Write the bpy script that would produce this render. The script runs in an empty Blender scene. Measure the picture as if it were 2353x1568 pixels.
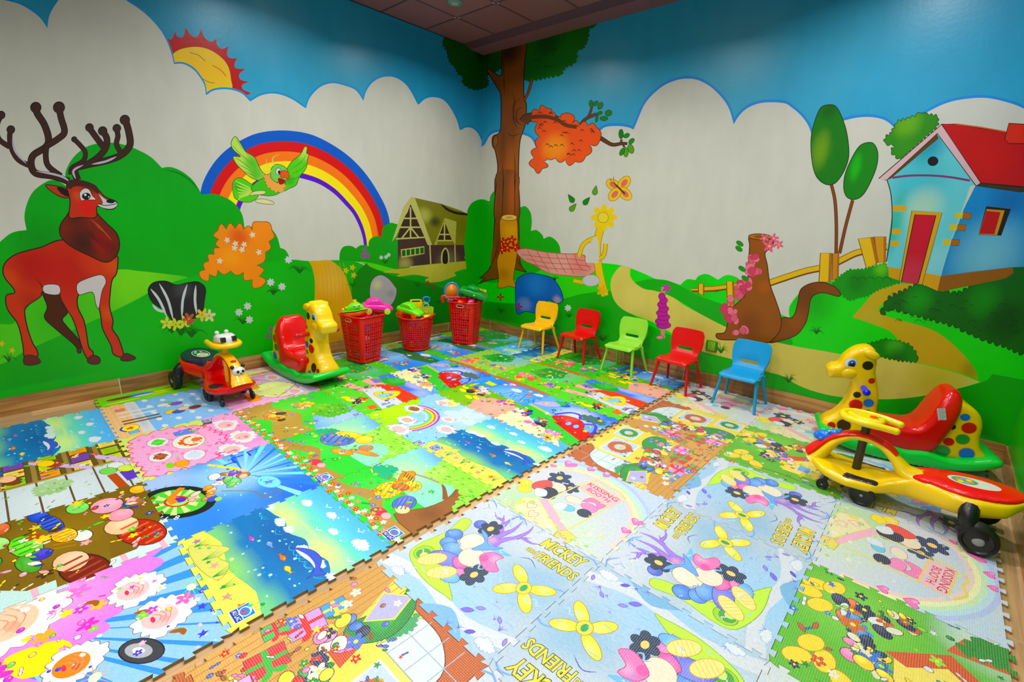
import bpy, bmesh, math, random
import numpy as np
from mathutils import Vector, Matrix
from mathutils.geometry import delaunay_2d_cdt
PI = math.pi
random.seed(7)
SC = bpy.context.scene
COL = SC.collection

# ------------------------------------------------------------------ camera model (calibrated from the room's straight lines)
F = 1082.488; CXY = np.array([1176.5, 784.0]); CAM = np.array([4.13665, -3.94803, 1.32036])
def _n(v): return v/np.linalg.norm(v)
_mx = _n(np.array([-54-1176.5, 451-784.0, F])); _y = _n(np.array([2194-1176.5, 543-784.0, F]))
_X = -_mx; _Z = _n(np.cross(_X, _y)); _Y = np.cross(_Z, _X)
RW = np.array([_X, _Y, _Z])
def rays(P):
    P = np.asarray(P, float).reshape(-1, 2)
    v = np.column_stack([P - CXY, np.full(len(P), F)])
    return v @ RW.T
def on_left(P):      # picture point -> (y, z) on the wall x = 0
    r = rays(P); t = -CAM[0]/r[:, 0]; return np.column_stack([CAM[1]+r[:, 1]*t, CAM[2]+r[:, 2]*t])
def on_right(P):     # picture point -> (x, z) on the wall y = 0
    r = rays(P); t = -CAM[1]/r[:, 1]; return np.column_stack([CAM[0]+r[:, 0]*t, CAM[2]+r[:, 2]*t])

# ------------------------------------------------------------------ colours and materials
def lin(c):
    c = [max(0.0, min(255.0, v))/255.0 for v in c[:3]]
    c = [v/12.92 if v <= .04045 else ((v+.055)/1.055)**2.4 for v in c]; g = .3*c[0]+.55*c[1]+.15*c[2]
    q = 1-.26*min(c)
    return tuple(min(.93, max(0.0, g+(v-g)*1.14))*q for v in c)
MATS = {}
def nodes(name):
    m = bpy.data.materials.new(name); m.use_nodes = True
    nt = m.node_tree; b = nt.nodes['Principled BSDF']
    return m, nt, b
def plastic(name, rgb, rough=.3, spec=.5, bump=0, metal=0, coat=0, sss=0):
    if name in MATS: return MATS[name]
    m, nt, b = nodes(name)
    c = lin(rgb)
    tc = nt.nodes.new('ShaderNodeTexCoord')
    nz = nt.nodes.new('ShaderNodeTexNoise'); nz.inputs['Scale'].default_value = 9; nz.inputs['Detail'].default_value = 3
    nt.links.new(tc.outputs['Object'], nz.inputs['Vector'])
    mr = nt.nodes.new('ShaderNodeMapRange'); mr.inputs['To Min'].default_value = .93; mr.inputs['To Max'].default_value = 1.07
    nt.links.new(nz.outputs['Fac'], mr.inputs['Value'])
    mx = nt.nodes.new('ShaderNodeVectorMath'); mx.operation = 'SCALE'; mx.inputs[0].default_value = c
    nt.links.new(mr.outputs['Result'], mx.inputs['Scale']); nt.links.new(mx.outputs[0], b.inputs['Base Color'])
    b.inputs['Roughness'].default_value = rough; b.inputs['Specular IOR Level'].default_value = spec
    b.inputs['Metallic'].default_value = metal; b.inputs['Coat Weight'].default_value = coat
    if bump:
        bp = nt.nodes.new('ShaderNodeBump'); bp.inputs['Strength'].default_value = bump; bp.inputs['Distance'].default_value = .002
        n2 = nt.nodes.new('ShaderNodeTexNoise'); n2.inputs['Scale'].default_value = 160
        nt.links.new(tc.outputs['Object'], n2.inputs['Vector']); nt.links.new(n2.outputs['Fac'], bp.inputs['Height'])
        nt.links.new(bp.outputs['Normal'], b.inputs['Normal'])
    MATS[name] = m; return m
def painted(name, rough=.5, kind='wall', spec=.4):
    """vertex-coloured paint or print with brush streaks / foam grain"""
    m, nt, b = nodes(name)
    L = nt.links
    at = nt.nodes.new('ShaderNodeAttribute'); at.attribute_name = 'Col'
    tc = nt.nodes.new('ShaderNodeTexCoord'); mp = nt.nodes.new('ShaderNodeMapping')
    L.new(tc.outputs['Object'], mp.inputs['Vector'])
    nz = nt.nodes.new('ShaderNodeTexNoise'); nz.inputs['Detail'].default_value = 6
    L.new(mp.outputs[0], nz.inputs['Vector'])
    mr = nt.nodes.new('ShaderNodeMapRange'); L.new(nz.outputs['Fac'], mr.inputs['Value'])
    mr.inputs['From Min'].default_value = .3; mr.inputs['From Max'].default_value = .7
    sc = nt.nodes.new('ShaderNodeVectorMath'); sc.operation = 'SCALE'
    L.new(at.outputs['Color'], sc.inputs[0]); L.new(mr.outputs['Result'], sc.inputs['Scale']); L.new(sc.outputs[0], b.inputs['Base Color'])
    bp = nt.nodes.new('ShaderNodeBump')
    if kind == 'wall':
        mp.inputs['Scale'].default_value = (2.0, 2.0, .8); nz.inputs['Scale'].default_value = 4
        mr.inputs['To Min'].default_value = .96; mr.inputs['To Max'].default_value = 1.035
        n2 = nt.nodes.new('ShaderNodeTexNoise'); n2.inputs['Scale'].default_value = 45
        L.new(tc.outputs['Object'], n2.inputs['Vector']); L.new(n2.outputs['Fac'], bp.inputs['Height'])
        bp.inputs['Strength'].default_value = .12; bp.inputs['Distance'].default_value = .004
    elif kind == 'foam':
        nz.inputs['Scale'].default_value = 220; mr.inputs['To Min'].default_value = .9; mr.inputs['To Max'].default_value = 1.1
        n2 = nt.nodes.new('ShaderNodeTexVoronoi'); n2.inputs['Scale'].default_value = 260
        L.new(tc.outputs['Object'], n2.inputs['Vector']); L.new(n2.outputs['Distance'], bp.inputs['Height'])
        bp.inputs['Strength'].default_value = .12; bp.inputs['Distance'].default_value = .001
    else:   # woven: the coarse embossed mats, the print worn off the raised grain
        vo = nt.nodes.new('ShaderNodeTexVoronoi'); vo.inputs['Scale'].default_value = 150; vo.inputs['Randomness'].default_value = .12
        mp.inputs['Scale'].default_value = (1, 1, .01)
        L.new(mp.outputs[0], vo.inputs['Vector']); L.new(vo.outputs['Distance'], bp.inputs['Height'])
        bp.inputs['Strength'].default_value = .5; bp.inputs['Distance'].default_value = .002
        nz.inputs['Scale'].default_value = 90; mr.inputs['To Min'].default_value = .9; mr.inputs['To Max'].default_value = 1.06
        wr = nt.nodes.new('ShaderNodeMapRange'); wr.inputs['From Min'].default_value = .42; wr.inputs['From Max'].default_value = .12
        wr.inputs['To Min'].default_value = 0; wr.inputs['To Max'].default_value = .34
        L.new(vo.outputs['Distance'], wr.inputs['Value'])
        mix = nt.nodes.new('ShaderNodeMix'); mix.data_type = 'RGBA'; mix.inputs[7].default_value = (.6, .6, .57, 1)
        L.new(wr.outputs['Result'], mix.inputs[0]); L.new(sc.outputs[0], mix.inputs[6]); L.new(mix.outputs[2], b.inputs['Base Color'])
    L.new(bp.outputs['Normal'], b.inputs['Normal'])
    b.inputs['Roughness'].default_value = rough; b.inputs['Specular IOR Level'].default_value = spec
    return m
def wood(name, c1, c2, plank=(.6, .12), rough=.3, axis=0, grout=(.72, .66, .58), grain=(1.2, 26)):
    m, nt, b = nodes(name); L = nt.links
    tc = nt.nodes.new('ShaderNodeTexCoord'); mp = nt.nodes.new('ShaderNodeMapping'); L.new(tc.outputs['UV'], mp.inputs['Vector'])
    br = nt.nodes.new('ShaderNodeTexBrick'); br.offset = .37; br.inputs['Scale'].default_value = 1
    br.inputs['Brick Width'].default_value = plank[0]; br.inputs['Row Height'].default_value = plank[1]
    br.inputs['Mortar Size'].default_value = .0022; br.inputs['Color1'].default_value = (0, 0, 0, 1); br.inputs['Color2'].default_value = (1, 1, 1, 1)
    br.inputs['Mortar'].default_value = (.5, .5, .5, 1)
    L.new(mp.outputs[0], br.inputs['Vector'])
    m2 = nt.nodes.new('ShaderNodeMapping'); m2.inputs['Scale'].default_value = (grain[0], grain[1], 1); L.new(tc.outputs['UV'], m2.inputs['Vector'])
    ad = nt.nodes.new('ShaderNodeVectorMath'); ad.operation = 'ADD'; L.new(m2.outputs[0], ad.inputs[0])
    sc = nt.nodes.new('ShaderNodeVectorMath'); sc.operation = 'SCALE'; sc.inputs['Scale'].default_value = 7; L.new(br.outputs['Color'], sc.inputs[0]); L.new(sc.outputs[0], ad.inputs[1])
    nz = nt.nodes.new('ShaderNodeTexNoise'); nz.inputs['Scale'].default_value = 1.6; nz.inputs['Detail'].default_value = 7; nz.inputs['Distortion'].default_value = .7
    L.new(ad.outputs[0], nz.inputs['Vector'])
    rp = nt.nodes.new('ShaderNodeValToRGB'); rp.color_ramp.elements[0].position = .32; rp.color_ramp.elements[1].position = .68
    rp.color_ramp.elements[0].color = lin(c1)+(1,); rp.color_ramp.elements[1].color = lin(c2)+(1,)
    L.new(nz.outputs['Fac'], rp.inputs['Fac'])
    hs = nt.nodes.new('ShaderNodeMapRange'); hs.inputs['To Min'].default_value = .8; hs.inputs['To Max'].default_value = 1.15; L.new(br.outputs['Color'], hs.inputs['Value'])
    s2 = nt.nodes.new('ShaderNodeVectorMath'); s2.operation = 'SCALE'; L.new(rp.outputs['Color'], s2.inputs[0]); L.new(hs.outputs['Result'], s2.inputs['Scale'])
    mix = nt.nodes.new('ShaderNodeMix'); mix.data_type = 'RGBA'; mix.inputs[7].default_value = grout+(1,)
    L.new(br.outputs['Fac'], mix.inputs[0]); L.new(s2.outputs[0], mix.inputs[6]); L.new(mix.outputs[2], b.inputs['Base Color'])
    b.inputs['Roughness'].default_value = rough
    return m

# ------------------------------------------------------------------ objects
def setp(o, label=None, cat=None, group=None, kind=None):
    if label: o['label'] = label
    if cat: o['category'] = cat
    if group: o['group'] = group
    if kind: o['kind'] = kind
    return o
def thing(name, label, cat, loc=(0, 0, 0), rz=0, group=None, rot=None):
    o = bpy.data.objects.new(name, None); COL.objects.link(o); o.empty_display_size = .05
    o.location = loc; o.rotation_euler = rot if rot else (0, 0, rz)
    return setp(o, label, cat, group)
def link_mesh(name, me, mats, parent=None):
    o = bpy.data.objects.new(name, me); COL.objects.link(o)
    for m in (mats if isinstance(mats, (list, tuple)) else [mats]): me.materials.append(m)
    if parent: o.parent = parent
    return o
def smooth_by_angle(me, ang=40):
    me.shade_smooth()
    try: me.set_sharp_from_angle(angle=math.radians(ang))
    except Exception: pass
def obj(name, bm, mats, parent=None, ang=40, subsurf=0, bevel=0, solid=0):
    me = bpy.data.meshes.new(name)
    bmesh.ops.recalc_face_normals(bm, faces=bm.faces)
    bm.to_mesh(me); bm.free()
    o = link_mesh(name, me, mats, parent)
    if solid:
        s = o.modifiers.new('s', 'SOLIDIFY'); s.thickness = solid; s.offset = 0
    if bevel:
        b = o.modifiers.new('b', 'BEVEL'); b.width = bevel; b.segments = 3; b.limit_method = 'ANGLE'; b.angle_limit = math.radians(35)
    if subsurf:
        s = o.modifiers.new('ss', 'SUBSURF'); s.levels = subsurf; s.render_levels = subsurf
    smooth_by_angle(me, ang)
    return o
def dup(root, loc, rz=None, label=None, swap=None, rot=None):
    r = root.copy(); COL.objects.link(r); r.location = loc
    if rz is not None: r.rotation_euler = (0, 0, rz)
    if rot is not None: r.rotation_euler = rot
    if label: r['label'] = label
    def rec(src, dst):
        for ch in list(src.children):
            c = ch.copy(); COL.objects.link(c); c.parent = dst; c.matrix_parent_inverse = ch.matrix_parent_inverse.copy()
            if swap:
                c.data = c.data.copy()
                for i, m in enumerate(c.data.materials):
                    if m and m.name in swap: c.data.materials[i] = swap[m.name]
            rec(ch, c)
    rec(root, r)
    return r

# ------------------------------------------------------------------ flat pictures as one planar mesh (paint on walls, print on mats)
def cr(pts, n=6, closed=True):
    """Catmull-Rom through the points; a third value marks a sharp corner"""
    P = [(p[0], p[1]) for p in pts]; S = [len(p) > 2 for p in pts]; N = len(P); out = []
    rng = range(N) if closed else range(N-1)
    for i in rng:
        p1 = np.array(P[i]); p2 = np.array(P[(i+1) % N])
        p0 = np.array(P[(i-1) % N]) if (closed or i > 0) else p1
        p3 = np.array(P[(i+2) % N]) if (closed or i+2 < N) else p2
        if S[i]: p0 = p1 - (p2-p1)*.3
        if S[(i+1) % N]: p3 = p2 + (p2-p1)*.3
        for k in range(n):
            t = k/n
            out.append(.5*((2*p1)+(-p0+p2)*t+(2*p0-5*p1+4*p2-p3)*t*t+(-p0+3*p1-3*p2+p3)*t**3))
    if not closed: out.append(np.array(P[-1]))
    return np.array(out)
def winding(poly, X, Y):
    w = np.zeros(len(X), int)
    x0, y0 = poly[:, 0], poly[:, 1]; x1, y1 = np.roll(x0, -1), np.roll(y0, -1)
    for a, b, c, d in zip(x0, y0, x1, y1):
        if b == d: continue
        up = (b <= Y) & (d > Y); dn = (b > Y) & (d <= Y)
        cr_ = (c-a)*(Y-b)-(X-a)*(d-b)
        w += (up & (cr_ > 0)).astype(int) - (dn & (cr_ < 0)).astype(int)
    return w
def ribbon(path, w, taper=False, closed=False):
    p = np.asarray(path, float); n = len(p)
    if closed: d = np.roll(p, -1, 0)-np.roll(p, 1, 0)
    else: d = np.gradient(p, axis=0)
    L = np.hypot(d[:, 0], d[:, 1]); L[L == 0] = 1
    nn = np.column_stack([-d[:, 1], d[:, 0]])/L[:, None]
    ww = np.full(n, w/2.0)
    if taper == 'end': ww = w/2*(1-np.linspace(0, 1, n)*.93)
    elif taper: ww = w/2*np.clip(np.sin(np.linspace(.08, PI-.08, n))*1.25, 0.15, 1)
    elif not np.isscalar(w): ww = np.asarray(w)/2
    return p+nn*ww[:, None], p-nn*ww[:, None]
class Picture:
    def __init__(s, clip, base, fmap=None, grid=None):
        s.clip = np.asarray(clip, float); s.sh = []; s.fmap = fmap; s.base = lin(base); s.bd = []; s.extra = []
        s.grid = grid
    def M(s, P):
        return s.fmap(P) if s.fmap is not None else np.asarray(P, float).reshape(-1, 2)
    def _add(s, polys, col, dabs=None, holes=()):
        D = []
        if dabs:
            for d in dabs:
                x, y, r, c = d[:4]; st = d[4] if len(d) > 4 else 1.0
                ry = d[5] if len(d) > 5 else r
                m = s.M([(x, y), (x+r, y), (x, y+ry)])
                D.append((m[0], max(np.hypot(*(m[1]-m[0])), 1e-4), max(np.hypot(*(m[2]-m[0])), 1e-4), lin(c), st))
        s.sh.append((polys, lin(col), D, list(holes)))
    def fill(s, pts, col, sm=6, dabs=None, outline=None, ow=1.6):
        P = cr(pts, sm) if sm else np.array([(p[0], p[1]) for p in pts], float)
        s._add([s.M(P)], col, dabs)
        if outline is not None:
            a, b = ribbon(P, ow, closed=True)
            if True:
                A, B = s.M(a), s.M(b)
                # the larger ring is the outside
                ar = lambda q: abs(np.sum(q[:, 0]*np.roll(q[:, 1], -1)-np.roll(q[:, 0], -1)*q[:, 1]))
                if ar(A) < ar(B): A, B = B, A
                s._add([A], outline, None, [B])
    def line(s, pts, col, w=2, sm=5, taper=False, dabs=None):
        P = cr(pts, sm, closed=False) if sm else np.array([(p[0], p[1]) for p in pts], float)
        a, b = ribbon(P, w, taper)
        s._add([s.M(np.vstack([a, b[::-1]]))], col, dabs)
    def ell(s, x, y, rx, ry, col, rot=0, n=20, dabs=None, outline=None, ow=1.6):
        t = np.linspace(0, 2*PI, n, endpoint=False); c, q = math.cos(rot), math.sin(rot)
        P = [(x+rx*math.cos(a)*c-ry*math.sin(a)*q, y+rx*math.cos(a)*q+ry*math.sin(a)*c) for a in t]
        s.fill(P, col, 0, dabs, outline, ow)
    def bumpy(s, pts, r, col, dabs=None, outline=None, ow=1.4, seed=1, sm=0):
        """outline of round leaf clumps along a polygon"""
        rr = random.Random(seed); P = np.array([(p[0], p[1]) for p in pts], float); out = []
        if sm: P = cr(pts, sm)
        area = np.sum(P[:, 0]*np.roll(P[:, 1], -1)-np.roll(P[:, 0], -1)*P[:, 1])
        if area < 0: P = P[::-1]
        for i in range(len(P)):
            a, b = P[i], P[(i+1) % len(P)]; L = np.hypot(*(b-a)); k = max(1, int(round(L/(r*1.7))))
            d = (b-a)/k; nrm = np.array([d[1], -d[0]])/max(np.hypot(*d), 1e-6)
            for j in range(k):
                h = r*rr.uniform(.55, 1.0)
                for t in (0, .14, .32, .5, .68, .86):
                    out.append(a+d*(j+t)+nrm*h*math.sin(PI*t))
        s.fill(out, col, 0, dabs, outline, ow)
    def tris(s, faces, col):
        s._add([s.M(np.array(f)) for f in faces], col)
    def build(s, name, mat, to3d, parent=None, under=None, sides=None):
        V = []; E = []
        def loop(P):
            k = len(V); V.extend((float(x), float(y)) for x, y in P); E.extend((k+i, k+(i+1) % len(P)) for i in range(len(P)))
        loop(s.clip)
        lo, hi = s.clip.min(0), s.clip.max(0)
        def vis(P): return P[:, 0].max() > lo[0] and P[:, 0].min() < hi[0] and P[:, 1].max() > lo[1] and P[:, 1].min() < hi[1]
        S2 = []
        for polys, c, D, holes in s.sh:
            polys = [p for p in polys if vis(p)]
            if not polys: continue
            S2.append((polys, c, D, holes))
            for p in polys+holes: loop(p)
            if D:
                allp = np.vstack(polys); a, b = np.maximum(allp.min(0), lo), np.minimum(allp.max(0), hi)
                st = max(min(min(d[1], d[2]) for d in D)/2.6, .012, (b-a).max()/60)
                gx, gy = np.meshgrid(np.arange(a[0]+st/2, b[0], st), np.arange(a[1]+st/2, b[1], st))
                gx, gy = gx.ravel(), gy.ravel()
                if len(gx):
                    ins = np.zeros(len(gx), bool)
                    for p in polys: ins |= winding(p, gx, gy) != 0
                    for x, y in zip(gx[ins], gy[ins]): V.append((float(x), float(y)))
        for x, y in s.extra: V.append((float(x), float(y)))
        if s.grid:
            gx, gy = np.meshgrid(np.arange(lo[0]+s.grid/2, hi[0], s.grid), np.arange(lo[1]+s.grid/2, hi[1], s.grid))
            for x, y in zip(gx.ravel(), gy.ravel()): V.append((float(x), float(y)))
        r = delaunay_2d_cdt([Vector(v) for v in V], E, [], 0, 1e-6)
        W = np.array([(v.x, v.y) for v in r[0]]); T = np.array([t for t in r[2] if len(t) == 3])
        cen = W[T].mean(1)
        keep = winding(s.clip, cen[:, 0], cen[:, 1]) != 0
        T = T[keep]; cen = cen[keep]
        idx = np.full(len(T), -1)
        for i, (polys, c, D, holes) in enumerate(S2):
            for p in polys:
                a, b = p.min(0), p.max(0)
                m = np.where((cen[:, 0] >= a[0]) & (cen[:, 0] <= b[0]) & (cen[:, 1] >= a[1]) & (cen[:, 1] <= b[1]))[0]
                if not len(m): continue
                ins = winding(p, cen[m, 0], cen[m, 1]) != 0
                for h in holes: ins &= winding(h, cen[m, 0], cen[m, 1]) == 0
                idx[m[ins]] = i
        used = np.unique(T); remap = np.full(len(W), -1); remap[used] = np.arange(len(used))
        ar = (W[T[:, 1], 0]-W[T[:, 0], 0])*(W[T[:, 2], 1]-W[T[:, 0], 1])-(W[T[:, 1], 1]-W[T[:, 0], 1])*(W[T[:, 2], 0]-W[T[:, 0], 0])
        T[ar < 0] = T[ar < 0][:, ::-1]
        C = np.ones((len(T), 3, 4), np.float32)
        cols = np.array([s.base]+[q[1] for q in S2]); C[:, :, :3] = cols[idx+1][:, None, :]
        def dab(rows, D):
            P = W[T[rows]]; c = C[rows][:, :, :3]
            for o, rx, ry, dc, st in D:
                q = ((P[:, :, 0]-o[0])/rx)**2+((P[:, :, 1]-o[1])/ry)**2
                k = np.clip(1-q, 0, 1)**1.2*st
                c = c*(1-k[..., None])+np.array(dc)*k[..., None]
            C[rows, :, :3] = c
        if s.bd: dab(np.where(idx < 0)[0], s.bd)
        for i, q in enumerate(S2):
            if q[2]:
                rows = np.where(idx == i)[0]
                if len(rows): dab(rows, q[2])
        verts = [to3d(x, y) for x, y in W[used]]
        faces = remap[T].tolist()
        me = bpy.data.meshes.new(name)
        nb = len(verts)
        cc = C.reshape(-1, 4)
        mi = None
        if sides:       # thickness: rim and underside of a mat, second material
            k = len(verts); n = len(s.clip)
            verts += [to3d(x, y) for x, y in s.clip]+[tuple(Vector(to3d(x, y))-Vector((0, 0, sides))) for x, y in s.clip]
            q = [(k+i, k+n+i, k+n+(i+1) % n, k+(i+1) % n) for i in range(n)]
            nf = len(faces); faces += q; mi = nf
            cc = np.vstack([cc, np.tile(np.array(list(lin((150, 120, 70)))+[1], np.float32), (4*n, 1))])
        me.from_pydata(verts, [], faces)
        at = me.color_attributes.new('Col', 'FLOAT_COLOR', 'CORNER')
        at.data.foreach_set('color', np.ascontiguousarray(cc, np.float32).ravel())
        me.update()
        return link_mesh(name, me, mat, parent)
# ------------------------------------------------------------------ the mural
def crop(x0, y0, s):
    def f(*pts): return [(x0+p[0]/s, y0+p[1]/s)+tuple(p[2:]) for p in pts]
    return f
cA, cB, cC = crop(0, 0, 3.137), crop(0, 450, 3.137), crop(400, 250, 3.137)
cD, cE, cF = crop(850, 400, 3.92), crop(800, 0, 3.136), crop(1150, 200, 4.9)
cG, cH, cI, cJ = crop(1250, 380, 3.7325), crop(1600, 500, 3.92), crop(1800, 200, 3.136), crop(1800, 600, 3.485)
ROOM_X, ROOM_Y, ROOM_H, BASE_H = 4.62, -6.4, 3.04, .118
GREEN = (12, 146, 22); DGREEN = (8, 112, 20); LGREEN = (60, 190, 28); SKY = (62, 154, 192); DARK = (22, 18, 14)
left = Picture([(ROOM_Y, BASE_H), (0, BASE_H), (0, ROOM_H), (ROOM_Y, ROOM_H)], SKY, on_left, grid=.25)
right = Picture([(0, BASE_H), (ROOM_X, BASE_H), (ROOM_X, ROOM_H), (0, ROOM_H)], SKY, on_right, grid=.25)
WHITE = (214, 213, 203)
# sky tone variation; a downlight's glare on the left wall is painted in paler
for (px, py, r, c, st) in [(620, 40, 120, (120, 175, 205), .6), (250, 30, 200, (10, 110, 150), .6), (960, 120, 150, (0, 128, 170), .6), (740, 110, 110, (50, 146, 180), .5), (1060, 230, 80, (0, 130, 185), .5)]:
    m = on_left([(px, py), (px+r, py), (px, py+r)]); left.bd.append((m[0], abs(m[1]-m[0]).max(), abs(m[2]-m[0]).max(), lin(c), st))
for (px, py, r, c, st) in [(1330, 200, 120, (80, 160, 190), .6), (1700, 120, 180, (90, 164, 190), .6), (2000, 60, 170, (66, 140, 166), .5), (1150, 220, 60, (0, 130, 180), .5), (2250, 90, 160, (50, 128, 160), .5), (1900, 180, 120, (90, 166, 196), .5)]:
    m = on_right([(px, py), (px+r, py), (px, py+r)]); right.bd.append((m[0], abs(m[1]-m[0]).max(), abs(m[2]-m[0]).max(), lin(c), st))

# ---- clouds, left wall
sun_rays = cA((1192, 262, 1), (1235, 285), (1262, 225, 1), (1278, 262), (1320, 266), (1340, 195, 1), (1372, 250), (1420, 266), (1450, 210, 1), (1475, 270), (1520, 302), (1560, 280, 1), (1565, 325), (1600, 352), (1648, 335, 1), (1636, 385), (1655, 418), (1710, 420, 1), (1690, 462), (1702, 492), (1768, 497, 1), (1725, 535), (1735, 575), (1797, 590, 1), (1748, 610), (1752, 645), (1812, 672, 1), (1760, 690), (1640, 700), (1500, 500), (1240, 400))
left.fill(sun_rays, (176, 22, 30), 4)
left.fill(cA((1235, 410), (1290, 360), (1400, 338), (1500, 355), (1590, 410), (1645, 480), (1665, 570), (1662, 650), (1500, 690), (1400, 560), (1250, 470)), (228, 190, 40), 6, dabs=[(395+60, 128+30, 40, (235, 180, 30), .6), (505, 165, 25, (240, 175, 50), .5)])
for l in [((1368, 380), (1430, 398), (1480, 442)), ((1530, 472), (1590, 505), (1630, 550)), ((1450, 560), (1500, 590), (1548, 600))]: left.line(cA(*l), (90, 75, 20), 1.2)
cl = [(-900, 330), (-700, 250), (-560, 190), (-420, 60, 1), (-300, 20), (-150, -20), (-40, -10), (32, 3), (64, 17), (92, 38), (109, 62, 1), (113, 35), (127, 8), (160, -30), (215, -42), (262, -25), (293, 0), (319, 17), (344, 38), (367, 64), (382, 89), (394, 121), (400, 145, 1), (421, 145), (443, 156), (459, 174), (470, 194), (473, 217, 1), (488, 207), (510, 203), (535, 205), (558, 214), (575, 231, 1), (600, 217), (632, 213), (668, 224), (703, 247, 1), (712, 222), (735, 198), (765, 189), (800, 197), (820, 207), (835, 229, 1), (842, 206), (857, 186), (880, 175), (905, 175), (928, 187), (944, 207), (961, 239, 1), (975, 226), (995, 221), (1017, 226), (1033, 242), (1049, 271), (1057, 298, 1), (1071, 291), (1087, 293), (1100, 306), (1111, 332), (1130, 380, 1), (1130, 900, 1), (-900, 1500, 1)]
left.fill(cl, WHITE, 6)
left.line([p for p in cl[:-3]], (48, 140, 200), 4.5)
left.fill([(p[0]+ (0), p[1]+3) + tuple(p[2:]) for p in cl], WHITE, 6, dabs=[(520, 320, 160, (220, 218, 210), .7)])
# ---- clouds, right wall
cq = [(1095, 340, 1), (1112, 332), (1124, 312), (1138, 303), (1165, 300), (1200, 307), (1221, 317), (1233, 340, 1), (1260, 328), (1297, 314), (1325, 300), (1352, 298), (1379, 299, 1), (1389, 291), (1405, 288), (1426, 288), (1444, 291), (1456, 296, 1), (1466, 272), (1480, 240), (1500, 215), (1530, 192), (1565, 180), (1600, 181), (1632, 197), (1660, 224), (1676, 250), (1686, 284, 1), (1700, 262), (1722, 244), (1755, 234), (1800, 235), (1819, 245), (1841, 264), (1857, 286), (1866, 310, 1), (1900, 285), (1940, 275), (1966, 269), (1998, 267), (2030, 273), (2052, 289), (2062, 310, 1), (2090, 280), (2125, 259), (2167, 238), (2208, 227), (2262, 223), (2310, 232), (2353, 248), (2400, 280), (2440, 330, 1), (2440, 1300, 1), (1095, 900, 1)]
right.line(cq[:-2], (52, 132, 205), 9)
right.fill([(p[0], p[1]+2)+tuple(p[2:]) for p in cq], WHITE, 6, dabs=[(1570, 330, 140, (222, 220, 212), .6)])

# ---- rainbow
O = np.array(cC((180, 660), (205, 540), (260, 430), (330, 340), (420, 265), (560, 190), (700, 160), (850, 160), (1000, 190), (1150, 265), (1280, 360), (1390, 480), (1480, 620), (1540, 750), (1565, 900), (1570, 1000)))
N_ = np.array(cC((462, 780), (485, 700), (520, 640), (560, 595), (620, 545), (680, 512), (750, 494), (850, 490), (950, 510), (1050, 545), (1150, 610), (1230, 690), (1290, 760), (1335, 850), (1360, 930), (1370, 1000)))
fr = [0, .235, .455, .665, .885, 1.0]
for k, c in enumerate([(12, 88, 190), (206, 14, 20), (246, 124, 26), (250, 222, 24), (88, 34, 190)]):
    a = cr(O+(N_-O)*fr[k], 5, False); b = cr(O+(N_-O)*fr[k+1], 5, False)
    left._add([left.M(np.vstack([a, b[::-1]]))], c)

# ---- bushes and lawns, left wall
bush = [(-500, 560, 1), (-420, 470), (-330, 500), (-250, 440), (-120, 470), (-60, 540), (-10, 565, 1), (19, 540), (38, 532), (61, 529, 1), (56, 498), (62, 468), (75, 442), (96, 424), (118, 414), (140, 420), (155, 430, 1), (150, 400), (159, 376), (175, 355), (200, 337), (230, 329), (258, 328), (290, 334), (320, 346), (348, 362), (372, 386, 1), (392, 384), (416, 393), (440, 411), (455, 432), (463, 447, 1), (491, 446), (520, 455), (543, 472), (557, 495), (562, 524, 1), (578, 521), (600, 515), (623, 526), (637, 545), (644, 570, 1), (656, 575), (664, 590), (664, 604, 1), (600, 660, 1), (200, 820, 1), (-500, 900, 1)]
left.fill(bush, (10, 158, 22), 6, dabs=[(300, 480, 120, (16, 168, 28), .6), (100, 560, 80, (10, 120, 22), .6)])
left.line(cA((1190, 1225), (1290, 1250), (1380, 1310), (1440, 1380)), (10, 110, 20), 3, taper=True)
left.fill([(-500, 800), (-200, 720), (0, 745), (40, 735), (80, 690), (150, 650), (264, 621), (319, 623), (382, 630), (430, 637), (440, 650, 1), (300, 760, 1), (0, 860, 1), (-500, 950, 1)], (84, 186, 28), 5, dabs=[(310, 640, 110, (130, 214, 40), .7), (120, 740, 80, (60, 170, 26), .7)])
lawn = [(-500, 960, 1), (-200, 900), (0, 838), (48, 813), (89, 793), (143, 769), (198, 745), (261, 715), (319, 686), (351, 667), (382, 654), (427, 640), (478, 628), (540, 616), (598, 606), (665, 597), (709, 600), (760, 598), (814, 601), (846, 613), (900, 624), (960, 615), (1105, 590, 1), (1140, 590, 1), (1140, 900, 1), (-500, 1600, 1)]
left.fill(lawn, (8, 164, 18), 4, dabs=[(560, 690, 150, (12, 180, 24), .7), (80, 880, 160, (8, 140, 18), .6), (330, 760, 130, (12, 176, 22), .5), (960, 700, 120, (6, 120, 22), .5)])
left.fill(cC((1192, 1092), (1195, 1040), (1215, 1000), (1250, 988), (1285, 992), (1310, 1008, 1), (1340, 986), (1380, 984), (1402, 992, 1), (1405, 955), (1430, 928), (1470, 918), (1498, 928, 1), (1498, 880), (1515, 845), (1550, 826), (1590, 828), (1660, 880), (1700, 1160, 1), (1500, 1150), (1350, 1108), (1200, 1095)), (14, 150, 40), 5, dabs=[(900, 570, 30, (20, 150, 52), .6)])
left.fill(cC((1340, 1104), (1420, 1112), (1530, 1140), (1600, 1162), (1560, 1180), (1480, 1165), (1400, 1135)), (92, 200, 30), 4)
left.fill(cD((-40, 812), (0, 835), (200, 915), (560, 1000), (700, 1040), (1050, 1130), (1100, 1140, 1), (1100, 1600, 1), (-160, 1600, 1), (-160, 1000)), (4, 124, 22), 4)
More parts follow.
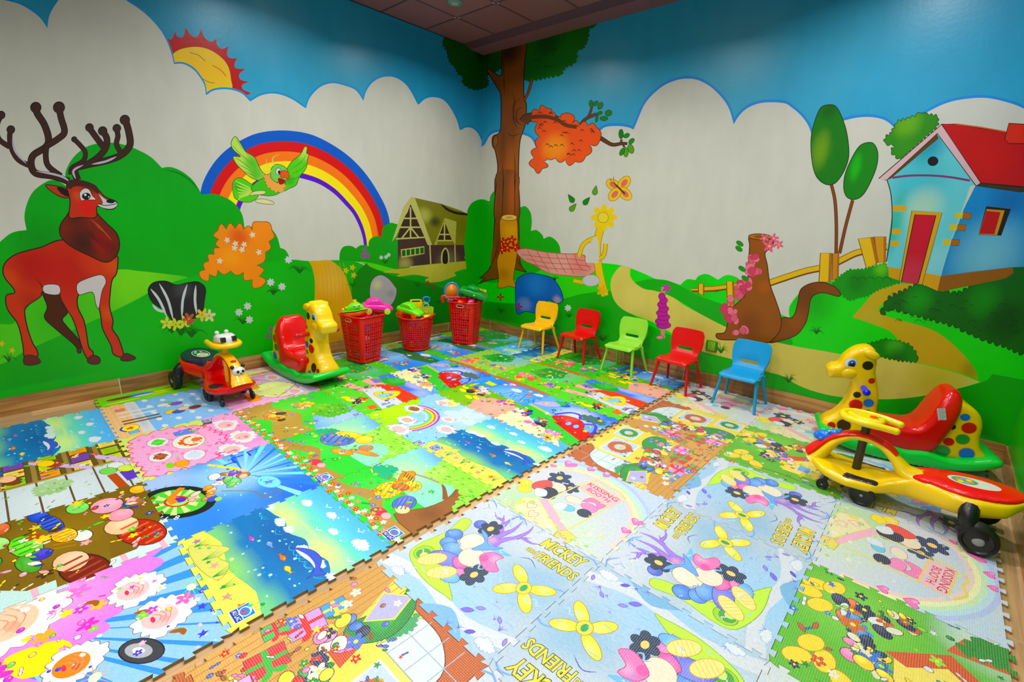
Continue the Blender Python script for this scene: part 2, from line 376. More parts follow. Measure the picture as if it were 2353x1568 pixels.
# path to the baseboard
left.fill([(709, 600, 1), (717, 615), (723, 645), (723, 685), (720, 740), (717, 830, 1), (816, 830, 1), (815, 745), (811, 696), (805, 668), (795, 638), (781, 615), (760, 598, 1)], (206, 158, 58), 5, dabs=[(765, 650, 40, (222, 176, 84), .8), (740, 760, 50, (196, 142, 18), .8), (770, 610, 30, (200, 160, 80), .6)])
for k in range(7): left.line([(735+9*k, 604), (742+9*k, 640), (744+9*k, 700)], (196, 146, 50), .7)
# yard patch, both walls
yard = cD((120, 885), (190, 862), (300, 852), (560, 812), (1010, 766), (1012, 800), (990, 838), (900, 850), (820, 866), (760, 890), (778, 912), (740, 932), (620, 972), (520, 975), (500, 950), (530, 932), (400, 908), (290, 922), (240, 918), (270, 900), (190, 892))
left.fill(yard, (176, 172, 72), 3, dabs=[(990, 615, 40, (196, 188, 84), .7)])
# ---- plain timber-framed cottage
K = (190, 186, 112); T_ = (52, 32, 30)
left.fill(cD((250, 560), (300, 400), (370, 300), (440, 400), (530, 600), (1000, 600), (1000, 772), (560, 812), (250, 848)), (66, 44, 42), 0, dabs=[(930, 606, 22, (178, 168, 96), .8), (1030, 600, 30, (120, 112, 80), .7)])
left.fill(cD((372, 208, 1), (500, 236, 1), (640, 268, 1), (820, 330, 1), (905, 372, 1), (1000, 366, 1), (1000, 640, 1), (760, 640, 1), (560, 640, 1)), (118, 116, 40), 0, dabs=[(975, 495, 22, (176, 176, 92), .9), (1000, 510, 16, (52, 40, 22), .9), (1060, 520, 34, (104, 104, 18), .8), (1095, 515, 22, (38, 38, 12), .9)])
left.line(cD((640, 270), (700, 320), (800, 355), (1000, 372)), (34, 26, 16), 6, taper=True)
left.fill(cD((372, 205, 1), (405, 215, 1), (560, 640, 1), (520, 640, 1), (366, 268, 1), (238, 560, 1), (198, 612, 1), (300, 300, 1)), K, 0)
left.fill(cD((366, 270, 1), (500, 590, 1), (245, 590, 1)), T_, 0)
for a, b in [((270, 480), (462, 480)), ((235, 585), (505, 570)), ((366, 300), (366, 580)), ((290, 575), (366, 480)), ((442, 575), (366, 480)), ((310, 400), (425, 400))]: left.line(cD(a, b), K, 3.4, sm=0)
left.line(cD((540, 640), (548, 812)), K, 3, sm=0)
left.line(cD((765, 640), (770, 795)), K, 2.4, sm=0)
left.fill(cD((580, 640), (675, 395), (780, 430), (770, 640), (745, 605), (672, 425), (600, 640)), (170, 168, 86), 0)
left.fill(cD((672, 430), (738, 600), (608, 600)), T_, 0)
for a, b in [((612, 600), (740, 600)), ((672, 440), (672, 600)), ((625, 545), (718, 545))]: left.line(cD(a, b), K, 3, sm=0)
left.fill(cD((645, 805), (645, 710), (680, 662), (710, 705), (712, 798)), K, 3)
left.fill(cD((657, 803), (657, 715), (680, 678), (699, 710), (701, 800)), (28, 22, 18), 3)
left.fill(cD((278, 680), (490, 650), (490, 720), (285, 755)), K, 0)
for k in range(5): left.fill(cD((288+41*k, 688-5.5*k), (320+41*k, 684-5.5*k), (321+41*k, 738-6*k), (290+41*k, 742-6*k)), (14, 92, 30), 0)
left.fill(cD((850, 632), (905, 630), (905, 655), (850, 658)), K, 0); left.fill(cD((857, 637), (898, 635), (898, 650), (857, 652)), (30, 34, 26), 0)

# ---- small plants
def tuft(P, x, y, s, c=(6, 96, 20), n=9, seed=0):
    rr = random.Random(seed+int(x))
    for k in range(n):
        a = math.radians(-90+(k-(n-1)/2)*150/n+rr.uniform(-8, 8)); L = s*rr.uniform(.7, 1.1)
        ex, ey = x+L*math.cos(a), y+L*math.sin(a); sag = abs(math.cos(a))*s*.35
        P.line([(x, y), ((x+ex)/2, (y+ey)/2-sag*.6), (ex, ey+sag)], c, s*.10, 4, 'end')
def flower(P, x, y, r, c, n=6, core=None, rot=0):
    for k in range(n):
        a = rot+k*2*PI/n
        P.ell(x+math.cos(a)*r*.55, y+math.sin(a)*r*.55, r*.5, r*.26, c, a, 8)
    if core: P.ell(x, y, r*.2, r*.2, core, 0, 6)
for x, y, s in [(688, 628, 30), (628, 678, 28), (558, 745, 26), (20, 832, 26), (415, 770, 46), (440, 775, 40), (395, 765, 36), (885, 606, 14), (810, 660, 18), (640, 790, 22), (960, 660, 16), (1008, 700, 16)]: tuft(left, x, y, s)
for x, y in [(663, 597), (622, 649), (648, 659), (549, 718), (569, 704), (573, 735)]: flower(left, x, y, 9, (214, 222, 226), 7, (190, 200, 200), x)
for x, y in [(876, 592), (893, 586), (887, 591)]: flower(left, x, y, 5, (200, 220, 216), 6)
for x, y in [(835, 588), (845, 588), (838, 576), (616, 773), (632, 774), (622, 757)]: flower(left, x, y, 7, (150, 70, 150), 5)
for x, y in [(795, 622), (810, 615), (813, 633), (4, 790), (28, 806)]: flower(left, x, y, 7, (214, 176, 30), 5)
for x, y, c in [(383, 743, (206, 208, 90)), (404, 746, (196, 204, 80)), (423, 741, (200, 208, 84)), (432, 733, (176, 84, 60)), (464, 722, (214, 190, 84)), (481, 726, (216, 210, 160))]: flower(left, x, y, 15, c, 5, (160, 160, 70), x)
for x, y in [(983, 652), (997, 660)]: flower(left, x, y, 7, (140, 50, 26), 4)

# ---- the stag
BR = (186, 58, 16); HB = (62, 30, 12)
left.fill(cB((310, 690), (340, 800), (320, 880), (400, 960), (540, 1080), (560, 1130), (580, 1125), (575, 1050), (480, 940), (450, 890), (490, 830), (440, 700)), (70, 28, 10), 5, outline=DARK, ow=2)
body = cB((20, 540), (40, 480), (100, 430), (180, 400), (300, 370), (430, 320), (600, 330), (750, 380), (840, 430), (850, 470), (840, 560), (808, 610), (795, 700), (790, 800), (815, 900), (810, 960), (850, 1020), (880, 1100), (890, 1150), (870, 1165), (815, 1140), (800, 1080), (740, 960), (725, 860), (705, 780), (665, 695), (570, 712), (560, 800), (605, 900), (625, 1000), (640, 1090), (672, 1130), (660, 1170), (625, 1170), (590, 1090), (560, 990), (520, 880), (440, 760), (425, 700), (310, 690), (290, 730), (190, 800), (180, 860), (200, 960), (235, 1060), (265, 1110), (268, 1160), (180, 1165), (165, 1080), (130, 930), (60, 830), (40, 760), (50, 715), (105, 700), (90, 660), (40, 600))
left.fill(body, BR, 4, outline=DARK, ow=2.6, dabs=[(75, 610, 60, (170, 26, 8), .9), (150, 625, 90, (176, 30, 8), .8), (20, 640, 30, (206, 80, 30), .6), (215, 600, 45, (200, 66, 20), .6), (262, 610, 30, (214, 96, 40), .5), (70, 690, 30, (150, 40, 14), .6), (185, 780, 30, (190, 74, 20), .7), (250, 720, 24, (206, 92, 30), .6)])
left.line(cB((255, 590), (300, 650), (310, 710), (180, 800)), (90, 24, 8), 2.4, taper=True)
left.line(cB((520, 880), (440, 740), (430, 650)), (96, 26, 8), 2, taper=True)
left.fill(cB((555, 640), (620, 600), (730, 570), (765, 620), (735, 690), (712, 812), (690, 780), (665, 695), (570, 714)), (216, 208, 208), 4, outline=DARK, ow=1.4)
left.fill(cB((318, 645), (422, 645), (425, 712), (322, 702)), (214, 206, 208), 3, outline=DARK, ow=1.2)
for h in [((175, 1160), (230, 1150), (280, 1175), (290, 1205), (230, 1222), (175, 1215)), ((630, 1180), (670, 1150), (715, 1165), (722, 1200), (690, 1217), (640, 1208)), ((870, 1175), (900, 1138), (940, 1145), (980, 1172), (930, 1192), (880, 1190)), ((555, 1105), (582, 1100), (585, 1130), (562, 1135))]: left.fill(cB(*h), (96, 36, 34), 4, outline=DARK, ow=1.6)
left.fill(cB((440, 200), (500, 110), (520, 0), (560, -50), (660, -20), (690, 40), (690, 110), (760, 190), (840, 270), (862, 350), (840, 430), (765, 480), (640, 430), (520, 370), (450, 310), (430, 260)), (112, 34, 18), 5, outline=DARK, ow=2.4, dabs=[(190, 560, 45, (58, 22, 14), .9), (235, 560, 30, (150, 26, 14), .8), (205, 480, 30, (170, 60, 22), .9), (175, 500, 30, (70, 26, 14), .7), (260, 570, 22, (110, 26, 14), .6)])
for k in range(10): left.line(cB((600+22*k, 230+10*k), (660+20*k, 300+12*k), (700+14*k, 330+16*k)), (60, 16, 10), 1.2, taper=True)
for k in range(5): left.line(cB((640+14*k, 160+16*k), (720+12*k, 220+14*k), (770+10*k, 290+10*k)), (190, 84, 30), 1, taper=True)
def ant(pts, w):
    P = cA(*pts); left.line(P, DARK, w+3.5, 6, False); left.line(P, HB, w, 6, False, dabs=None)
for pts, w in [(((500, 1310), (380, 1270), (260, 1250), (225, 1190), (240, 1120), (330, 1060), (350, 1000), (320, 900), (270, 820), (255, 770)), 13), (((340, 1050), (420, 1000), (465, 950), (440, 850), (425, 775)), 12), (((440, 1270), (350, 1200), (330, 1130), (335, 1050)), 10), (((225, 1200), (130, 1150), (80, 1060), (70, 980), (80, 935)), 9), (((70, 1060), (-10, 1000), (-20, 900), (10, 830)), 9), (((560, 1300), (540, 1220), (620, 1190), (760, 1160), (870, 1120), (935, 1050), (930, 960), (905, 870)), 13), (((620, 1190), (700, 1140), (760, 1070), (770, 1000), (740, 945)), 12), (((745, 1060), (700, 1000), (645, 925)), 11), (((510, 1260), (520, 1210), (600, 1160), (615, 1100), (580, 1050), (535, 1005)), 8), (((870, 1100), (840, 1040), (850, 980), (840, 930)), 9)]: ant(pts, w)
for x, y, r in [(258, 775, 13), (425, 775, 14), (900, 865, 12), (645, 920, 10), (740, 945, 11), (842, 925, 10), (78, 935, 10), (535, 1005, 7), (8, 830, 10)]:
    q = cA((x, y))[0]; left.ell(q[0], q[1], r, r, DARK); left.ell(q[0], q[1]+1, r-2, r-2, HB)
for pts in [((260, 1235), (380, 1255), (460, 1280), (500, 1310)), ((545, 1290), (530, 1230), (600, 1190)), ((660, 1185), (760, 1165), (840, 1130)), ((90, 990), (110, 1090), (190, 1180))]: left.line(cA(*pts), (196, 188, 206), 5, taper=True)
left.fill(cA((328, 1335), (400, 1340), (480, 1360), (515, 1385), (495, 1425), (440, 1420), (370, 1380)), BR, 5, outline=DARK, ow=2)
left.fill(cA((410, 1350), (470, 1362), (505, 1390), (490, 1418), (440, 1395)), (30, 14, 8), 5)
left.fill(cA((480, 1330), (520, 1300), (600, 1305), (680, 1335), (715, 1375), (760, 1420), (830, 1450), (845, 1475), (820, 1505), (770, 1508), (700, 1490), (690, 1568), (580, 1568), (500, 1568), (505, 1450)), BR, 5, outline=DARK, ow=2.4, dabs=[(200, 475, 26, (214, 34, 10), .9), (205, 425, 26, (64, 28, 16), .95), (178, 450, 14, (200, 90, 30), .8)])
left.fill(cA((480, 1335), (520, 1300), (600, 1302), (680, 1332), (716, 1378), (700, 1395), (640, 1350), (540, 1345), (505, 1365)), (72, 28, 16), 5)
left.fill(cA((706, 1395), (735, 1415), (770, 1440), (800, 1440), (845, 1465), (840, 1490), (800, 1508), (740, 1500), (700, 1475), (740, 1465)), (222, 216, 218), 4, outline=DARK, ow=1.3)
left.fill(cA((765, 1450), (790, 1437), (828, 1445), (815, 1465), (780, 1463)), DARK, 4)
left.line(cA((715, 1470), (760, 1482), (840, 1470)), DARK, 1.6)
left.fill(cA((575, 1390), (610, 1358), (645, 1370), (665, 1410), (690, 1440), (620, 1440), (585, 1445)), (232, 228, 230), 4, outline=DARK, ow=1.2)
left.ell(*cA((622, 1415))[0], 10, 8, (24, 18, 18)); left.ell(*cA((615, 1405))[0], 3, 3, (240, 240, 240)); left.ell(*cA((640, 1420))[0], 1.6, 2, (240, 240, 240))

# ---- green parrot in flight
LG, YG = (96, 196, 50), (186, 220, 104)
left.fill(cC((430, 520), (455, 500), (500, 505), (560, 545), (610, 560), (620, 590), (600, 640), (560, 670), (520, 675), (470, 665), (435, 640), (425, 600), (420, 560)), LG, 3, outline=(30, 70, 20), ow=1.2, dabs=[(548, 430, 14, (40, 160, 30), .8)])
for k in range(6): left.line(cC((600, 600), (520-8*k, 560+16*k), (440+6*k, 520+28*k)), YG, 3.2, taper=True)
left.fill(cC((640, 520), (560, 500), (500, 450), (450, 400), (425, 345), (480, 345), (430, 300), (410, 250), (440, 200), (480, 250), (520, 310), (580, 350), (610, 410), (640, 460), (700, 500)), YG, 4, outline=(30, 70, 20), ow=1.4, dabs=[(580, 375, 24, (60, 178, 40), .9), (590, 400, 22, (70, 180, 40), .9)])
for a, b, c in [((430, 345), (500, 390), (560, 440)), ((455, 400), (520, 430), (580, 470)), ((420, 260), (470, 320), (540, 380)), ((440, 205), (490, 280), (560, 360)), ((500, 450), (550, 470), (600, 500))]: left.line(cC(a, b, c), (40, 120, 30), 1, taper=True)
left.fill(cC((810, 440), (850, 380), (910, 330), (940, 275), (960, 280), (955, 320), (970, 330), (960, 380), (960, 400), (945, 440), (900, 500), (880, 550), (830, 575), (790, 590), (770, 520)), LG, 4, outline=(30, 70, 20), ow=1.4, dabs=[(700, 350, 24, YG, .9), (665, 415, 16, (40, 168, 36), .8)])
for a, b, c in [((955, 330), (910, 390), (850, 430)), ((960, 390), (910, 440), (850, 470)), ((930, 460), (880, 500), (840, 510))]: left.line(cC(a, b, c), (40, 120, 30), 1, taper=True)
left.fill(cC((560, 560), (640, 500), (720, 490), (800, 520), (780, 590), (720, 625), (640, 625), (570, 600)), (76, 186, 44), 4, outline=(30, 70, 20), ow=1.2)
left.bumpy(cC((650, 480), (700, 480), (740, 540), (800, 545), (780, 600), (720, 590), (670, 550)), 5, (226, 164, 88), outline=(120, 70, 30), ow=.8)
left.fill(cC((695, 470), (705, 425), (740, 400), (800, 420), (825, 470), (800, 520), (740, 530), (700, 500)), (120, 200, 90), 4, outline=(30, 70, 20), ow=1.2)
left.ell(*cC((752, 452))[0], 6, 8, (240, 240, 240), outline=(20, 30, 20), ow=1); left.ell(*cC((758, 458))[0], 3, 4.5, (20, 24, 24))
left.fill(cC((765, 460), (790, 445), (825, 460), (828, 510), (812, 500), (790, 500), (770, 495)), (224, 92, 44), 4, outline=(100, 30, 20), ow=1)
left.fill(cC((750, 500), (800, 515), (790, 540), (760, 545)), (160, 30, 30), 4)
for pts in [((720, 410), (710, 360), (740, 335), (765, 330)), ((700, 430), (668, 410), (665, 360)), ((700, 450), (655, 450), (640, 420))]: left.line(cC(*pts), YG, 3, 5, 'end')
for a in [((540, 625), (580, 595), (655, 592), (650, 615), (580, 622)), ((585, 660), (640, 650), (712, 670), (710, 690), (610, 680))]: left.fill(cC(*a), (226, 216, 160), 3, outline=(40, 50, 20), ow=1)

# ---- plain stand-ins where the painted figures were: autumn shrub, striped boulder, grey stone
left.bumpy([(462, 640), (480, 600), (505, 570), (500, 530), (540, 525), (580, 530), (600, 510), (625, 530), (610, 580), (590, 610), (600, 660), (560, 625), (500, 620)], 15, (232, 138, 20), dabs=[(550, 545, 30, (206, 76, 18), .8), (530, 590, 30, (240, 160, 40), .7)], outline=(120, 60, 10), ow=1.4, seed=4)
for x, y in [(522, 552), (541, 560), (561, 562), (539, 570), (556, 574), (580, 540), (595, 580), (505, 600)]: flower(left, x, y, 7, (236, 232, 220), 5, (230, 200, 90), x)
left.fill([(340, 668), (352, 650), (380, 646), (405, 655), (430, 650), (455, 648), (472, 662), (470, 690), (462, 725), (430, 735), (400, 740), (378, 715), (350, 695)], (34, 32, 36), 5, outline=(10, 10, 10), ow=1.4, dabs=[(420, 665, 26, (70, 68, 74), .7)])
for q in [((350, 700), (362, 712), (380, 718)), ((450, 656), (448, 690), (452, 722)), ((346, 664), (366, 690), (384, 730)), ((366, 652), (386, 690), (398, 736)), ((430, 654), (420, 690), (418, 730))]: left.line(q, (206, 212, 216), 6, taper=True)
for x, y, c in [(383, 743, (206, 208, 90)), (404, 746, (196, 204, 80)), (423, 741, (200, 208, 84)), (434, 733, (176, 84, 60)), (464, 724, (214, 190, 84))]: flower(left, x, y, 15, c, 5, (160, 160, 70), x)
left.fill([(850, 660), (858, 640), (875, 632), (892, 640), (905, 655), (912, 670), (900, 700), (870, 705), (852, 690)], (176, 172, 174), 5, outline=(60, 60, 60), ow=1.2, dabs=[(868, 655, 14, (214, 206, 120), .7), (898, 675, 12, (140, 138, 140), .6)])

# ================================================================== right wall
for W_ in (left, right):
    W_.fill([(1066, 560, 1), (1074, 500), (1074, 484), (1085, 466), (1106, 458), (1125, 463, 1), (1128, 448), (1141, 437), (1165, 440), (1192, 474), (1207, 474), (1219, 488), (1222, 510), (1220, 531, 1), (1233, 529), (1246, 540), (1249, 549, 1), (1264, 544), (1281, 557), (1288, 579), (1288, 640, 1), (1150, 720, 1), (1080, 700, 1)], (10, 160, 24), 5, dabs=[(1240, 570, 40, (14, 156, 32), .6)])
left.fill([(1066, 590, 1), (1105, 560, 1), (1140, 560, 1), (1140, 760, 1), (1066, 740, 1), (1085, 640)], (10, 160, 24), 0)
left.fill([(1103, 590, 1), (1130, 590, 1), (1130, 720, 1), (1068, 690), (1072, 620)], (10, 160, 24), 0)
lawnR = [(1080, 640, 1), (1130, 650), (1200, 640), (1286, 600), (1330, 594), (1365, 603), (1400, 606), (1427, 610), (1448, 616), (1480, 629), (1507, 641), (1531, 644), (1563, 655, 1), (1579, 642), (1598, 644, 1), (1606, 634), (1625, 630), (1650, 643, 1), (1671, 632), (1697, 640), (1710, 660, 1), (1740, 690), (1775, 714), (1814, 731, 1), (1814, 705), (1835, 676), (1862, 652), (1901, 647), (1929, 645, 1), (1939, 627), (1965, 619), (1990, 622), (2060, 640, 1), (2500, 640, 1), (2500, 1500, 1), (1080, 1100, 1)]
right.fill(lawnR, (44, 206, 22), 4, dabs=[(1330, 650, 70, (80, 196, 30), .6), (1900, 760, 120, (50, 206, 26), .7), (1870, 690, 70, (30, 150, 26), .8), (2150, 740, 70, (40, 190, 26), .6), (1600, 660, 50, (40, 170, 30), .6)])
right.fill([(1080, 690, 1), (1184, 698), (1240, 696), (1295, 687), (1330, 677), (1357, 673), (1400, 667, 1), (1430, 700), (1470, 735), (1550, 775), (1640, 815), (1700, 830), (1800, 865), (1890, 905), (1990, 915), (2110, 912), (2253, 880), (2280, 860, 1), (2500, 900, 1), (2500, 1500, 1), (1080, 1000, 1)], (6, 162, 14), 4, dabs=[(1380, 720, 60, (6, 152, 18), .6), (1150, 730, 60, (4, 112, 22), .7), (2150, 960, 130, (6, 120, 18), .8), (2250, 1000, 60, (4, 96, 16), .6)])
right.fill([(1440, 640, 1), (1456, 649), (1491, 642), (1531, 645), (1571, 661), (1598, 677), (1650, 696), (1720, 720), (1800, 760), (1815, 795), (1700, 780), (1606, 720), (1545, 683), (1480, 664)], (6, 164, 16), 4, dabs=[(1640, 715, 50, (6, 158, 20), .6)])
right.fill([(1427, 612), (1409, 632), (1403, 651), (1405, 672), (1413, 693), (1432, 712), (1464, 727), (1504, 742), (1543, 766), (1590, 797), (1623, 811), (1673, 823), (1720, 840), (1771, 857), (1799, 865), (1837, 887), (1886, 904), (1943, 914), (2038, 918), (2116, 911), (2202, 893), (2253, 878, 1), (2200, 858), (2140, 842), (2060, 825), (2029, 822), (1972, 815), (1938, 815), (1886, 806), (1837, 798), (1779, 786), (1720, 775), (1664, 750), (1606, 720), (1571, 701), (1545, 683), (1507, 669), (1480, 664), (1459, 650), (1448, 634), (1449, 617, 1)], (208, 194, 104), 4, dabs=[(1460, 690, 50, (216, 202, 120), .6), (1900, 860, 90, (200, 190, 100), .6), (2150, 870, 90, (186, 170, 50), .8), (1700, 800, 60, (214, 196, 100), .5)])
for k in range(8): right.line([(1850+28*k, 835+8*k), (1930+28*k, 850+7*k), (1990+28*k, 855+6*k)], (196, 182, 92), 1, taper=True)
right.fill([(2070, 652, 1), (2030, 660), (2012, 669), (1984, 700), (1958, 729, 1), (2001, 744), (2044, 761), (2067, 786), (2070, 800), (2035, 822, 1), (2100, 832), (2180, 850), (2248, 872, 1), (2240, 850), (2225, 828), (2187, 789), (2144, 759), (2087, 741), (2040, 728), (2018, 712), (2044, 689), (2075, 675), (2110, 655, 1)], (190, 160, 36), 4, dabs=[(2000, 735, 40, (180, 170, 70), .7), (2150, 800, 60, (196, 158, 20), .8), (2230, 850, 30, (140, 130, 20), .7)])
# far-right bushes
right.bumpy([(2042, 705), (2024, 722), (2040, 690), (2075, 672), (2110, 656), (2150, 668), (2200, 680), (2250, 650), (2300, 640), (2360, 560), (2420, 560), (2420, 820), (2353, 812), (2300, 790), (2250, 775), (2190, 745), (2120, 725)], 9, (10, 92, 22), dabs=[(2110, 690, 44, (40, 150, 30), .8), (2260, 690, 50, (36, 140, 28), .7), (2310, 740, 60, (4, 60, 16), .8), (2180, 720, 40, (8, 96, 22), .6)], outline=(8, 36, 12), ow=1.4, seed=2)
rr_ = random.Random(5)
for k in range(34):
    x, y = rr_.uniform(2050, 2345), 0; y = 690+(x-2050)*.12+rr_.uniform(-15, 50); r = rr_.uniform(5, 12)
    right.line([(x-r, y), (x-r*.4, y-r*.8), (x+r*.5, y-r*.7), (x+r, y)], (8, 40, 14), 1.1, 4, True)
right.bumpy([(1972, 812), (1975, 800), (2000, 792), (2030, 782), (2062, 786), (2090, 795), (2105, 815), (2108, 830), (2060, 826), (2020, 816)], 6, (20, 124, 26), dabs=[(2055, 798, 26, (80, 176, 60), .8), (2060, 822, 30, (6, 84, 20), .7)], outline=(8, 50, 14), ow=1.1, seed=3)
# lollipop trees
for pts in [((345+0, 700), (372, 820), (382, 1000), (380, 1210)), ((500, 815), (450, 1000), (405, 1200))]:
    right.line(cI(*pts), (60, 26, 10), 8, 5); right.line(cI(*pts), (128, 66, 26), 5.5, 5)
right.fill(cI((330, 128), (270, 150), (225, 250), (200, 370), (205, 520), (235, 640), (300, 700), (370, 695), (430, 620), (468, 520), (470, 420), (450, 300), (410, 190), (375, 138)), (12, 112, 22), 5, outline=(10, 40, 12), ow=1.8, dabs=[(1885, 345, 26, (110, 150, 30), .9, 55), (1905, 255, 24, (6, 84, 18), .8)])
right.fill(cI((600, 402), (545, 430), (490, 520), (445, 630), (435, 730), (460, 795), (520, 810), (580, 770), (640, 660), (675, 560), (680, 470), (650, 408)), (10, 122, 24), 5, outline=(10, 40, 12), ow=1.8, dabs=[(1966, 385, 16, (50, 176, 40), .9, 40)])
# fence
def rail(pts, c=(214, 176, 38), w=13):
    right.line(pts, (116, 62, 14), w+3, 4); right.line([(x, y-1.2) for x, y in pts], c, w-2, 4)
def post(P, c=(218, 178, 36)):
    right.fill(P, c, 0, outline=(120, 66, 16), ow=2); q = np.array(P)
    right.fill([q[1]+(q[0]-q[1])*.22, q[1], q[2], q[2]+(q[3]-q[2])*.22], (166, 104, 16), 0)
rail(cG((1265, 1072), (1500, 1068)), w=6); rail([(1618, 665), (1640, 664), (1672, 660), (1712, 655)], w=10)
rail([(1768, 651), (1800, 640), (1850, 624), (1884, 617)], w=13)
rail([(1913, 609), (1940, 595), (1965, 583), (1985, 578)], w=13); rail([(2012, 573), (2040, 567)], w=13)
post(cG((1325, 1015), (1372, 1015), (1372, 1120), (1325, 1100))); post(cH((272, 575), (335, 575), (345, 800), (280, 795)))
post(cI((355, 1200), (400, 1200), (395, 1395), (350, 1395)), (190, 130, 20)); post(cH((1118, 322), (1220, 322), (1210, 582), (1105, 580)))
post(cI((655, 1080), (740, 1080), (735, 1265), (680, 1265)), (200, 146, 26)); post(cI((540, 1095), (650, 1082), (685, 1265), (600, 1312)))
# bush under the fence end
right.bumpy([(1912, 655), (1925, 640), (1950, 622), (1985, 620), (2010, 612), (2035, 605), (2040, 618), (2060, 630), (2068, 648), (2020, 664), (1990, 680), (1950, 690)], 5, (20, 140, 26), dabs=[(2025, 618, 22, (110, 190, 50), .8), (1970, 650, 30, (8, 106, 22), .7)], seed=8)
for k in range(5): right.line(cI((480+60*k, 1390), (500+60*k, 1370), (530+60*k, 1380), (540+60*k, 1410)), (8, 60, 16), 1.2, 4, True)
# ---- the house (right)
right.bumpy(cI((840, 515), (780, 460), (820, 420), (735, 400), (740, 370), (790, 330), (820, 260), (880, 240), (950, 215), (1000, 190), (1050, 205), (1110, 220), (1100, 280), (1000, 370)), 7, (50, 130, 22), dabs=[(2085, 285, 40, (110, 172, 50), .8), (2080, 335, 30, (60, 140, 30), .6)], outline=(16, 50, 12), ow=1.4, seed=6)
right.fill(cI((750, 670), (1120, 350), (1390, 700), (1340, 720), (1140, 1365), (1000, 1350), (850, 1330), (755, 1300), (745, 1200), (785, 900), (770, 760)), (110, 196, 206), 0, dabs=[(2130, 330, 60, (20, 140, 170), .95), (2110, 425, 90, (40, 170, 184), .6), (2120, 480, 60, (190, 220, 190), .8), (2055, 520, 24, (20, 170, 140), .8, 90), (2150, 600, 50, (150, 206, 216), .7)])
right.fill(cI((1390, 700, 1), (1734, 765, 1), (1900, 790, 1), (1900, 1290, 1), (1650, 1300, 1), (1135, 1362, 1), (1200, 1150, 1), (1300, 880, 1)), (40, 130, 190), 0, dabs=[(2270, 590, 110, (120, 186, 206), .9), (2320, 460, 60, (14, 90, 160), .7)])
right.fill(cI((755, 1298), (850, 1310), (850, 1400), (760, 1370)), (196, 148, 30), 0)
right.fill(cI((1020, 1340), (1135, 1362), (1110, 1470), (1000, 1420)), (206, 154, 36), 0)
right.fill(cI((1135, 1362), (1650, 1298), (1660, 1340), (1600, 1380), (1160, 1472), (1110, 1470)), (140, 88, 20), 0)
for x0, y0, w in [(790, 855, 95), (785, 1022, 62), (775, 1108, 58)]: right.fill(cI((x0, y0), (x0+w, y0), (x0+w, y0+40), (x0, y0+40)), (206, 160, 40), 0)
for x0, y0 in [(1240, 905), (1200, 990), (1155, 1097)]:
    right.fill(cI((x0, y0), (x0+60, y0), (x0+50, y0+45), (x0-6, y0+43)), (206, 182, 44), 0); right.fill(cI((x0+60, y0), (x0+118, y0+3), (x0+108, y0+48), (x0+50, y0+45)), (160, 100, 20), 0, outline=(60, 36, 10), ow=1)
right.fill(cI((925, 893), (1145, 905), (1000, 1425), (835, 1395)), (204, 158, 30), 0, outline=(70, 50, 10), ow=1.2)
right.fill(cI((948, 920), (1100, 925), (970, 1420), (850, 1408)), (190, 24, 54), 0, outline=(26, 10, 12), ow=2, dabs=[(2085, 640, 60, (190, 70, 90), .6)])
right.fill(cI((1462, 860), (1640, 880), (1570, 1072), (1405, 1065)), (30, 20, 14), 0)
right.fill(cI((1465, 880), (1595, 890), (1540, 1068), (1408, 1062)), (190, 140, 40), 0); right.fill(cI((1462, 893), (1565, 903), (1520, 1062), (1412, 1058)), (180, 22, 24), 0)
right.line(cI((785, 655), (900, 640), (1050, 638), (1200, 650), (1345, 675)), (116, 60, 110), 5)
right.ell(*cI((1078, 535))[0], 12.5, 11, (10, 14, 18), -.2)
right.fill(cI((1140, 265, 1), (1240, 268, 1), (1600, 325, 1), (1900, 360, 1), (1900, 760, 1), (1734, 720, 1), (1400, 690, 1)), (180, 14, 10), 0, outline=(30, 10, 8), ow=2, dabs=[(2260, 370, 80, (196, 26, 8), .6)])
right.line(cI((1240, 266), (1420, 290), (1600, 322)), (206, 96, 20), 3, sm=0)
right.fill(cI((1400, 690), (1734, 725), (1900, 750), (1900, 790), (1734, 762), (1390, 712)), (60, 44, 18), 0, outline=(16, 10, 8), ow=1)
right.fill(cI((685, 662), (1140, 270), (1422, 690), (1388, 712), (1110, 335), (745, 672)), (222, 184, 190), 0, outline=(24, 14, 14), ow=2)
right.fill(cI((745, 672), (1110, 338), (1118, 372), (775, 660)), (84, 60, 24), 0)
right.fill(cI((1625, 262, 1), (1850, 275, 1), (1850, 410, 1), (1625, 408, 1), (1595, 375, 1)), (206, 56, 30), 0, outline=(30, 10, 8), ow=2)
right.line(cI((748, 672), (776, 780), (784, 950), (765, 1120), (742, 1260)), (40, 14, 12), 2.2)
right.line(cI((1345, 720), (1290, 880), (1180, 1180), (1135, 1360)), (150, 206, 210), 2, dabs=None)
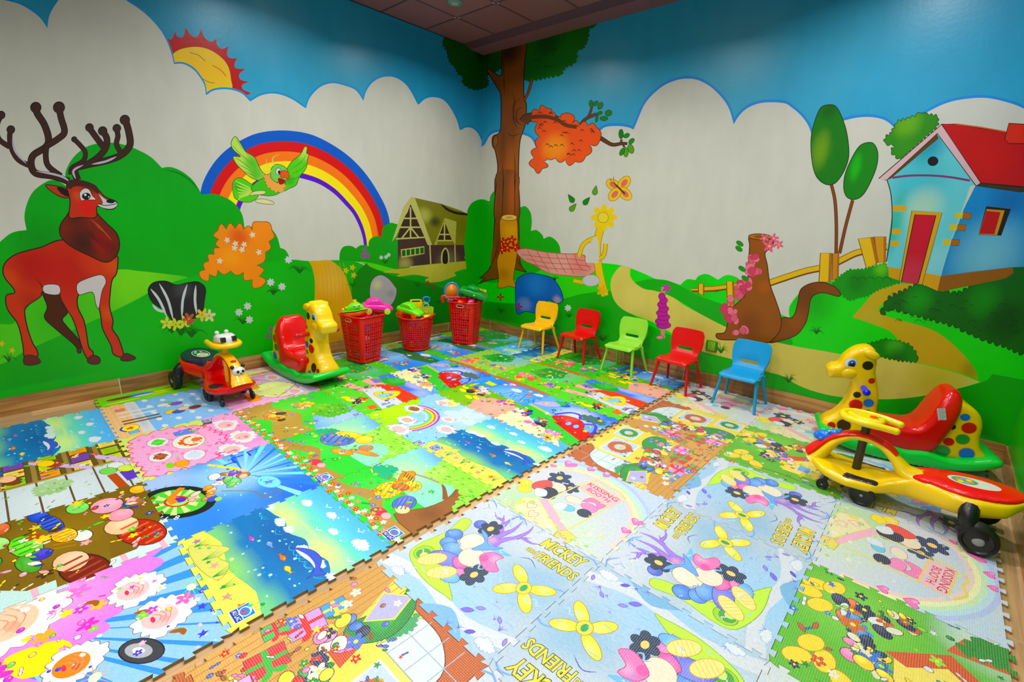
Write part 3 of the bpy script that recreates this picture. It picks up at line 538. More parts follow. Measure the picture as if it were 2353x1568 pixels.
# ---- tree in the corner
leafR = cE((1280, 285), (1500, 230), (1680, 170), (1790, 100), (1775, 190), (1735, 200), (1730, 240), (1720, 300), (1690, 350), (1640, 360), (1645, 420), (1620, 460), (1560, 480), (1530, 540), (1460, 545), (1400, 560), (1340, 575), (1290, 580), (1268, 560), (1270, 400))
right.bumpy(leafR, 6, (10, 96, 18), dabs=[(1300, 130, 60, (14, 116, 20), .7), (1260, 95, 40, (4, 60, 12), .8)], seed=11)
leafL = cE((700, 270), (780, 285), (860, 330), (900, 380), (1010, 380), (1090, 350), (1100, 480), (1070, 510), (1000, 500), (1000, 620), (920, 645), (860, 620), (830, 600), (835, 550), (790, 520), (780, 480), (740, 450), (720, 400), (730, 370), (700, 340), (690, 310))
for W_ in (left, right): W_.bumpy(leafL, 5, (6, 82, 18), dabs=[(1050, 150, 40, (8, 92, 20), .7), (1110, 130, 26, (2, 34, 10), .8)], outline=(4, 50, 12), ow=1, seed=12)
for x, y in [(1075, 150), (1125, 145), (1265, 115), (1225, 140), (1250, 155)]: right.line([(x, y), (x+4, y-5), (x+8, y), (x+12, y-5), (x+15, y+2)], (2, 44, 12), 1.1); left.line([(x, y), (x+4, y-5), (x+8, y), (x+12, y-5)], (2, 44, 12), 1.1)
TR = (134, 72, 22)
roots = cD((990, 935), (1030, 905), (1080, 850), (1105, 770), (1115, 560), (1130, 300), (1140, 0), (1330, 0), (1338, 200), (1345, 560), (1350, 770), (1380, 850), (1410, 885), (1350, 870), (1300, 860), (1240, 870), (1150, 940), (1060, 960), (975, 990), (1030, 950), (1000, 938))
for W_ in (left, right):
    W_.fill(roots, (112, 66, 20), 4, outline=DARK, ow=1.8)
right.fill(cE((1155, 270), (1280, 270), (1272, 450), (1265, 560), (1268, 700), (1285, 760), (1275, 900), (1240, 1010), (1230, 1150), (1228, 1300), (1225, 1600), (1060, 1600), (1070, 1300), (1078, 1200), (1060, 1090), (1040, 1050), (1042, 985), (1085, 960), (1100, 900), (1100, 700), (1080, 640), (1000, 510), (1020, 500), (1100, 545), (1105, 400), (1110, 300)), TR, 4, outline=DARK, ow=2, dabs=[(1170, 120, 40, (30, 16, 8), .9), (1180, 300, 26, (110, 60, 24), .8, 60), (1172, 430, 18, (176, 96, 24), .8, 110), (1190, 360, 14, (150, 88, 20), .7, 90), (1155, 330, 10, (90, 50, 18), .7, 60)])
right.fill(cD((1150, -10), (1330, -10), (1338, 300), (1340, 560), (1345, 760), (1100, 830), (1120, 560), (1145, 200)), (120, 66, 20), 4, dabs=[(1178, 450, 16, (172, 88, 22), .8, 80), (1150, 560, 14, (72, 44, 18), .7, 70)])
for pts in [((1110, 1180), (1120, 1300), (1112, 1450)), ((1195, 1100), (1205, 1250), (1198, 1450)), ((1180, 660), (1200, 740), (1190, 860), (1230, 940)), ((1250, 700), (1190, 760), (1200, 860), (1250, 900)), ((1270, 770), (1215, 800), (1220, 880), (1262, 900)), ((1130, 300), (1120, 500), (1130, 700)), ((1150, 950), (1180, 980), (1250, 960))]: right.line(cE(*pts), (50, 26, 10), 1.6, taper=True)
for pts in [((1300, -60), (1305, 200), (1300, 500)), ((1200, 0), (1195, 260), (1185, 480)), ((1150, 640), (1120, 760), (1060, 880)), ((1320, 700), (1330, 780), (1370, 850))]: right.line(cD(*pts), (44, 26, 10), 1.6, taper=True)
right.ell(*cE((1062, 1018))[0], 6, 13, (150, 84, 30), .1, outline=DARK, ow=1.4)
right.line(cE((1270, 720), (1300, 660), (1325, 570)), (60, 26, 12), 7); right.line(cE((1270, 720), (1300, 660), (1325, 570)), (140, 70, 34), 4.5)
# branch
br = cF((260, 400), (300, 350), (400, 335), (520, 335), (640, 370), (740, 430), (860, 450), (960, 500), (1060, 540), (1150, 590), (1260, 650), (1370, 635), (1430, 640))
q = cr(br, 4, False); wv = np.linspace(20, 3, len(q)); a, b = ribbon(q, wv+3); right._add([right.M(np.vstack([a, b[::-1]]))], DARK); a, b = ribbon(q, wv); right._add([right.M(np.vstack([a, b[::-1]]))], (98, 52, 30))
for pts, w in [(((890, 440), (960, 360), (1080, 305)), 6), (((980, 345), (1010, 290), (1030, 220)), 4), (((1350, 640), (1365, 590)), 3), (((1370, 640), (1400, 680)), 3)]: right.line(cF(*pts), DARK, w+2); right.line(cF(*pts), (104, 54, 34), w)
for x, y, rx, ry, rot, c in [(1020, 188, 5, 8, 0, 0), (1072, 186, 4.5, 7.5, .8, 0), (1125, 212, 5.5, 9, .5, 0), (1115, 295, 3.8, 7, 1.2, 0), (1085, 352, 3, 9.5, .2, 0), (1165, 355, 9, 5.5, 0, 0), (1217, 293, 8, 7, -.4, 0), (1358, 530, 5.5, 11, 0, 0), (1420, 548, 7.5, 5, -.5, 1), (1475, 610, 5, 8, .8, 1), (1468, 697, 7, 11, -.3, 2), (1412, 735, 6, 11, 0, 2), (1370, 730, 5, 9.5, .5, 1)]:
    p = cF((x, y))[0]; right.ell(p[0], p[1], rx, ry, [(8, 116, 22), (20, 132, 24), (86, 150, 20)][c], rot, outline=(10, 50, 10), ow=1)
for x, y, rot, c in [(800, 1265, -.6, 1), (810, 1365, .7, 2), (963, 1292, .7, 1), (1065, 1175, .2, 2)]:
    p = cF((x, y))[0]; c_, s_ = math.cos(rot), math.sin(rot)
    P = [(0, -14), (4.5, -4), (6, 4), (0, 9), (-6, 4), (-4.5, -4)]
    right.fill([(p[0]+a*c_-b*s_, p[1]+a*s_+b*c_)+((1,) if i == 0 else ()) for i, (a, b) in enumerate(P)], [0, (20, 120, 20), (90, 150, 20)][c], 4, outline=(30, 60, 14), ow=1)
# plain stand-ins for the painted figures: clusters of autumn leaves, stump, blossoms, blue rock, sunflowers, foxglove, old tree stump with a root
right.bumpy(cF((350, 300), (520, 240), (540, 300), (700, 400), (760, 290), (800, 420), (1080, 450), (1120, 600), (1000, 640), (960, 780), (840, 840), (620, 800), (500, 760), (470, 920), (380, 920), (380, 800), (440, 560), (420, 400)), 13, (222, 88, 24), dabs=[(1275, 340, 40, (232, 146, 44), .9), (1240, 270, 26, (206, 66, 20), .7), (1355, 320, 24, (226, 84, 20), .7)], outline=(70, 30, 12), ow=1.4, seed=21)
rr_ = random.Random(9)
for k in range(30):
    x, y = rr_.uniform(1234, 1370), 0; y = 268+(x-1230)*.35+rr_.uniform(-16, 70)
    if (x < 1262 and y > 350) or y > 365: continue
    right.line([(x, y), (x+5, y-4), (x+10, y+1)], (60, 34, 22), 1.8, 4, True)
right.line(br[1:7], (98, 52, 30), 9)
# honey-coloured stump beside the trunk
right.fill([(1143, 660), (1146, 640), (1142, 600), (1150, 570), (1148, 520), (1152, 500), (1175, 494), (1188, 505), (1190, 560), (1186, 600), (1180, 640), (1188, 662), (1170, 658), (1156, 662)], (196, 136, 40), 5, outline=(80, 44, 14), ow=1.4, dabs=[(1172, 530, 20, (212, 160, 50), .8), (1158, 630, 18, (166, 104, 26), .7)])
right.ell(1170, 500, 18, 7, (226, 190, 110), 0, outline=(90, 50, 16), ow=1.2); right.ell(1170, 500, 9, 3.4, (206, 160, 80)); [flower(right, x_, y_, 11, (176, 24, 38), 5, (230, 180, 60), x_) for x_, y_ in ((1158, 556), (1176, 552), (1166, 570), (1184, 568), (1154, 574))]
# checked blanket
bl = cD((1320, 700), (1400, 672), (1560, 700), (1764, 720), (1900, 722), (2000, 780), (2080, 815), (1960, 920), (1764, 915), (1600, 890), (1480, 820), (1390, 780))
right.fill(bl, (214, 150, 140), 3, outline=(176, 60, 56), ow=1.4, dabs=[(1290, 605, 40, (222, 170, 158), .7), (1330, 610, 30, (206, 120, 112), .6)])
for k in range(7): right.line(cD((1420+85*k, 690+6*k), (1470+80*k, 770+8*k), (1540+75*k, 870+8*k if k < 5 else 860)), (196, 62, 62), 1.2)
for k in range(3): right.line(cD((1370+40*k, 725+42*k), (1600+20*k, 755+48*k), (1850, 770+44*k), (2010-20*k, 800+36*k)), (196, 62, 62), 1.2)
# blue boulder
right.fill([(1184, 665), (1190, 640), (1215, 628), (1245, 632), (1270, 640), (1288, 665), (1294, 690), (1280, 698), (1262, 690), (1250, 705), (1235, 720), (1208, 716), (1188, 720)], (24, 94, 176), 5, outline=(14, 40, 90), ow=1.6, dabs=[(1230, 655, 34, (50, 124, 200), .7), (1280, 690, 12, (196, 170, 170), .8), (1205, 700, 20, (120, 140, 190), .7)])
tuft(right, 1275, 645, 16, (20, 26, 20), 7); flower(right, 1192, 705, 9, (150, 30, 130), 4)
# tall yellow blooms with pink buds
for pts, w in [(((1390, 680), (1376, 620), (1372, 560), (1388, 500)), 16), (((1330, 590), (1342, 560), (1372, 545)), 8), (((1352, 600), (1385, 590), (1392, 560)), 8), (((1318, 645), (1350, 650), (1376, 640)), 8)]: right.line(pts, (150, 110, 20), w+2.4); right.line(pts, (222, 190, 46), w)
right.fill([(1345, 600), (1356, 560), (1372, 545), (1376, 600), (1360, 604)], (214, 212, 206), 4); right.ell(1358, 645, 20, 13, (206, 206, 212), 0, outline=(150, 150, 150), ow=1)
flower(right, 1388, 500, 30, (226, 196, 50), 8, (214, 150, 60)); right.ell(1386, 500, 12, 12, (228, 206, 90), 0, outline=(150, 110, 20), ow=1)
for a_ in (-2.6, -.9, .75, 2.3):
    cx_, cy_ = 1424+17*math.cos(a_), 434+17*math.sin(a_)
    right.ell(cx_, cy_, 18, 12, (224, 190, 50), a_, outline=(170, 100, 30), ow=1.2); right.ell(cx_, cy_, 10, 6, (214, 110, 106), a_)
right.line([(1414, 424), (1424, 434), (1436, 446)], (90, 50, 24), 4, 3); right.line([(1414, 424), (1406, 418), (1402, 410)], (90, 50, 24), 1.2, 3); right.line([(1414, 424), (1410, 414), (1410, 406)], (90, 50, 24), 1.2, 3)
flower(right, 1384, 668, 14, (214, 170, 30), 5)
# pink foxglove
right.line([(1524, 778), (1522, 740), (1524, 660)], (214, 140, 130), 9)
for k in range(8): right.ell(1523+(-1)**k*2, 748-9.5*k, 17-1.3*k, 8, (186, 34, 150), 0, 14, outline=(90, 20, 80), ow=1.1)
flower(right, 1532, 662, 11, (190, 60, 160), 5); right.ell(1516, 776, 9, 4.5, (216, 150, 140), 0, outline=(120, 60, 60), ow=1)
# brown stump with a sweeping root
right.fill(cH((650, 1115), (760, 1110), (900, 1060), (980, 960), (1010, 860), (1030, 740), (1080, 690), (1160, 680), (1280, 712), (1296, 680), (1240, 620), (1140, 585), (1030, 595), (940, 650), (915, 760), (890, 860), (850, 905), (760, 915)), (124, 68, 16), 5, outline=(54, 30, 10), ow=2, dabs=[(1850, 680, 40, (96, 52, 14), .7), (1830, 740, 30, (140, 78, 18), .7)])
right.fill(cH((180, 1050), (260, 1030), (290, 900), (340, 800), (440, 700), (462, 560), (470, 400), (480, 250), (475, 180), (560, 165), (680, 180), (690, 260), (620, 320), (640, 430), (664, 600), (720, 760), (762, 900), (755, 1010), (690, 1100), (630, 1130), (480, 1105), (220, 1100)), (138, 78, 16), 5, outline=(54, 30, 10), ow=2, dabs=[(1720, 745, 40, (116, 58, 14), .7), (1757, 660, 20, (166, 90, 20), .7), (1750, 560, 24, (150, 80, 20), .6)])
rr_ = random.Random(31)
for k in range(46):
    t_ = rr_.random(); x_ = 1738-62*math.sin(t_*2.2)*min(1, t_*1.6)+rr_.uniform(-14, 14)+ (14*t_ if t_ > .8 else 0); y_ = 590+175*t_
    right.ell(x_, y_, rr_.uniform(7, 12), rr_.uniform(6, 9), [(214, 96, 118), (226, 120, 140), (196, 70, 96)][k % 3], rr_.uniform(0, 3), 10, outline=(150, 50, 70), ow=.8)
right.ell(*cH((575, 175))[0], 27, 7, (170, 104, 40), .05, outline=(54, 30, 10), ow=1.6); right.ell(*cH((575, 175))[0], 15, 3.6, (140, 76, 24), .05)
for x_, y_, r_ in [(1768, 566, 15), (1778, 548, 12), (1756, 548, 11), (1790, 562, 11)]: flower(right, x_, y_, r_, (216, 100, 130), 5, (240, 190, 90), x_)
for x_, y_ in [(1700, 560), (1698, 572), (1705, 618), (1712, 640)]: right.ell(x_, y_, 9, 5, (40, 140, 30), .6, outline=(10, 60, 10), ow=.8)
# tufts and flowers
for x, y, s, c in [(1152, 720, 18, (8, 84, 20)), (1308, 730, 16, (8, 90, 20)), (1385, 785, 24, (8, 90, 20)), (1657, 812, 28, (60, 140, 30)), (1812, 880, 30, (40, 120, 24)), (1876, 768, 24, (8, 100, 30))]: tuft(right, x, y, s, c, 9); tuft(right, x, y, s*.6, (8, 96, 24), 7)
flower(right, 1150, 683, 9, (160, 44, 22), 4); flower(right, 1305, 708, 8, (214, 224, 218), 7)

paint_mat = painted('mural_paint', .36, 'wall', .35)
wl = left.build('wall_left', paint_mat, lambda y, z: (0.0, y, z)); wl['kind'] = 'structure'
wr = right.build('wall_right', paint_mat, lambda x, z: (x, 0.0, z)); wr['kind'] = 'structure'
# ------------------------------------------------------------------ printed jigsaw mats
_tx = {}
def text_tris(s, off=0.0, space=1.0):
    k = (s, off, space)
    if k in _tx: return _tx[k]
    cu = bpy.data.curves.new('t', 'FONT'); cu.body = s; cu.size = 1; cu.offset = off; cu.resolution_u = 2; cu.space_character = space
    o = bpy.data.objects.new('t', cu); me = o.to_mesh(); me.calc_loop_triangles()
    V = np.array([v.co[:2] for v in me.vertices]); T = [V[list(t.vertices)] for t in me.loop_triangles]
    T = [t for t in T if abs(np.cross(t[1]-t[0], t[2]-t[0])) > 1e-7]
    w = (V[:, 0].min(), V[:, 0].max())
    o.to_mesh_clear(); bpy.data.objects.remove(o); bpy.data.curves.remove(cu)
    _tx[k] = (T, w); return _tx[k]
def text(P, s, x, y, w, h, col, off=0.0, rot=0, skew=0, edge=None):
    T0, w0 = text_tris(s, 0)
    W0 = w0[1]-w0[0]
    for o, c in ([(edge[1], edge[0])] if edge else [])+[(off, col)]:
        T, _ = text_tris(s, o)
        out = []
        for t in T:
            q = np.array(t); X = (q[:, 0]-w0[0])/W0*w; Y = q[:, 1]/.72*h; X = X+Y*skew
            c_, s_ = math.cos(rot), math.sin(rot)
            out.append(np.column_stack([x+X*c_-Y*s_, y+X*s_+Y*c_]))
        P.tris(out, c)
def heart(P, x, y, s, c=(240, 120, 190), oc=(200, 60, 150)):
    pts = [(0, -1, 1), (-.55, -.45), (-1, .15), (-.85, .7), (-.4, .8), (0, .4, 1), (.4, .8), (.85, .7), (1, .15), (.55, -.45)]
    P.fill([(x+p[0]*s, y+p[1]*s)+tuple(p[2:]) for p in pts], c, 3, outline=oc, ow=.005, dabs=[(x-.4*s, y+.4*s, .5*s, (255, 210, 235), .8)])
def puff(P, x, y, s, c=(245, 248, 250), o=None, seed=1, flat=.7):
    P.bumpy([(x-s, y), (x-.5*s, y+flat*s*.7), (x+.1*s, y+flat*s), (x+.8*s, y+flat*s*.6), (x+s, y), (x+.3*s, y-.3*s), (x-.5*s, y-.3*s)], s*.28, c, outline=o, ow=.004, seed=seed)
def star(P, x, y, s, c, n=5, rot=0):
    P.fill([(x+math.cos(rot+PI/2+i*PI/n)*s*(1 if i % 2 == 0 else .42), y+math.sin(rot+PI/2+i*PI/n)*s*(1 if i % 2 == 0 else .42)) for i in range(2*n)], c, 0)
def logo(P, x, y, s, rot=0):
    q = lambda a, b: (x+(a*math.cos(rot)-b*math.sin(rot))*s, y+(a*math.sin(rot)+b*math.cos(rot))*s)
    P.fill([q(-.5, -.5), q(.5, -.5), q(.5, .5), q(-.5, .5)], (245, 250, 255), 0)
    P.fill([q(-.46, -.46), q(.46, -.46), q(.46, -.12), q(-.46, -.12)], (20, 60, 160), 0)
    P.fill([q(-.46, -.08), q(.46, -.08), q(.46, .46), q(-.46, .46)], (20, 120, 215), 0)
    P.ell(*q(0, .14), .36*s, .3*s, (240, 245, 250), rot, 16); P.ell(*q(0, .12), .3*s, .22*s, (30, 130, 215), rot, 16)
    for t, yy, w, h, c in (('AL', -.04, .42, .28, (220, 40, 30)), ('AU LAC', -.37, .8, .2, (250, 250, 250))):
        a = q(-w/2, yy); text(P, t, a[0], a[1], w*s, h*s, c, .02, rot)
BRIGHT = [(232, 60, 60), (246, 196, 40), (50, 120, 220), (240, 130, 190), (60, 170, 60), (245, 140, 40), (150, 80, 190), (240, 240, 235)]
def posy(P, x, y, s, cols, n=10, seed=1, edge=(50, 40, 50), petals=True):
    """a bunch of printed flowers, balls and petals"""
    r = random.Random(seed)
    for k in range(n):
        a, d = r.uniform(0, 2*PI), s*math.sqrt(r.random())*.85; c = cols[k % len(cols)]; q = s*r.uniform(.2, .38)
        px, py = x+d*math.cos(a), y+d*math.sin(a)*.8
        if petals and r.random() < .35:
            for j in range(5): P.ell(px+math.cos(j*1.257)*q*.6, py+math.sin(j*1.257)*q*.6, q*.48, q*.32, c, j*1.257, 8)
            P.ell(px, py, q*.25, q*.25, (250, 220, 90), 0, 6)
        else:
            P.ell(px, py, q, q*r.uniform(.55, .9), c, r.uniform(0, PI), 12, outline=edge, ow=.004, dabs=[(px-q*.3, py+q*.3, q*.7, tuple(min(255, v+50) for v in c), .7)])
def fish(P, x, y, s, c, d=1):
    P.fill([(x-s*d, y), (x-.3*s*d, y+.45*s), (x+.6*s*d, y+.1*s), (x+s*d, y+.5*s, 1), (x+.85*s*d, y), (x+s*d, y-.4*s, 1), (x+.6*s*d, y-.1*s), (x-.3*s*d, y-.4*s)], c, 3, outline=tuple(v//2 for v in c), ow=.003)
    P.ell(x-.55*s*d, y+.08*s, .09*s, .1*s, (250, 250, 250), 0, 7)
def tulips(P, x0, x1, y, n, seed=1):
    r = random.Random(seed)
    for k in range(n):
        x = x0+(x1-x0)*(k+.5)/n; yy = y+r.uniform(-.025, .03)
        c = [(240, 70, 40), (250, 245, 240), (245, 130, 110)][k % 3]; s = .017
        for j in range(5): P.ell(x+math.cos(j*1.257)*s*.8, yy+math.sin(j*1.257)*s*.8, s*.75, s*.5, c, j*1.257, 7)
        P.ell(x, yy, s*.4, s*.4, (250, 210, 60), 0, 6)
def tree_crown(P, pts, r, c, hi, seed=1, marks=26, mc=(60, 150, 50)):
    P.bumpy(pts, r, c, seed=seed, dabs=[(pts[0][0], pts[0][1], .25, hi, .5)])
    q = np.array([(p[0], p[1]) for p in pts]); a, b = q.min(0), q.max(0); rr = random.Random(seed)
    for k in range(marks):
        x, y = rr.uniform(a[0]+.03, b[0]-.03), rr.uniform(a[1]+.03, b[1]-.03)
        if winding(q, np.array([x]), np.array([y]))[0] == 0: continue
        s = rr.uniform(.012, .028)
        P.fill([(x-s, y-s*.4), (x-s*.2, y+s*.7), (x+s, y+s*.2), (x+s*.2, y-s*.2)], hi if k % 2 else mc, 0)
# --- pictures; (0,0) is the lower left corner of the print, (1,1) the upper right
def ocean(P, v=0):          # sand, sea, foam, green sky, blue sky, running up the tile
    D = [(.3, .08, .28, (60, 180, 120), .6), (.8, .1, .3, (70, 185, 130), .6)]
    P.fill([(-.1, -.1), (1.1, -.1), (1.1, .2), (-.1, .2)], (240, 222, 110), 0)
    P.fill([(-.1, .17), (.2, .2), (.5, .15), (.8, .2), (1.1, .17), (1.1, .62), (-.1, .62)], (20, 110, 170), 3, dabs=[(.1, .18, .3, (130, 200, 120), .95, .14), (.5, .16, .35, (140, 205, 110), .95, .15), (.95, .18, .3, (120, 200, 130), .95, .15), (.5, .5, .5, (14, 84, 150), .8, .14)])
    P.fill([(-.1, .6), (.1, .57), (.25, .6), (.4, .56), (.55, .61), (.7, .58), (.85, .62), (1.1, .57), (1.1, 1.1), (-.1, 1.1)], (110, 208, 186), 4, dabs=[(.2, .62, .35, (214, 236, 140), .9, .13), (.75, .64, .35, (216, 238, 140), .9, .13), (.5, 1.05, 1.0, (90, 170, 245), .98, .3), (0, 1.05, .6, (90, 170, 245), .9, .28), (1, 1.05, .6, (90, 170, 245), .9, .28)])
    r = random.Random(v+3)
    for k in range(8):
        x = r.uniform(0, 1); y = .57+r.uniform(-.02, .02)
        P.bumpy([(x-.05, y-.015), (x-.02, y+.03), (x+.05, y+.012), (x+.02, y-.02)], .012, (222, 240, 244), seed=k)
    for k in range(10): x = r.uniform(0, 1); P.line([(x, .52), (x+.05, .49), (x+.1, .53)], (70, 190, 210), .004, 3, True)
    for x, y, s in [(.15, .8, .055), (.42, .86, .05), (.6, .78, .045), (.85, .84, .075)]: puff(P, x, y, s, (232, 242, 252), (150, 190, 230), int(x*9))
    for x, y in [(.3, .9), (.72, .92), (.5, .72), (.93, .72)]: P.line([(x-.03, y+.012), (x-.01, y), (x, y-.012), (x+.015, y), (x+.035, y+.014)], (245, 248, 250), .007, 3); 
    # plain leaping dolphin
    P.fill([(.56, .5, 1), (.62, .56), (.7, .6), (.8, .6), (.88, .55), (.95, .56, 1), (.91, .5), (.9, .45, 1), (.87, .51), (.78, .545), (.66, .53)], (60, 84, 190), 4, outline=(30, 50, 120), ow=.004)
    P.fill([(.6, .52), (.7, .55), (.8, .55), (.85, .53), (.78, .535), (.68, .52)], (232, 238, 244), 3)
    for k, c in enumerate([(150, 90, 190), (110, 150, 220), (240, 120, 60), (250, 200, 60)]): fish(P, .25+.17*k+r.uniform(-.05, .05), .36+r.uniform(-.08, .08), .045, c, 1 if k % 2 else -1)
    for k in range(16): P.ell(r.uniform(0, 1), r.uniform(.22, .5), r.uniform(.006, .014), r.uniform(.006, .012), (170, 224, 236), 0, 8)
    P.fill([(.1, .05), (.2, .16), (.3, .22), (.34, .14), (.45, .17), (.55, .08), (.4, .03), (.2, .02)], (206, 204, 112), 4, outline=(140, 150, 60), ow=.004)
    for x in (.13, .3, .5, .63, .9):
        for k in range(4): P.line([(x, .06), (x+.015*(k-1.5), .12), (x+.03*(k-1.5), .17+.01*k)], (50, 150, 70), .009, 3, 'end')
    for x, y, c in [(.08, .09, (160, 120, 170)), (.72, .07, (244, 140, 140)), (.85, .1, (240, 120, 60)), (.4, .1, (246, 160, 150))]: star(P, x, y, .035, c, 5, x*5)
    logo(P, .9 if v % 2 == 0 else .12, .09, .11)
    deco(P, v+1, 22, [(30, 140, 80), (90, 190, 110), (206, 150, 70), (250, 240, 170)], (0, .0, 1, .2), .01, .026, 'tlds'); deco(P, v+2, 26, [(60, 150, 210), (120, 200, 220), (30, 90, 150)], (0, .24, 1, .56), .006, .016, 'dr')
    deco(P, v+3, 14, [(240, 248, 252), (150, 200, 240)], (0, .7, 1, 1), .008, .02, 'dr')
def clouds_room(P, v=0):    # sky wallpaper with little clouds, wooden floor
    P.fill([(-.1, -.1), (1.1, -.1), (1.1, 1.1), (-.1, 1.1)], (128, 182, 240), 0, dabs=[(.5, .9, .6, (160, 205, 250), .7)])
    for k in range(22):
        x, y = (k % 5)*.22+.05+(.1 if (k//5) % 2 else 0), .38+(k//5)*.15
        puff(P, x, y, .042, (244, 247, 250), None, k)
    P.fill([(-.1, -.1), (1.1, -.1), (1.1, .2), (-.1, .2)], (240, 190, 140), 0); P.fill([(-.1, .2), (1.1, .2), (1.1, .3), (-.1, .3)], (226, 226, 232), 0, dabs=[(.5, .25, .5, (170, 176, 190), .6, .04)])
    for k in range(5): P.line([(-.1, .04*k), (1.1, .04*k-.01)], (222, 168, 116), .004, 0)
    # skittles, ball, hobby horse stick
    P.ell(.78, .13, .085, .075, (248, 228, 90), 0, 18, outline=(150, 110, 40), ow=.006); star(P, .78, .13, .05, (224, 80, 40)); P.line([(.71, .08), (.78, .055), (.86, .09)], (50, 80, 190), .02, 4)
    for x, c in [(.3, (240, 244, 246)), (.42, (240, 244, 246)), (.56, (110, 70, 40)), (.64, (110, 70, 40))]: P.line([(x, .1), (x+.01, .42)], c, .035, 0); 
    for x, y, c in [(.3, .55, (120, 200, 110)), (.36, .62, (140, 80, 190)), (.32, .5, (236, 240, 242)), (.58, .52, (240, 200, 60)), (.62, .58, (60, 90, 200)), (.56, .64, (240, 200, 160)), (.6, .74, (130, 54, 34))]: P.ell(x, y, .055, .06, c, .3, 12, outline=(60, 50, 60), ow=.004)
    for x, c in [(.2, (236, 120, 120)), (.9, (110, 180, 230))]: P.fill([(x-.04, .1), (x+.04, .1), (x+.04, .18), (x-.04, .18)], c, 0, outline=(60, 60, 70), ow=.004)
    deco(P, 3, 14, [(250, 252, 255), (90, 150, 220)], (0, .32, 1, 1), .008, .018, 'dr'); deco(P, 4, 10, [(200, 140, 90), (250, 210, 160)], (0, 0, 1, .18), .01, .02, 'r')
def candy(P, v=0):          # pink gingham table with cakes
    P.fill([(-.1, -.1), (1.1, -.1), (1.1, 1.1), (-.1, 1.1)], (206, 224, 120), 0)
    P.fill([(.0, .7), (1.1, .55), (1.1, 1.1), (-.1, 1.1)], (240, 168, 216), 0, dabs=[(.6, .9, .4, (222, 120, 190), .6)])
    P.fill([(.5, .4), (1.1, .4), (1.1, .62), (.5, .7)], (236, 130, 200), 0)
    P.bumpy([(.08, .1), (.5, .03), (.95, .08), (.97, .5), (.6, .72), (.15, .62), (.04, .35)], .06, (246, 170, 214), outline=(226, 60, 120), ow=.012, seed=3)
    for a in range(9):
        for b in range(9):
            if (a+b) % 2 == 0: P.fill([(.12+.09*a, .12+.055*b), (.165+.09*a, .12+.055*b), (.165+.09*a, .147+.055*b), (.12+.09*a, .147+.055*b)], (236, 130, 196), 0)
    for x, y, c, c2 in [(.3, .25, (250, 250, 250), (80, 190, 60)), (.62, .2, (250, 250, 250), (150, 60, 30)), (.78, .42, (250, 250, 250), (210, 220, 245))]:
        P.ell(x, y, .11, .085, c, 0, 20, outline=(190, 120, 170), ow=.006); P.bumpy([(x-.07, y), (x, y+.05), (x+.07, y), (x, y-.05)], .018, c2, seed=5, dabs=[(x, y, .05, tuple(min(255, q+60) for q in c2), .5)])
    P.ell(.46, .46, .17, .13, (252, 248, 236), 0, 24, outline=(190, 130, 120), ow=.006); P.bumpy([(.34, .47), (.46, .57), (.58, .47), (.46, .38)], .03, (238, 90, 40), seed=3); P.ell(.46, .49, .09, .07, (255, 244, 220), 0, 18); P.ell(.46, .52, .05, .04, (240, 110, 70), 0, 12)
    P.fill([(.17, .4), (.27, .4), (.29, .55), (.15, .55)], (100, 130, 220), 0, outline=(60, 60, 140), ow=.005); posy(P, .22, .57, .06, [(240, 80, 80), (250, 200, 60), (120, 200, 90)], 6, 3)
    P.ell(.88, .3, .07, .05, (250, 160, 60), .2, 14, outline=(190, 100, 40), ow=.005); P.ell(.85, .22, .06, .03, (130, 200, 60), 0, 12)
    for x, y in [(.3, .82), (.68, .85), (.9, .68)]:
        puff(P, x, y-.02, .15, (248, 248, 250), (190, 170, 190), int(x*10), .9); P.ell(x, y+.01, .085, .07, (246, 190, 190), 0, 16); P.ell(x+.03, y+.03, .03, .02, (240, 120, 160), 0, 8)
    P.fill([(.02, .7), (.16, .66), (.18, .74), (.04, .78)], (120, 74, 40), 0); logo(P, .07, .72, .09)
    deco(P, 5, 30, [(240, 90, 150), (250, 250, 250), (120, 200, 90), (250, 180, 60)], (.05, .06, .95, .62), .008, .02, 'fdsb', (170, 60, 110)); deco(P, 6, 20, [(190, 90, 160), (250, 230, 120), (120, 70, 50)], (0, .6, 1, 1), .01, .028, 'fbl')
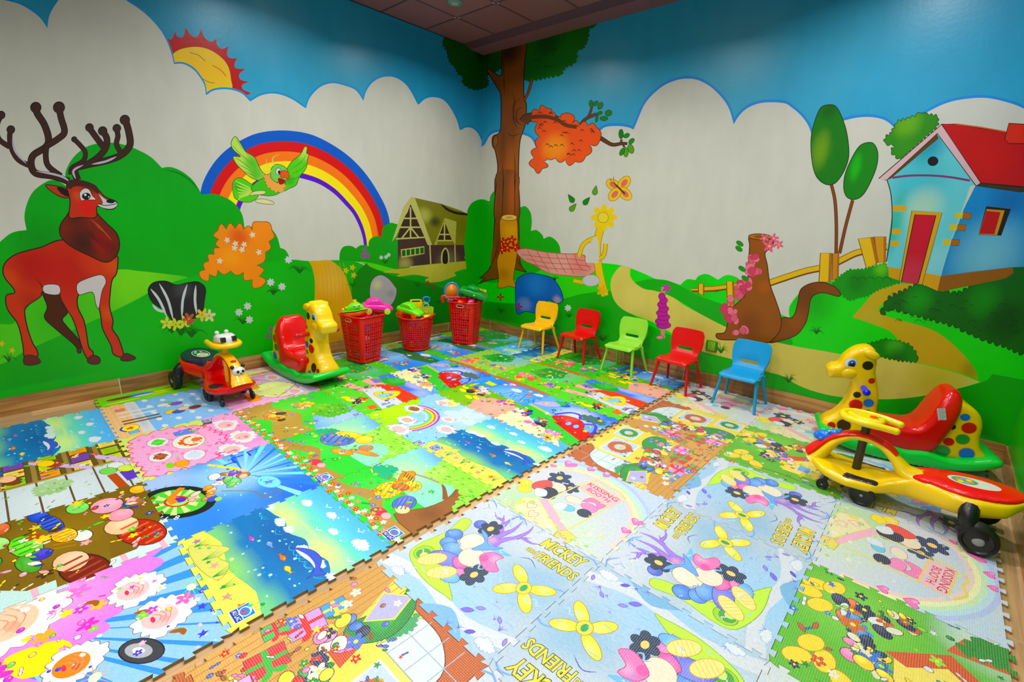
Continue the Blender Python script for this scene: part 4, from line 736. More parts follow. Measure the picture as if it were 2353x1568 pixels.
def burst(P, v=0):          # blue light burst, dartboard
    P.fill([(-.1, -.1), (1.1, -.1), (1.1, 1.1), (-.1, 1.1)], (84, 150, 236), 0, dabs=[(.35, .55, .4, (170, 214, 250), .9), (1, .9, .5, (20, 90, 220), .9), (.9, .2, .4, (40, 110, 220), .7), (.1, .1, .3, (190, 205, 250), .8)])
    for k in range(12):
        a = .3+k*.27; c = [(140, 220, 250), (40, 120, 230), (120, 230, 210)][k % 3]
        P.fill([(.42, .62), (.42+math.cos(a)*.75, .62+math.sin(a)*.75), (.42+math.cos(a+.09)*.75, .62+math.sin(a+.09)*.75)], c, 0)
    F0 = P; P = Sub(F0, 1, .33, 1, -.1)
    P.ell(.15, .22, .3, .2, (16, 22, 26), .5, 30); P.ell(.15, .22, .23, .15, (90, 190, 70), .5, 30)
    for k in range(10):
        a = k*.628; P.fill([(.15, .22), (.15+.2*math.cos(a), .22+.14*math.sin(a)), (.15+.2*math.cos(a+.3), .22+.14*math.sin(a+.3))], (206, 236, 150), 0)
    P.ell(.15, .22, .1, .07, (206, 50, 50), .5, 20); P.ell(.15, .22, .08, .055, (160, 214, 110), .5, 20); P.ell(.14, .24, .05, .035, (90, 40, 170), .5, 14)
    for t, x, y, r_ in [('7', .03, .06, -.2), ('9', .1, .02, 0), ('14', .2, .01, .2), ('11', .31, .06, .6), ('8', .38, .14, .9)]: text(P, t, x, y, .05 if len(t) > 1 else .03, .05, (240, 244, 246), .01, r_)
    P = F0
    for x, y, s in [(.12, .68, .05), (.2, .6, .05), (.08, .82, .045)]: P.line([(x-s, y+s), (x-s, y-s), (x+s, y-s)], (20, 70, 200), .02, 0)
    P.line([(.05, .45), (.3, .62)], (248, 220, 60), .03, 0)
    posy(P, .38, .5, .17, [(244, 246, 248), (110, 190, 100), (160, 110, 60), (236, 190, 160), (120, 70, 190)], 16, 5); posy(P, .5, .28, .12, [(240, 180, 170), (200, 130, 80), (246, 200, 180), (230, 140, 50)], 9, 6)
    P.line([(.55, .4), (.7, .56), (.8, .6), (.9, .64), (.86, .74), (.82, .68), (.84, .58)], (120, 110, 50), .01, 5); P.ell(.66, .72, .12, .07, (130, 214, 226), .2, 20, outline=(90, 160, 210), ow=.006); star(P, .66, .72, .05, (90, 130, 220))
    P.ell(.62, .32, .04, .04, (60, 80, 190), 0, 10); P.ell(.65, .35, .03, .025, (150, 214, 80), 0, 10); P.line([(.3, .2), (.4, .1), (.5, .1)], (230, 130, 40), .05, 3)
    deco(P, 7, 40, [(200, 240, 255), (20, 80, 220), (140, 230, 240), (60, 120, 240)], (0, 0, 1, 1), .008, .02, 'sdr')
def shelves(P, v=0):        # nursery shelves, plank wall
    P.fill([(-.1, -.1), (1.1, -.1), (1.1, 1.1), (-.1, 1.1)], (206, 220, 226), 0, dabs=[(.75, .5, .35, (228, 236, 240), .8)])
    for k in range(6): P.line([(.4, .08+.17*k), (1.1, .09+.17*k)], (96, 66, 44), .012, 0)
    tree_crown(P, [(.5, .5), (.62, .62), (.75, .55), (.72, .42), (.58, .4)], .03, (150, 190, 130), (190, 214, 170), 3, 12, (110, 160, 90))
    P.fill([(-.1, -.1), (.46, -.1), (.46, 1.1), (-.1, 1.1)], (96, 70, 36), 0)
    for k in range(5):
        y = .02+.2*k
        P.line([(-.1, y), (.46, y)], (150, 120, 66), .03, 0)
        for j in range(3): P.fill([(-.04+.17*j, y+.03), (.1+.17*j, y+.03), (.1+.17*j, y+.15), (-.04+.17*j, y+.15)], [(190, 214, 70), (230, 150, 60), (120, 60, 180), (236, 210, 110), (150, 190, 60)][(k*2+j) % 5], 0, outline=(60, 44, 24), ow=.006)
        for j in range(9): P.line([(-.02+.05*j, y+.05), (-.02+.05*j, y+.13)], (60, 50, 24), .006, 0)
    P.line([(.46, -.1), (.46, 1.1)], (160, 134, 70), .03, 0)
    P.fill([(.2, .8), (.3, .8), (.75, 1.1), (.6, 1.1)], (214, 180, 226), 0); P.fill([(.02, .4), (.08, .4), (.5, .75), (.42, .76)], (214, 180, 226), 0)
    P.fill([(.7, .82), (1.05, .86), (1.05, .92), (.7, .88)], (170, 70, 30), 0); P.fill([(.7, .9), (.9, .92), (.88, 1.02), (.7, 1)], (90, 50, 180), 0)
    for x, y, c in [(.2, .55, (170, 50, 40)), (.34, .3, (120, 50, 30)), (.14, .5, (240, 200, 60)), (.26, .27, (240, 190, 150)), (.1, .2, (50, 80, 190)), (.55, .9, (236, 240, 242)), (.62, .84, (120, 200, 90)), (.66, .95, (200, 220, 90))]: P.ell(x, y, .075, .05, c, .4, 12, outline=(50, 30, 20), ow=.004)
    deco(P, 8, 44, [(230, 60, 50), (60, 110, 220), (250, 210, 60), (90, 190, 80), (240, 240, 236), (240, 180, 140)], (0, 0, .44, 1), .014, .034, 'dlbf', (50, 34, 20)); deco(P, 9, 16, [(120, 170, 90), (90, 60, 40)], (.45, 0, 1, 1), .01, .024, 'lr')
def playroom(P, v=0):       # brown and teal with toys, photo-like
    P.fill([(-.1, -.1), (1.1, -.1), (1.1, 1.1), (-.1, 1.1)], (196, 226, 222), 0, dabs=[(.8, .8, .4, (226, 240, 240), .8)])
    for k in range(5): P.line([(.5, .1+.2*k), (1.1, .14+.2*k)], (226, 178, 196), .03, 0)
    P.fill([(-.1, .12), (.72, .12), (.9, .3), (.9, .8), (.6, 1.02), (-.1, 1.02)], (112, 86, 20), 0, dabs=[(.4, .5, .4, (140, 110, 30), .7)])
    P.fill([(.62, .42), (.98, .42), (.98, .66), (.66, .7)], (120, 94, 20), 0)
    P.ell(.72, .86, .2, .11, (170, 44, 26), .3, 20, outline=(90, 20, 14), ow=.008); P.ell(.9, .55, .2, .1, (110, 30, 22), .3, 20, outline=(50, 14, 10), ow=.008)
    for x, y, rx, ry, c in [(.55, .78, .12, .09, (240, 190, 150)), (.76, .5, .12, .08, (240, 184, 150)), (.4, .8, .09, .07, (240, 150, 170)), (.2, .75, .12, .09, (246, 160, 180)), (.3, .9, .09, .06, (130, 80, 40)), (.1, .95, .07, .05, (240, 170, 60)), (.5, .58, .08, .05, (246, 246, 240)), (.42, .5, .1, .06, (240, 190, 60)), (.2, .45, .16, .05, (40, 70, 190)), (.05, .4, .1, .05, (30, 60, 180)), (.4, .32, .16, .07, (100, 200, 60)), (.62, .32, .12, .05, (70, 150, 50)), (.56, .38, .07, .05, (60, 50, 180)), (.1, .6, .09, .06, (120, 210, 100)), (.05, .2, .1, .06, (190, 90, 50)), (.25, .2, .09, .05, (150, 210, 120)), (.45, .18, .07, .03, (30, 150, 60))]: P.ell(x, y, rx, ry, c, .25, 16, outline=(60, 36, 20), ow=.005, dabs=[(x-.02, y+.02, rx*.7, tuple(min(255, q+40) for q in c), .6)])
    for k in range(6): P.line([(.3+.05*k, .44), (.34+.05*k, .54)], (200, 120, 30), .006, 0)
    for k in range(7): P.line([(-.05+.09*k, -.05), (-.02+.09*k, .1)], (214, 234, 190), .03, 0)
    stripes(P, .72, .86, .18, .1, (210, 90, 60), .3, 5); stripes(P, .9, .55, .18, .09, (150, 60, 46), .3, 5); stripes(P, .42, .5, .09, .055, (200, 120, 30), .2, 5); stripes(P, .2, .45, .15, .045, (20, 40, 120), .2, 6); stripes(P, .4, .32, .15, .06, (60, 150, 40), .2, 5)
    deco(P, 10, 90, [(250, 220, 180), (40, 60, 170), (240, 200, 60), (90, 190, 70), (180, 60, 40), (246, 246, 240), (70, 40, 20), (246, 160, 180)], (0, .12, .95, .98), .014, .045, 'dlbfr', (50, 30, 16))
def cream(P, v=0):          # pink hills, blue rays, whipped-cream shapes
    P.fill([(-.1, -.1), (1.1, -.1), (1.1, 1.1), (-.1, 1.1)], (70, 140, 236), 0)
    for k in range(9): P.fill([(.2, .2), (-.2+.22*k, 1.15), (-.08+.22*k, 1.15)], (150, 194, 250), 0)
    for k in range(6): P.fill([(.2, .2), (1.15, -.1+.25*k), (1.15, .02+.25*k)], (150, 194, 250), 0)
    P.bumpy([(-.1, -.1), (.82, -.1), (.7, .2), (.5, .32), (.55, .5), (.35, .62), (.2, .8), (-.1, .9)], .09, (236, 130, 214), seed=5, dabs=[(.1, .3, .4, (246, 170, 228), .7), (.5, .1, .2, (210, 100, 200), .6)])
    P.fill([(.4, .2), (.6, .25), (.62, .42), (.45, .4)], (250, 214, 40), 4)
    P.bumpy([(.72, -.05), (.95, -.05), (.98, .12), (.85, .25), (.7, .15)], .05, (196, 226, 246), seed=2)
    for x, y, s, f in [(.12, .22, .24, (246, 200, 170)), (.3, .72, .14, (248, 200, 200)), (.62, .78, .15, (248, 196, 196)), (.66, .42, .13, (220, 130, 60)), (.55, .05, .14, (246, 190, 160))]:
        P.bumpy([(x-s, y-.3*s), (x-.7*s, y+.6*s), (x, y+s), (x+.7*s, y+.6*s), (x+s, y-.3*s), (x, y-.8*s)], s*.2, (248, 248, 250), outline=(120, 110, 120), ow=.004, seed=int(x*20)); P.ell(x, y-.05*s, .62*s, .52*s, f, .3, 20)
        P.ell(x+.2*s, y+.05*s, .2*s, .13*s, tuple(max(0, q-30) for q in f), .3, 10)
    for x, y, a in [(.8, .66, .5), (.78, .3, .4)]:
        P.ell(x, y, .12, .065, (60, 60, 66), a, 22, outline=(30, 30, 36), ow=.006); P.ell(x-.01, y-.01, .075, .038, (170, 172, 178), a, 18); P.ell(x-.01, y-.01, .035, .018, (236, 236, 238), a, 10)
    for x, y, s, c in [(.1, .5, .06, (246, 120, 200)), (.42, .5, .05, (226, 70, 180)), (.5, .16, .07, (226, 70, 180)), (.36, .34, .05, (248, 170, 60)), (.3, .56, .04, (248, 190, 60)), (.57, .9, .05, (246, 110, 180))]:
        for j in range(5): P.ell(x+math.cos(j*1.257)*s*.55, y+math.sin(j*1.257)*s*.55, s*.45, s*.28, c, j*1.257, 9)
    for x, y in [(.9, .9), (.95, .5), (.87, .14), (.7, .95), (.98, .3)]: star(P, x, y, .03, (70, 60, 200), 5, x*7)
    for x, y, c in [(.5, .95, (120, 220, 60)), (.82, .48, (250, 150, 110))]:
        for k in range(10): P.line([(x, y), (x+.09*math.cos(k*.63), y+.07*math.sin(k*.63))], c, .008, 0, 'end')
        P.ell(x, y, .03, .025, (240, 250, 210), 0, 10)
    for x, y in [(.23, .5), (.38, .12), (.5, .68), (.77, .78)]: P.line([(x, y), (x+.03, y+.05), (x+.07, y+.05)], (150, 90, 20), .03, 4, True)
    for x, y, s_ in [(.12, .22, .13), (.3, .72, .08), (.62, .78, .085), (.66, .42, .075), (.55, .05, .08)]:
        for j in range(3): P.line([(x-s_*(1-.25*j), y-s_*.2*j), (x, y+s_*(.5-.25*j)), (x+s_*(1-.25*j), y-s_*.2*j)], (226, 140, 130), .006, 4, True)
        P.ell(x-.4*s_, y+.5*s_, s_*.22, s_*.14, (255, 240, 236), .4, 10); P.ell(x, y-.45*s_, s_*.3, s_*.12, (206, 60, 90), 0, 12)
    deco(P, 11, 46, [(246, 120, 200), (250, 220, 60), (190, 70, 200), (255, 250, 255), (120, 200, 90)], (0, 0, .6, .85), .012, .034, 'fsbd', (150, 60, 140)); deco(P, 12, 30, [(220, 240, 255), (70, 60, 200), (250, 190, 220)], (.5, .1, 1, 1), .008, .024, 'sdf')
def pumpkin(P, v=0):
    P.fill([(-.1, -.1), (1.1, -.1), (1.1, 1.1), (-.1, 1.1)], (238, 180, 226), 0, dabs=[(.5, .9, .5, (190, 220, 240), .7), (.2, .1, .3, (246, 150, 210), .6)])
    P.ell(.6, .6, .32, .25, (228, 240, 160), .2, 24, outline=(180, 60, 190), ow=.012)
    for x, y in [(.32, .42), (.72, .3)]:
        for k in (-2, -1, 0, 1, 2): P.ell(x+.045*k, y, .05, .075, (244, 130, 40) if k % 2 else (250, 160, 60), 0, 14, outline=(200, 90, 20), ow=.004)
        P.line([(x, y+.07), (x+.02, y+.12)], (60, 150, 50), .02, 0)
    for x, y, s in [(.16, .75, .13), (.82, .75, .13), (.5, .12, .13)]:
        P.bumpy([(x-s, y-.3*s), (x-.6*s, y+.6*s), (x+.6*s, y+.6*s), (x+s, y-.3*s), (x, y-.7*s)], s*.2, (248, 248, 250), outline=(170, 150, 170), ow=.004, seed=int(x*20)); P.ell(x, y, .6*s, .42*s, (246, 178, 180), 0, 16)
    posy(P, .15, .25, .12, [(240, 90, 60), (90, 180, 70), (250, 210, 60), (70, 60, 170)], 9, 9); P.line([(.1, .5), (.5, .9), (.9, .5)], (190, 60, 190), .012, 4)
    deco(P, 13, 60, [(250, 90, 160), (250, 210, 60), (110, 190, 80), (250, 250, 250), (90, 70, 190), (246, 140, 50)], (0, 0, 1, 1), .012, .036, 'fblds', (150, 70, 130))
def meadow(P, v=0):         # green slopes, brown path, flowers
    P.fill([(-.1, -.1), (1.1, -.1), (1.1, 1.1), (-.1, 1.1)], (76, 200, 70), 0, dabs=[(.3, .4, .4, (110, 216, 90), .7)])
    P.fill([(.6, .6), (1.1, .4), (1.1, 1.1), (.5, 1.1)], (120, 176, 236), 0, dabs=[(.9, .8, .3, (180, 212, 248), .8)])
    P.fill([(-.1, .05), (.25, .02), (.5, .2), (.9, .05), (1.1, .12), (1.1, .42), (.8, .4), (.5, .5), (.15, .35), (-.1, .45)], (176, 146, 76), 4, dabs=[(.4, .25, .3, (196, 168, 96), .7)])
    for k in range(12): P.line([(.0+.09*k, .1+.02*k % .1), (.08+.09*k, .3)], (156, 124, 60), .005, 0)
    tree_crown(P, [(.4, .75), (.55, .98), (.8, .95), (.82, .7), (.62, .6)], .035, (90, 176, 60), (150, 210, 80), 4, 26, (50, 130, 50))
    posy(P, .3, .62, .15, [(248, 180, 60), (246, 210, 90), (240, 130, 120)], 10, 4); posy(P, .42, .3, .16, [(244, 140, 40), (240, 160, 60), (60, 50, 40), (248, 190, 90)], 13, 5, petals=False); posy(P, .8, .5, .08, [(110, 130, 210), (220, 90, 110), (240, 190, 200)], 6, 3)
    tulips(P, -.02, 1, .04, 20, v); posy(P, .13, .8, .06, [(150, 120, 220), (180, 150, 230)], 5, 3); logo(P, .94, .94, .08)
    deco(P, 14+v, 60, [(30, 150, 50), (150, 230, 80), (246, 200, 60), (240, 110, 60), (150, 120, 220), (250, 250, 245)], (0, 0, 1, .75), .012, .034, 'lftd'); deco(P, 15, 16, [(250, 250, 255), (90, 150, 220)], (.6, .7, 1, 1), .01, .024, 'rd')
def glade(P, v=0):          # big tree, picnic colours, tulip border along the bottom
    P.fill([(-.1, -.1), (1.1, -.1), (1.1, 1.1), (-.1, 1.1)], (64, 196, 70), 0, dabs=[(.4, .3, .3, (84, 214, 90), .7)])
    P.fill([(-.1, .45), (.3, .5), (.6, .42), (1.1, .5), (1.1, 1.1), (-.1, 1.1)], (146, 216, 190), 3, dabs=[(.5, 1.05, .7, (96, 150, 240), .95, .25), (.3, .55, .3, (206, 232, 160), .7)])
    P.fill([(-.1, .12), (.15, .16), (.4, .28), (.7, .16), (1.1, .22), (1.1, .12), (.7, .06), (.4, .16), (.15, .04), (-.1, .02)], (170, 134, 74), 4)
    P.fill([(.0, .44), (.1, .52), (.22, .52), (.3, .44), (.16, .4)], (60, 170, 110), 4); P.bumpy([(.02, .46), (.1, .58), (.2, .6), (.27, .48)], .025, (40, 170, 120), seed=4)
    if v % 2 == 0:
        P.fill([(.72, .2), (.82, .42), (.84, .62), (.78, .8), (.92, .82), (.94, .6), (1.1, .55), (1.1, .2)], (140, 90, 50), 3, outline=(90, 54, 30), ow=.006, dabs=[(.9, .4, .12, (110, 66, 36), .7)])
        P.line([(.84, .6), (.7, .7), (.62, .72)], (130, 82, 46), .05, 3, 'end'); P.line([(.85, .66), (.76, .82)], (130, 82, 46), .04, 3, 'end')
    tree_crown(P, [(.42, .72), (.4, .9), (.3, 1.1), (1.1, 1.1), (1.1, .5), (.98, .56), (.9, .74), (.72, .8), (.6, .7)], .045, (146, 214, 84), (196, 240, 130), 5+v, 170, (84, 170, 60))
    P.line([(.25, .6), (.45, .68), (.62, .72)], (150, 140, 150), .02, 3)
    # plain stand-ins: honey-coloured balloons, striped ball, blue cushion, pink piglet-free blossoms
    for x, y, rx, ry, c in [(.42, .36, .11, .13, (244, 200, 70)), (.5, .52, .09, .08, (248, 206, 84)), (.45, .45, .08, .05, (206, 90, 60)), (.66, .34, .09, .1, (90, 110, 200)), (.72, .28, .06, .05, (244, 206, 150)), (.36, .58, .06, .1, (244, 140, 50))] if v % 2 == 0 else [(.34, .5, .18, .14, (84, 120, 196)), (.26, .58, .07, .05, (244, 200, 150)), (.36, .64, .15, .06, (244, 200, 70)), (.52, .68, .09, .08, (248, 206, 84)), (.68, .6, .07, .06, (244, 140, 50)), (.75, .54, .16, .035, (240, 140, 60)), (.6, .4, .12, .05, (240, 150, 60))]:
        P.ell(x, y, rx, ry, c, .4, 18, outline=tuple(q//2 for q in c), ow=.005, dabs=[(x-rx*.3, y+ry*.3, rx*.8, tuple(min(255, q+30) for q in c), .7)])
    for k in range(5): P.line([(.3+.03*k, .62), (.34+.03*k, .56)], (70, 44, 30), .008, 0)
    P.ell(.62, .14, .07, .045, (206, 60, 80), .3, 14, outline=(150, 40, 60), ow=.004); P.ell(.7, .15, .045, .035, (246, 180, 180), 0, 12, outline=(190, 100, 110), ow=.004)
    tulips(P, -.02, 1.02, .03, 26, v); tulips(P, 0, 1, .07, 14, v+3); posy(P, .18, .22, .05, [(150, 120, 220), (230, 120, 190)], 5, 7); logo(P, .9, .07, .12)
    for x, y, rx, ry in ([(.42, .36, .1, .12), (.66, .34, .08, .09), (.5, .52, .08, .07)] if v % 2 == 0 else [(.34, .5, .16, .12), (.68, .6, .06, .05)]): stripes(P, x, y, rx, ry, (214, 150, 50) if v % 2 == 0 and x < .6 else (70, 90, 170), .6, 5)
    deco(P, 16+v, 60, [(30, 160, 60), (130, 226, 90), (250, 240, 140), (240, 110, 70), (90, 110, 210), (246, 160, 50)], (0, .1, .7, .6), .01, .032, 'lftdb', (40, 90, 40)); deco(P, 17+v, 10, [(250, 250, 250), (90, 140, 220)], (0, .62, .45, 1), .01, .022, 'rd')
def flowers_green(P, v=0):
    P.fill([(-.1, -.1), (1.1, -.1), (1.1, 1.1), (-.1, 1.1)], [(70, 184, 60), (60, 160, 80), (100, 200, 60), (150, 200, 90)][v % 4], 0, dabs=[(.6, .8, .4, (120, 190, 240), .9 if v % 2 else .3)])
    tree_crown(P, [(.2, .6), (.3, .9), (.6, .95), (.7, .7), (.5, .5)], .04, (40, 150, 60), (100, 190, 70), 4+v, 30, (20, 100, 40))
    posy(P, .3, .3, .2, [(246, 196, 60), (240, 90, 60), (244, 160, 90), (240, 120, 170)], 12, 4+v); posy(P, .75, .35, .15, [(120, 90, 200), (240, 130, 180), (246, 200, 90)], 10, 8+v); P.fill([(-.1, .02), (.5, .1), (1.1, .0), (1.1, -.1), (-.1, -.1)], (190, 110, 60), 3)
    deco(P, 18+v, 70, [(20, 120, 50), (160, 230, 80), (250, 200, 60), (240, 90, 70), (110, 90, 200), (250, 250, 240)], (0, 0, 1, 1), .014, .04, 'lftdb', (30, 80, 40))
def sky_strip(P, v=0):
    P.fill([(-.1, -.1), (1.1, -.1), (1.1, 1.1), (-.1, 1.1)], [(60, 150, 230), (60, 180, 200), (214, 224, 232)][v % 3], 0, dabs=[(.3, .5, .4, (160, 205, 250), .8), (.9, .4, .3, (40, 110, 210), .6)])
    P.bumpy([(-.1, .6), (.3, .7), (.6, .62), (1.1, .75), (1.1, .9), (-.1, .85)], .03, (30, 110, 60), seed=v+2); P.fill([(-.1, -.1), (1.1, -.1), (1.1, .15), (-.1, .2)], (80, 190, 60), 3)
    posy(P, .35, .3, .14, BRIGHT, 12, v+3); posy(P, .75, .35, .13, BRIGHT[::-1], 12, v+8); puff(P, .6, .9, .1, (236, 244, 250), None, 2)
    deco(P, 19+v, 50, [(20, 110, 60), (250, 210, 60), (240, 80, 70), (250, 250, 250), (40, 90, 200), (246, 140, 190)], (0, 0, 1, .85), .014, .04, 'lfdbs', (40, 60, 90))
def dogstrip(P, v=0):
    P.fill([(-.1, -.1), (1.1, -.1), (1.1, 1.1), (-.1, 1.1)], (112, 200, 44), 0, dabs=[(.5, .2, .4, (140, 214, 60), .7)])
    for x, y, rx, ry, c in [(.7, .55, .2, .07, (250, 214, 50)), (.85, .7, .1, .05, (250, 220, 60)), (.35, .6, .18, .12, (70, 120, 220)), (.2, .55, .12, .12, (120, 60, 40)), (.42, .45, .1, .06, (236, 240, 244)), (.2, .2, .18, .05, (240, 226, 90)), (.6, .35, .12, .05, (246, 206, 50))]: P.ell(x, y, rx, ry, c, .15, 16, outline=(90, 80, 30), ow=.006)
def barn(P, v=0):           # green field, pink paths, red barn roof, round tree
    P.fill([(-.1, -.1), (1.1, -.1), (1.1, 1.1), (-.1, 1.1)], (96, 204, 70), 0)
    P.fill([(-.1, .8), (1.1, .72), (1.1, 1.1), (-.1, 1.1)], (70, 120, 236), 0, dabs=[(.6, .95, .3, (200, 190, 250), .9, .1), (.9, .85, .2, (170, 200, 250), .8)])
    P.fill([(-.1, .52), (.4, .6), (.5, .7), (-.1, .72)], (240, 178, 160), 0); P.fill([(-.1, .25), (.5, .38), (1.1, .2), (1.1, .3), (.5, .46), (-.1, .38)], (244, 180, 164), 0)
    P.fill([(.25, .6), (.95, .48), (1.1, .6), (1.1, .74), (.4, .8)], (224, 70, 56), 0)
    for k in range(14): P.line([(.3+.055*k, .62-.008*k), (.38+.05*k, .78-.006*k)], (180, 40, 40), .005, 0)
    P.fill([(.3, .38), (1.1, .2), (1.1, .5), (.36, .62)], (226, 232, 238), 0, outline=(120, 130, 150), ow=.005)
    P.fill([(.5, .42), (.56, .62), (.66, .7), (.76, .6), (.78, .4)], (246, 214, 80), 4, outline=(190, 150, 40), ow=.008); P.fill([(.57, .42), (.6, .56), (.66, .62), (.71, .56), (.72, .42)], (140, 206, 214), 4)
    for x in (.85, .95): P.fill([(x, .3), (x+.06, .29), (x+.06, .4), (x, .41)], (110, 150, 200), 0)
    P.bumpy([(.08, .8), (.15, .93), (.35, .98), (.5, .88), (.42, .76), (.2, .74)], .035, (40, 160, 60), seed=3, dabs=[(.3, .9, .15, (90, 200, 80), .7)]); P.bumpy([(.02, .68), (.1, .76), (.22, .72), (.2, .64)], .02, (120, 120, 200), seed=3)
    posy(P, .28, .5, .09, [(236, 80, 160), (244, 240, 240), (40, 50, 150), (240, 130, 170)], 8, 6); posy(P, .62, .18, .14, [(224, 60, 40), (30, 30, 60), (250, 220, 60), (244, 230, 210), (40, 60, 140)], 12, 7)
    for x in (.42, .52): P.ell(x, .1, .07, .04, (250, 222, 80), .3, 14, outline=(190, 160, 30), ow=.005)
    P.fill([(.8, .14), (.92, .12), (.93, .22), (.82, .24)], (230, 110, 60), 0)
    deco(P, 20+v, 60, [(30, 150, 50), (240, 240, 236), (250, 210, 60), (230, 60, 50), (40, 60, 150), (240, 120, 170)], (0, 0, 1, .7), .012, .034, 'lfdb', (50, 50, 60)); deco(P, 21, 12, [(240, 240, 255), (50, 90, 210)], (0, .82, 1, 1), .01, .03, 'rd')
def rainbow(P, v=0):
    P.fill([(-.1, -.1), (1.1, -.1), (1.1, 1.1), (-.1, 1.1)], (150, 204, 244), 0, dabs=[(.8, .8, .4, (206, 228, 250), .8)])
    for k in range(5): a = .9+k*1.257; P.ell(.75+.13*math.cos(a), .78+.13*math.sin(a), .12, .075, (210, 230, 250), a, 14)
    P.ell(.35, .92, .13, .11, (246, 240, 150), 0, 20)
    P.fill([(-.1, -.1), (.6, -.1), (.5, .1), (.35, .25), (.3, .45), (.15, .62), (-.1, .75)], (160, 214, 40), 4, dabs=[(.1, .3, .3, (190, 230, 70), .7)])
    for k, c in enumerate([(160, 60, 200), (240, 190, 210), (240, 120, 60), (250, 226, 90), (120, 200, 80), (130, 200, 230), (214, 240, 220)]):
        r0 = .36-.022*k; t = np.linspace(-.7, 2.2, 18); a = [(.36+r0*math.cos(q), .3+r0*math.sin(q)) for q in t]; b = [(.36+(r0-.023)*math.cos(q), .3+(r0-.023)*math.sin(q)) for q in t]
        P.fill(a+b[::-1], c, 0)
    for x, y, s, f in [(.22, .5, .13, (150, 96, 50)), (.42, .26, .12, (246, 180, 160)), (.55, .06, .15, (248, 196, 196)), (.3, .86, .1, (248, 190, 190)), (.7, .6, .09, (246, 190, 180)), (.88, .42, .12, (248, 190, 196))]:
        P.bumpy([(x-s, y-.3*s), (x-.6*s, y+.6*s), (x+.6*s, y+.6*s), (x+s, y-.3*s), (x, y-.7*s)], s*.2, (250, 248, 250), outline=(180, 170, 190), ow=.004, seed=int(x*20)); P.ell(x, y, .6*s, .42*s, f, 0, 16)
        posy(P, x+s*.6, y+s*.5, s*.3, [(240, 110, 170), (250, 160, 110)], 3, int(x*30))
    logo(P, .93, .03, .1)
    deco(P, 22, 50, [(250, 250, 255), (246, 120, 180), (250, 210, 90), (110, 190, 60), (90, 150, 230), (170, 90, 200)], (0, 0, 1, 1), .012, .03, 'fdslb')
def park(P, v=0):           # olive lawn, pink path, blue sky, roller coaster
    P.fill([(-.1, -.1), (1.1, -.1), (1.1, 1.1), (-.1, 1.1)], (110, 176, 50), 0, dabs=[(.3, .1, .5, (130, 190, 60), .7)])
    P.fill([(-.1, .62), (1.1, .5), (1.1, 1.1), (-.1, 1.1)], (70, 150, 240), 0, dabs=[(.5, .95, .5, (60, 110, 240), .8), (.6, .65, .4, (130, 196, 250), .8)])
    P.fill([(.42, .3), (.6, .42), (1.1, .42), (1.1, .0), (.85, -.1), (.62, -.1)], (236, 170, 150), 0, dabs=[(.8, .2, .2, (244, 190, 170), .6)])
    P.line([(.55, .55), (.62, .75), (.7, .6), (.78, .8), (.86, .6), (.95, .75), (1.05, .55)], (30, 60, 190), .008, 5); P.line([(.6, .5), (.7, .7), (.8, .52), (.9, .7), (1.05, .52)], (50, 90, 210), .006, 5)
    for k in range(5): P.fill([(.0+.06*k, .5), (.03+.06*k, .5), (.04+.06*k, .62), (.01+.06*k, .62)], (246, 210, 60) if k % 2 else (60, 120, 220), 0)
    P.fill([(.08, .66), (.3, .64), (.32, .84), (.1, .86)], (60, 160, 190), 0, outline=(30, 60, 120), ow=.008); P.fill([(.13, .72), (.28, .71), (.28, .8), (.13, .81)], (250, 214, 60), 0)
    for x, y, s in [(.6, .82, .08), (.9, .9, .07), (.42, .95, .05)]: puff(P, x, y, s, (240, 246, 250), None, int(x*9))
    for x, y, c in [(.5, .92, (240, 110, 60)), (.75, .93, (246, 190, 60)), (.83, .8, (240, 130, 60)), (.36, .88, (250, 250, 250))]: P.ell(x, y, .03, .025, c, 0, 9)
    posy(P, .3, .46, .17, [(40, 70, 200), (240, 240, 240), (230, 90, 50), (30, 30, 50), (250, 220, 60), (246, 200, 160)], 18, 3+v); posy(P, .78, .44, .12, [(236, 70, 160), (250, 220, 190), (140, 70, 190), (250, 200, 60)], 12, 5+v)
    for x, y in [(.08, .42), (.14, .32), (.36, .22), (.44, .27)]: P.ell(x, y, .075, .035, (250, 224, 60), -.3, 14, outline=(190, 160, 30), ow=.005)
    deco(P, 23+v, 70, [(60, 130, 30), (180, 220, 80), (250, 250, 250), (240, 90, 60), (60, 90, 210), (250, 200, 60), (240, 130, 180)], (0, 0, 1, 1), .012, .034, 'lfdbs', (50, 50, 70))
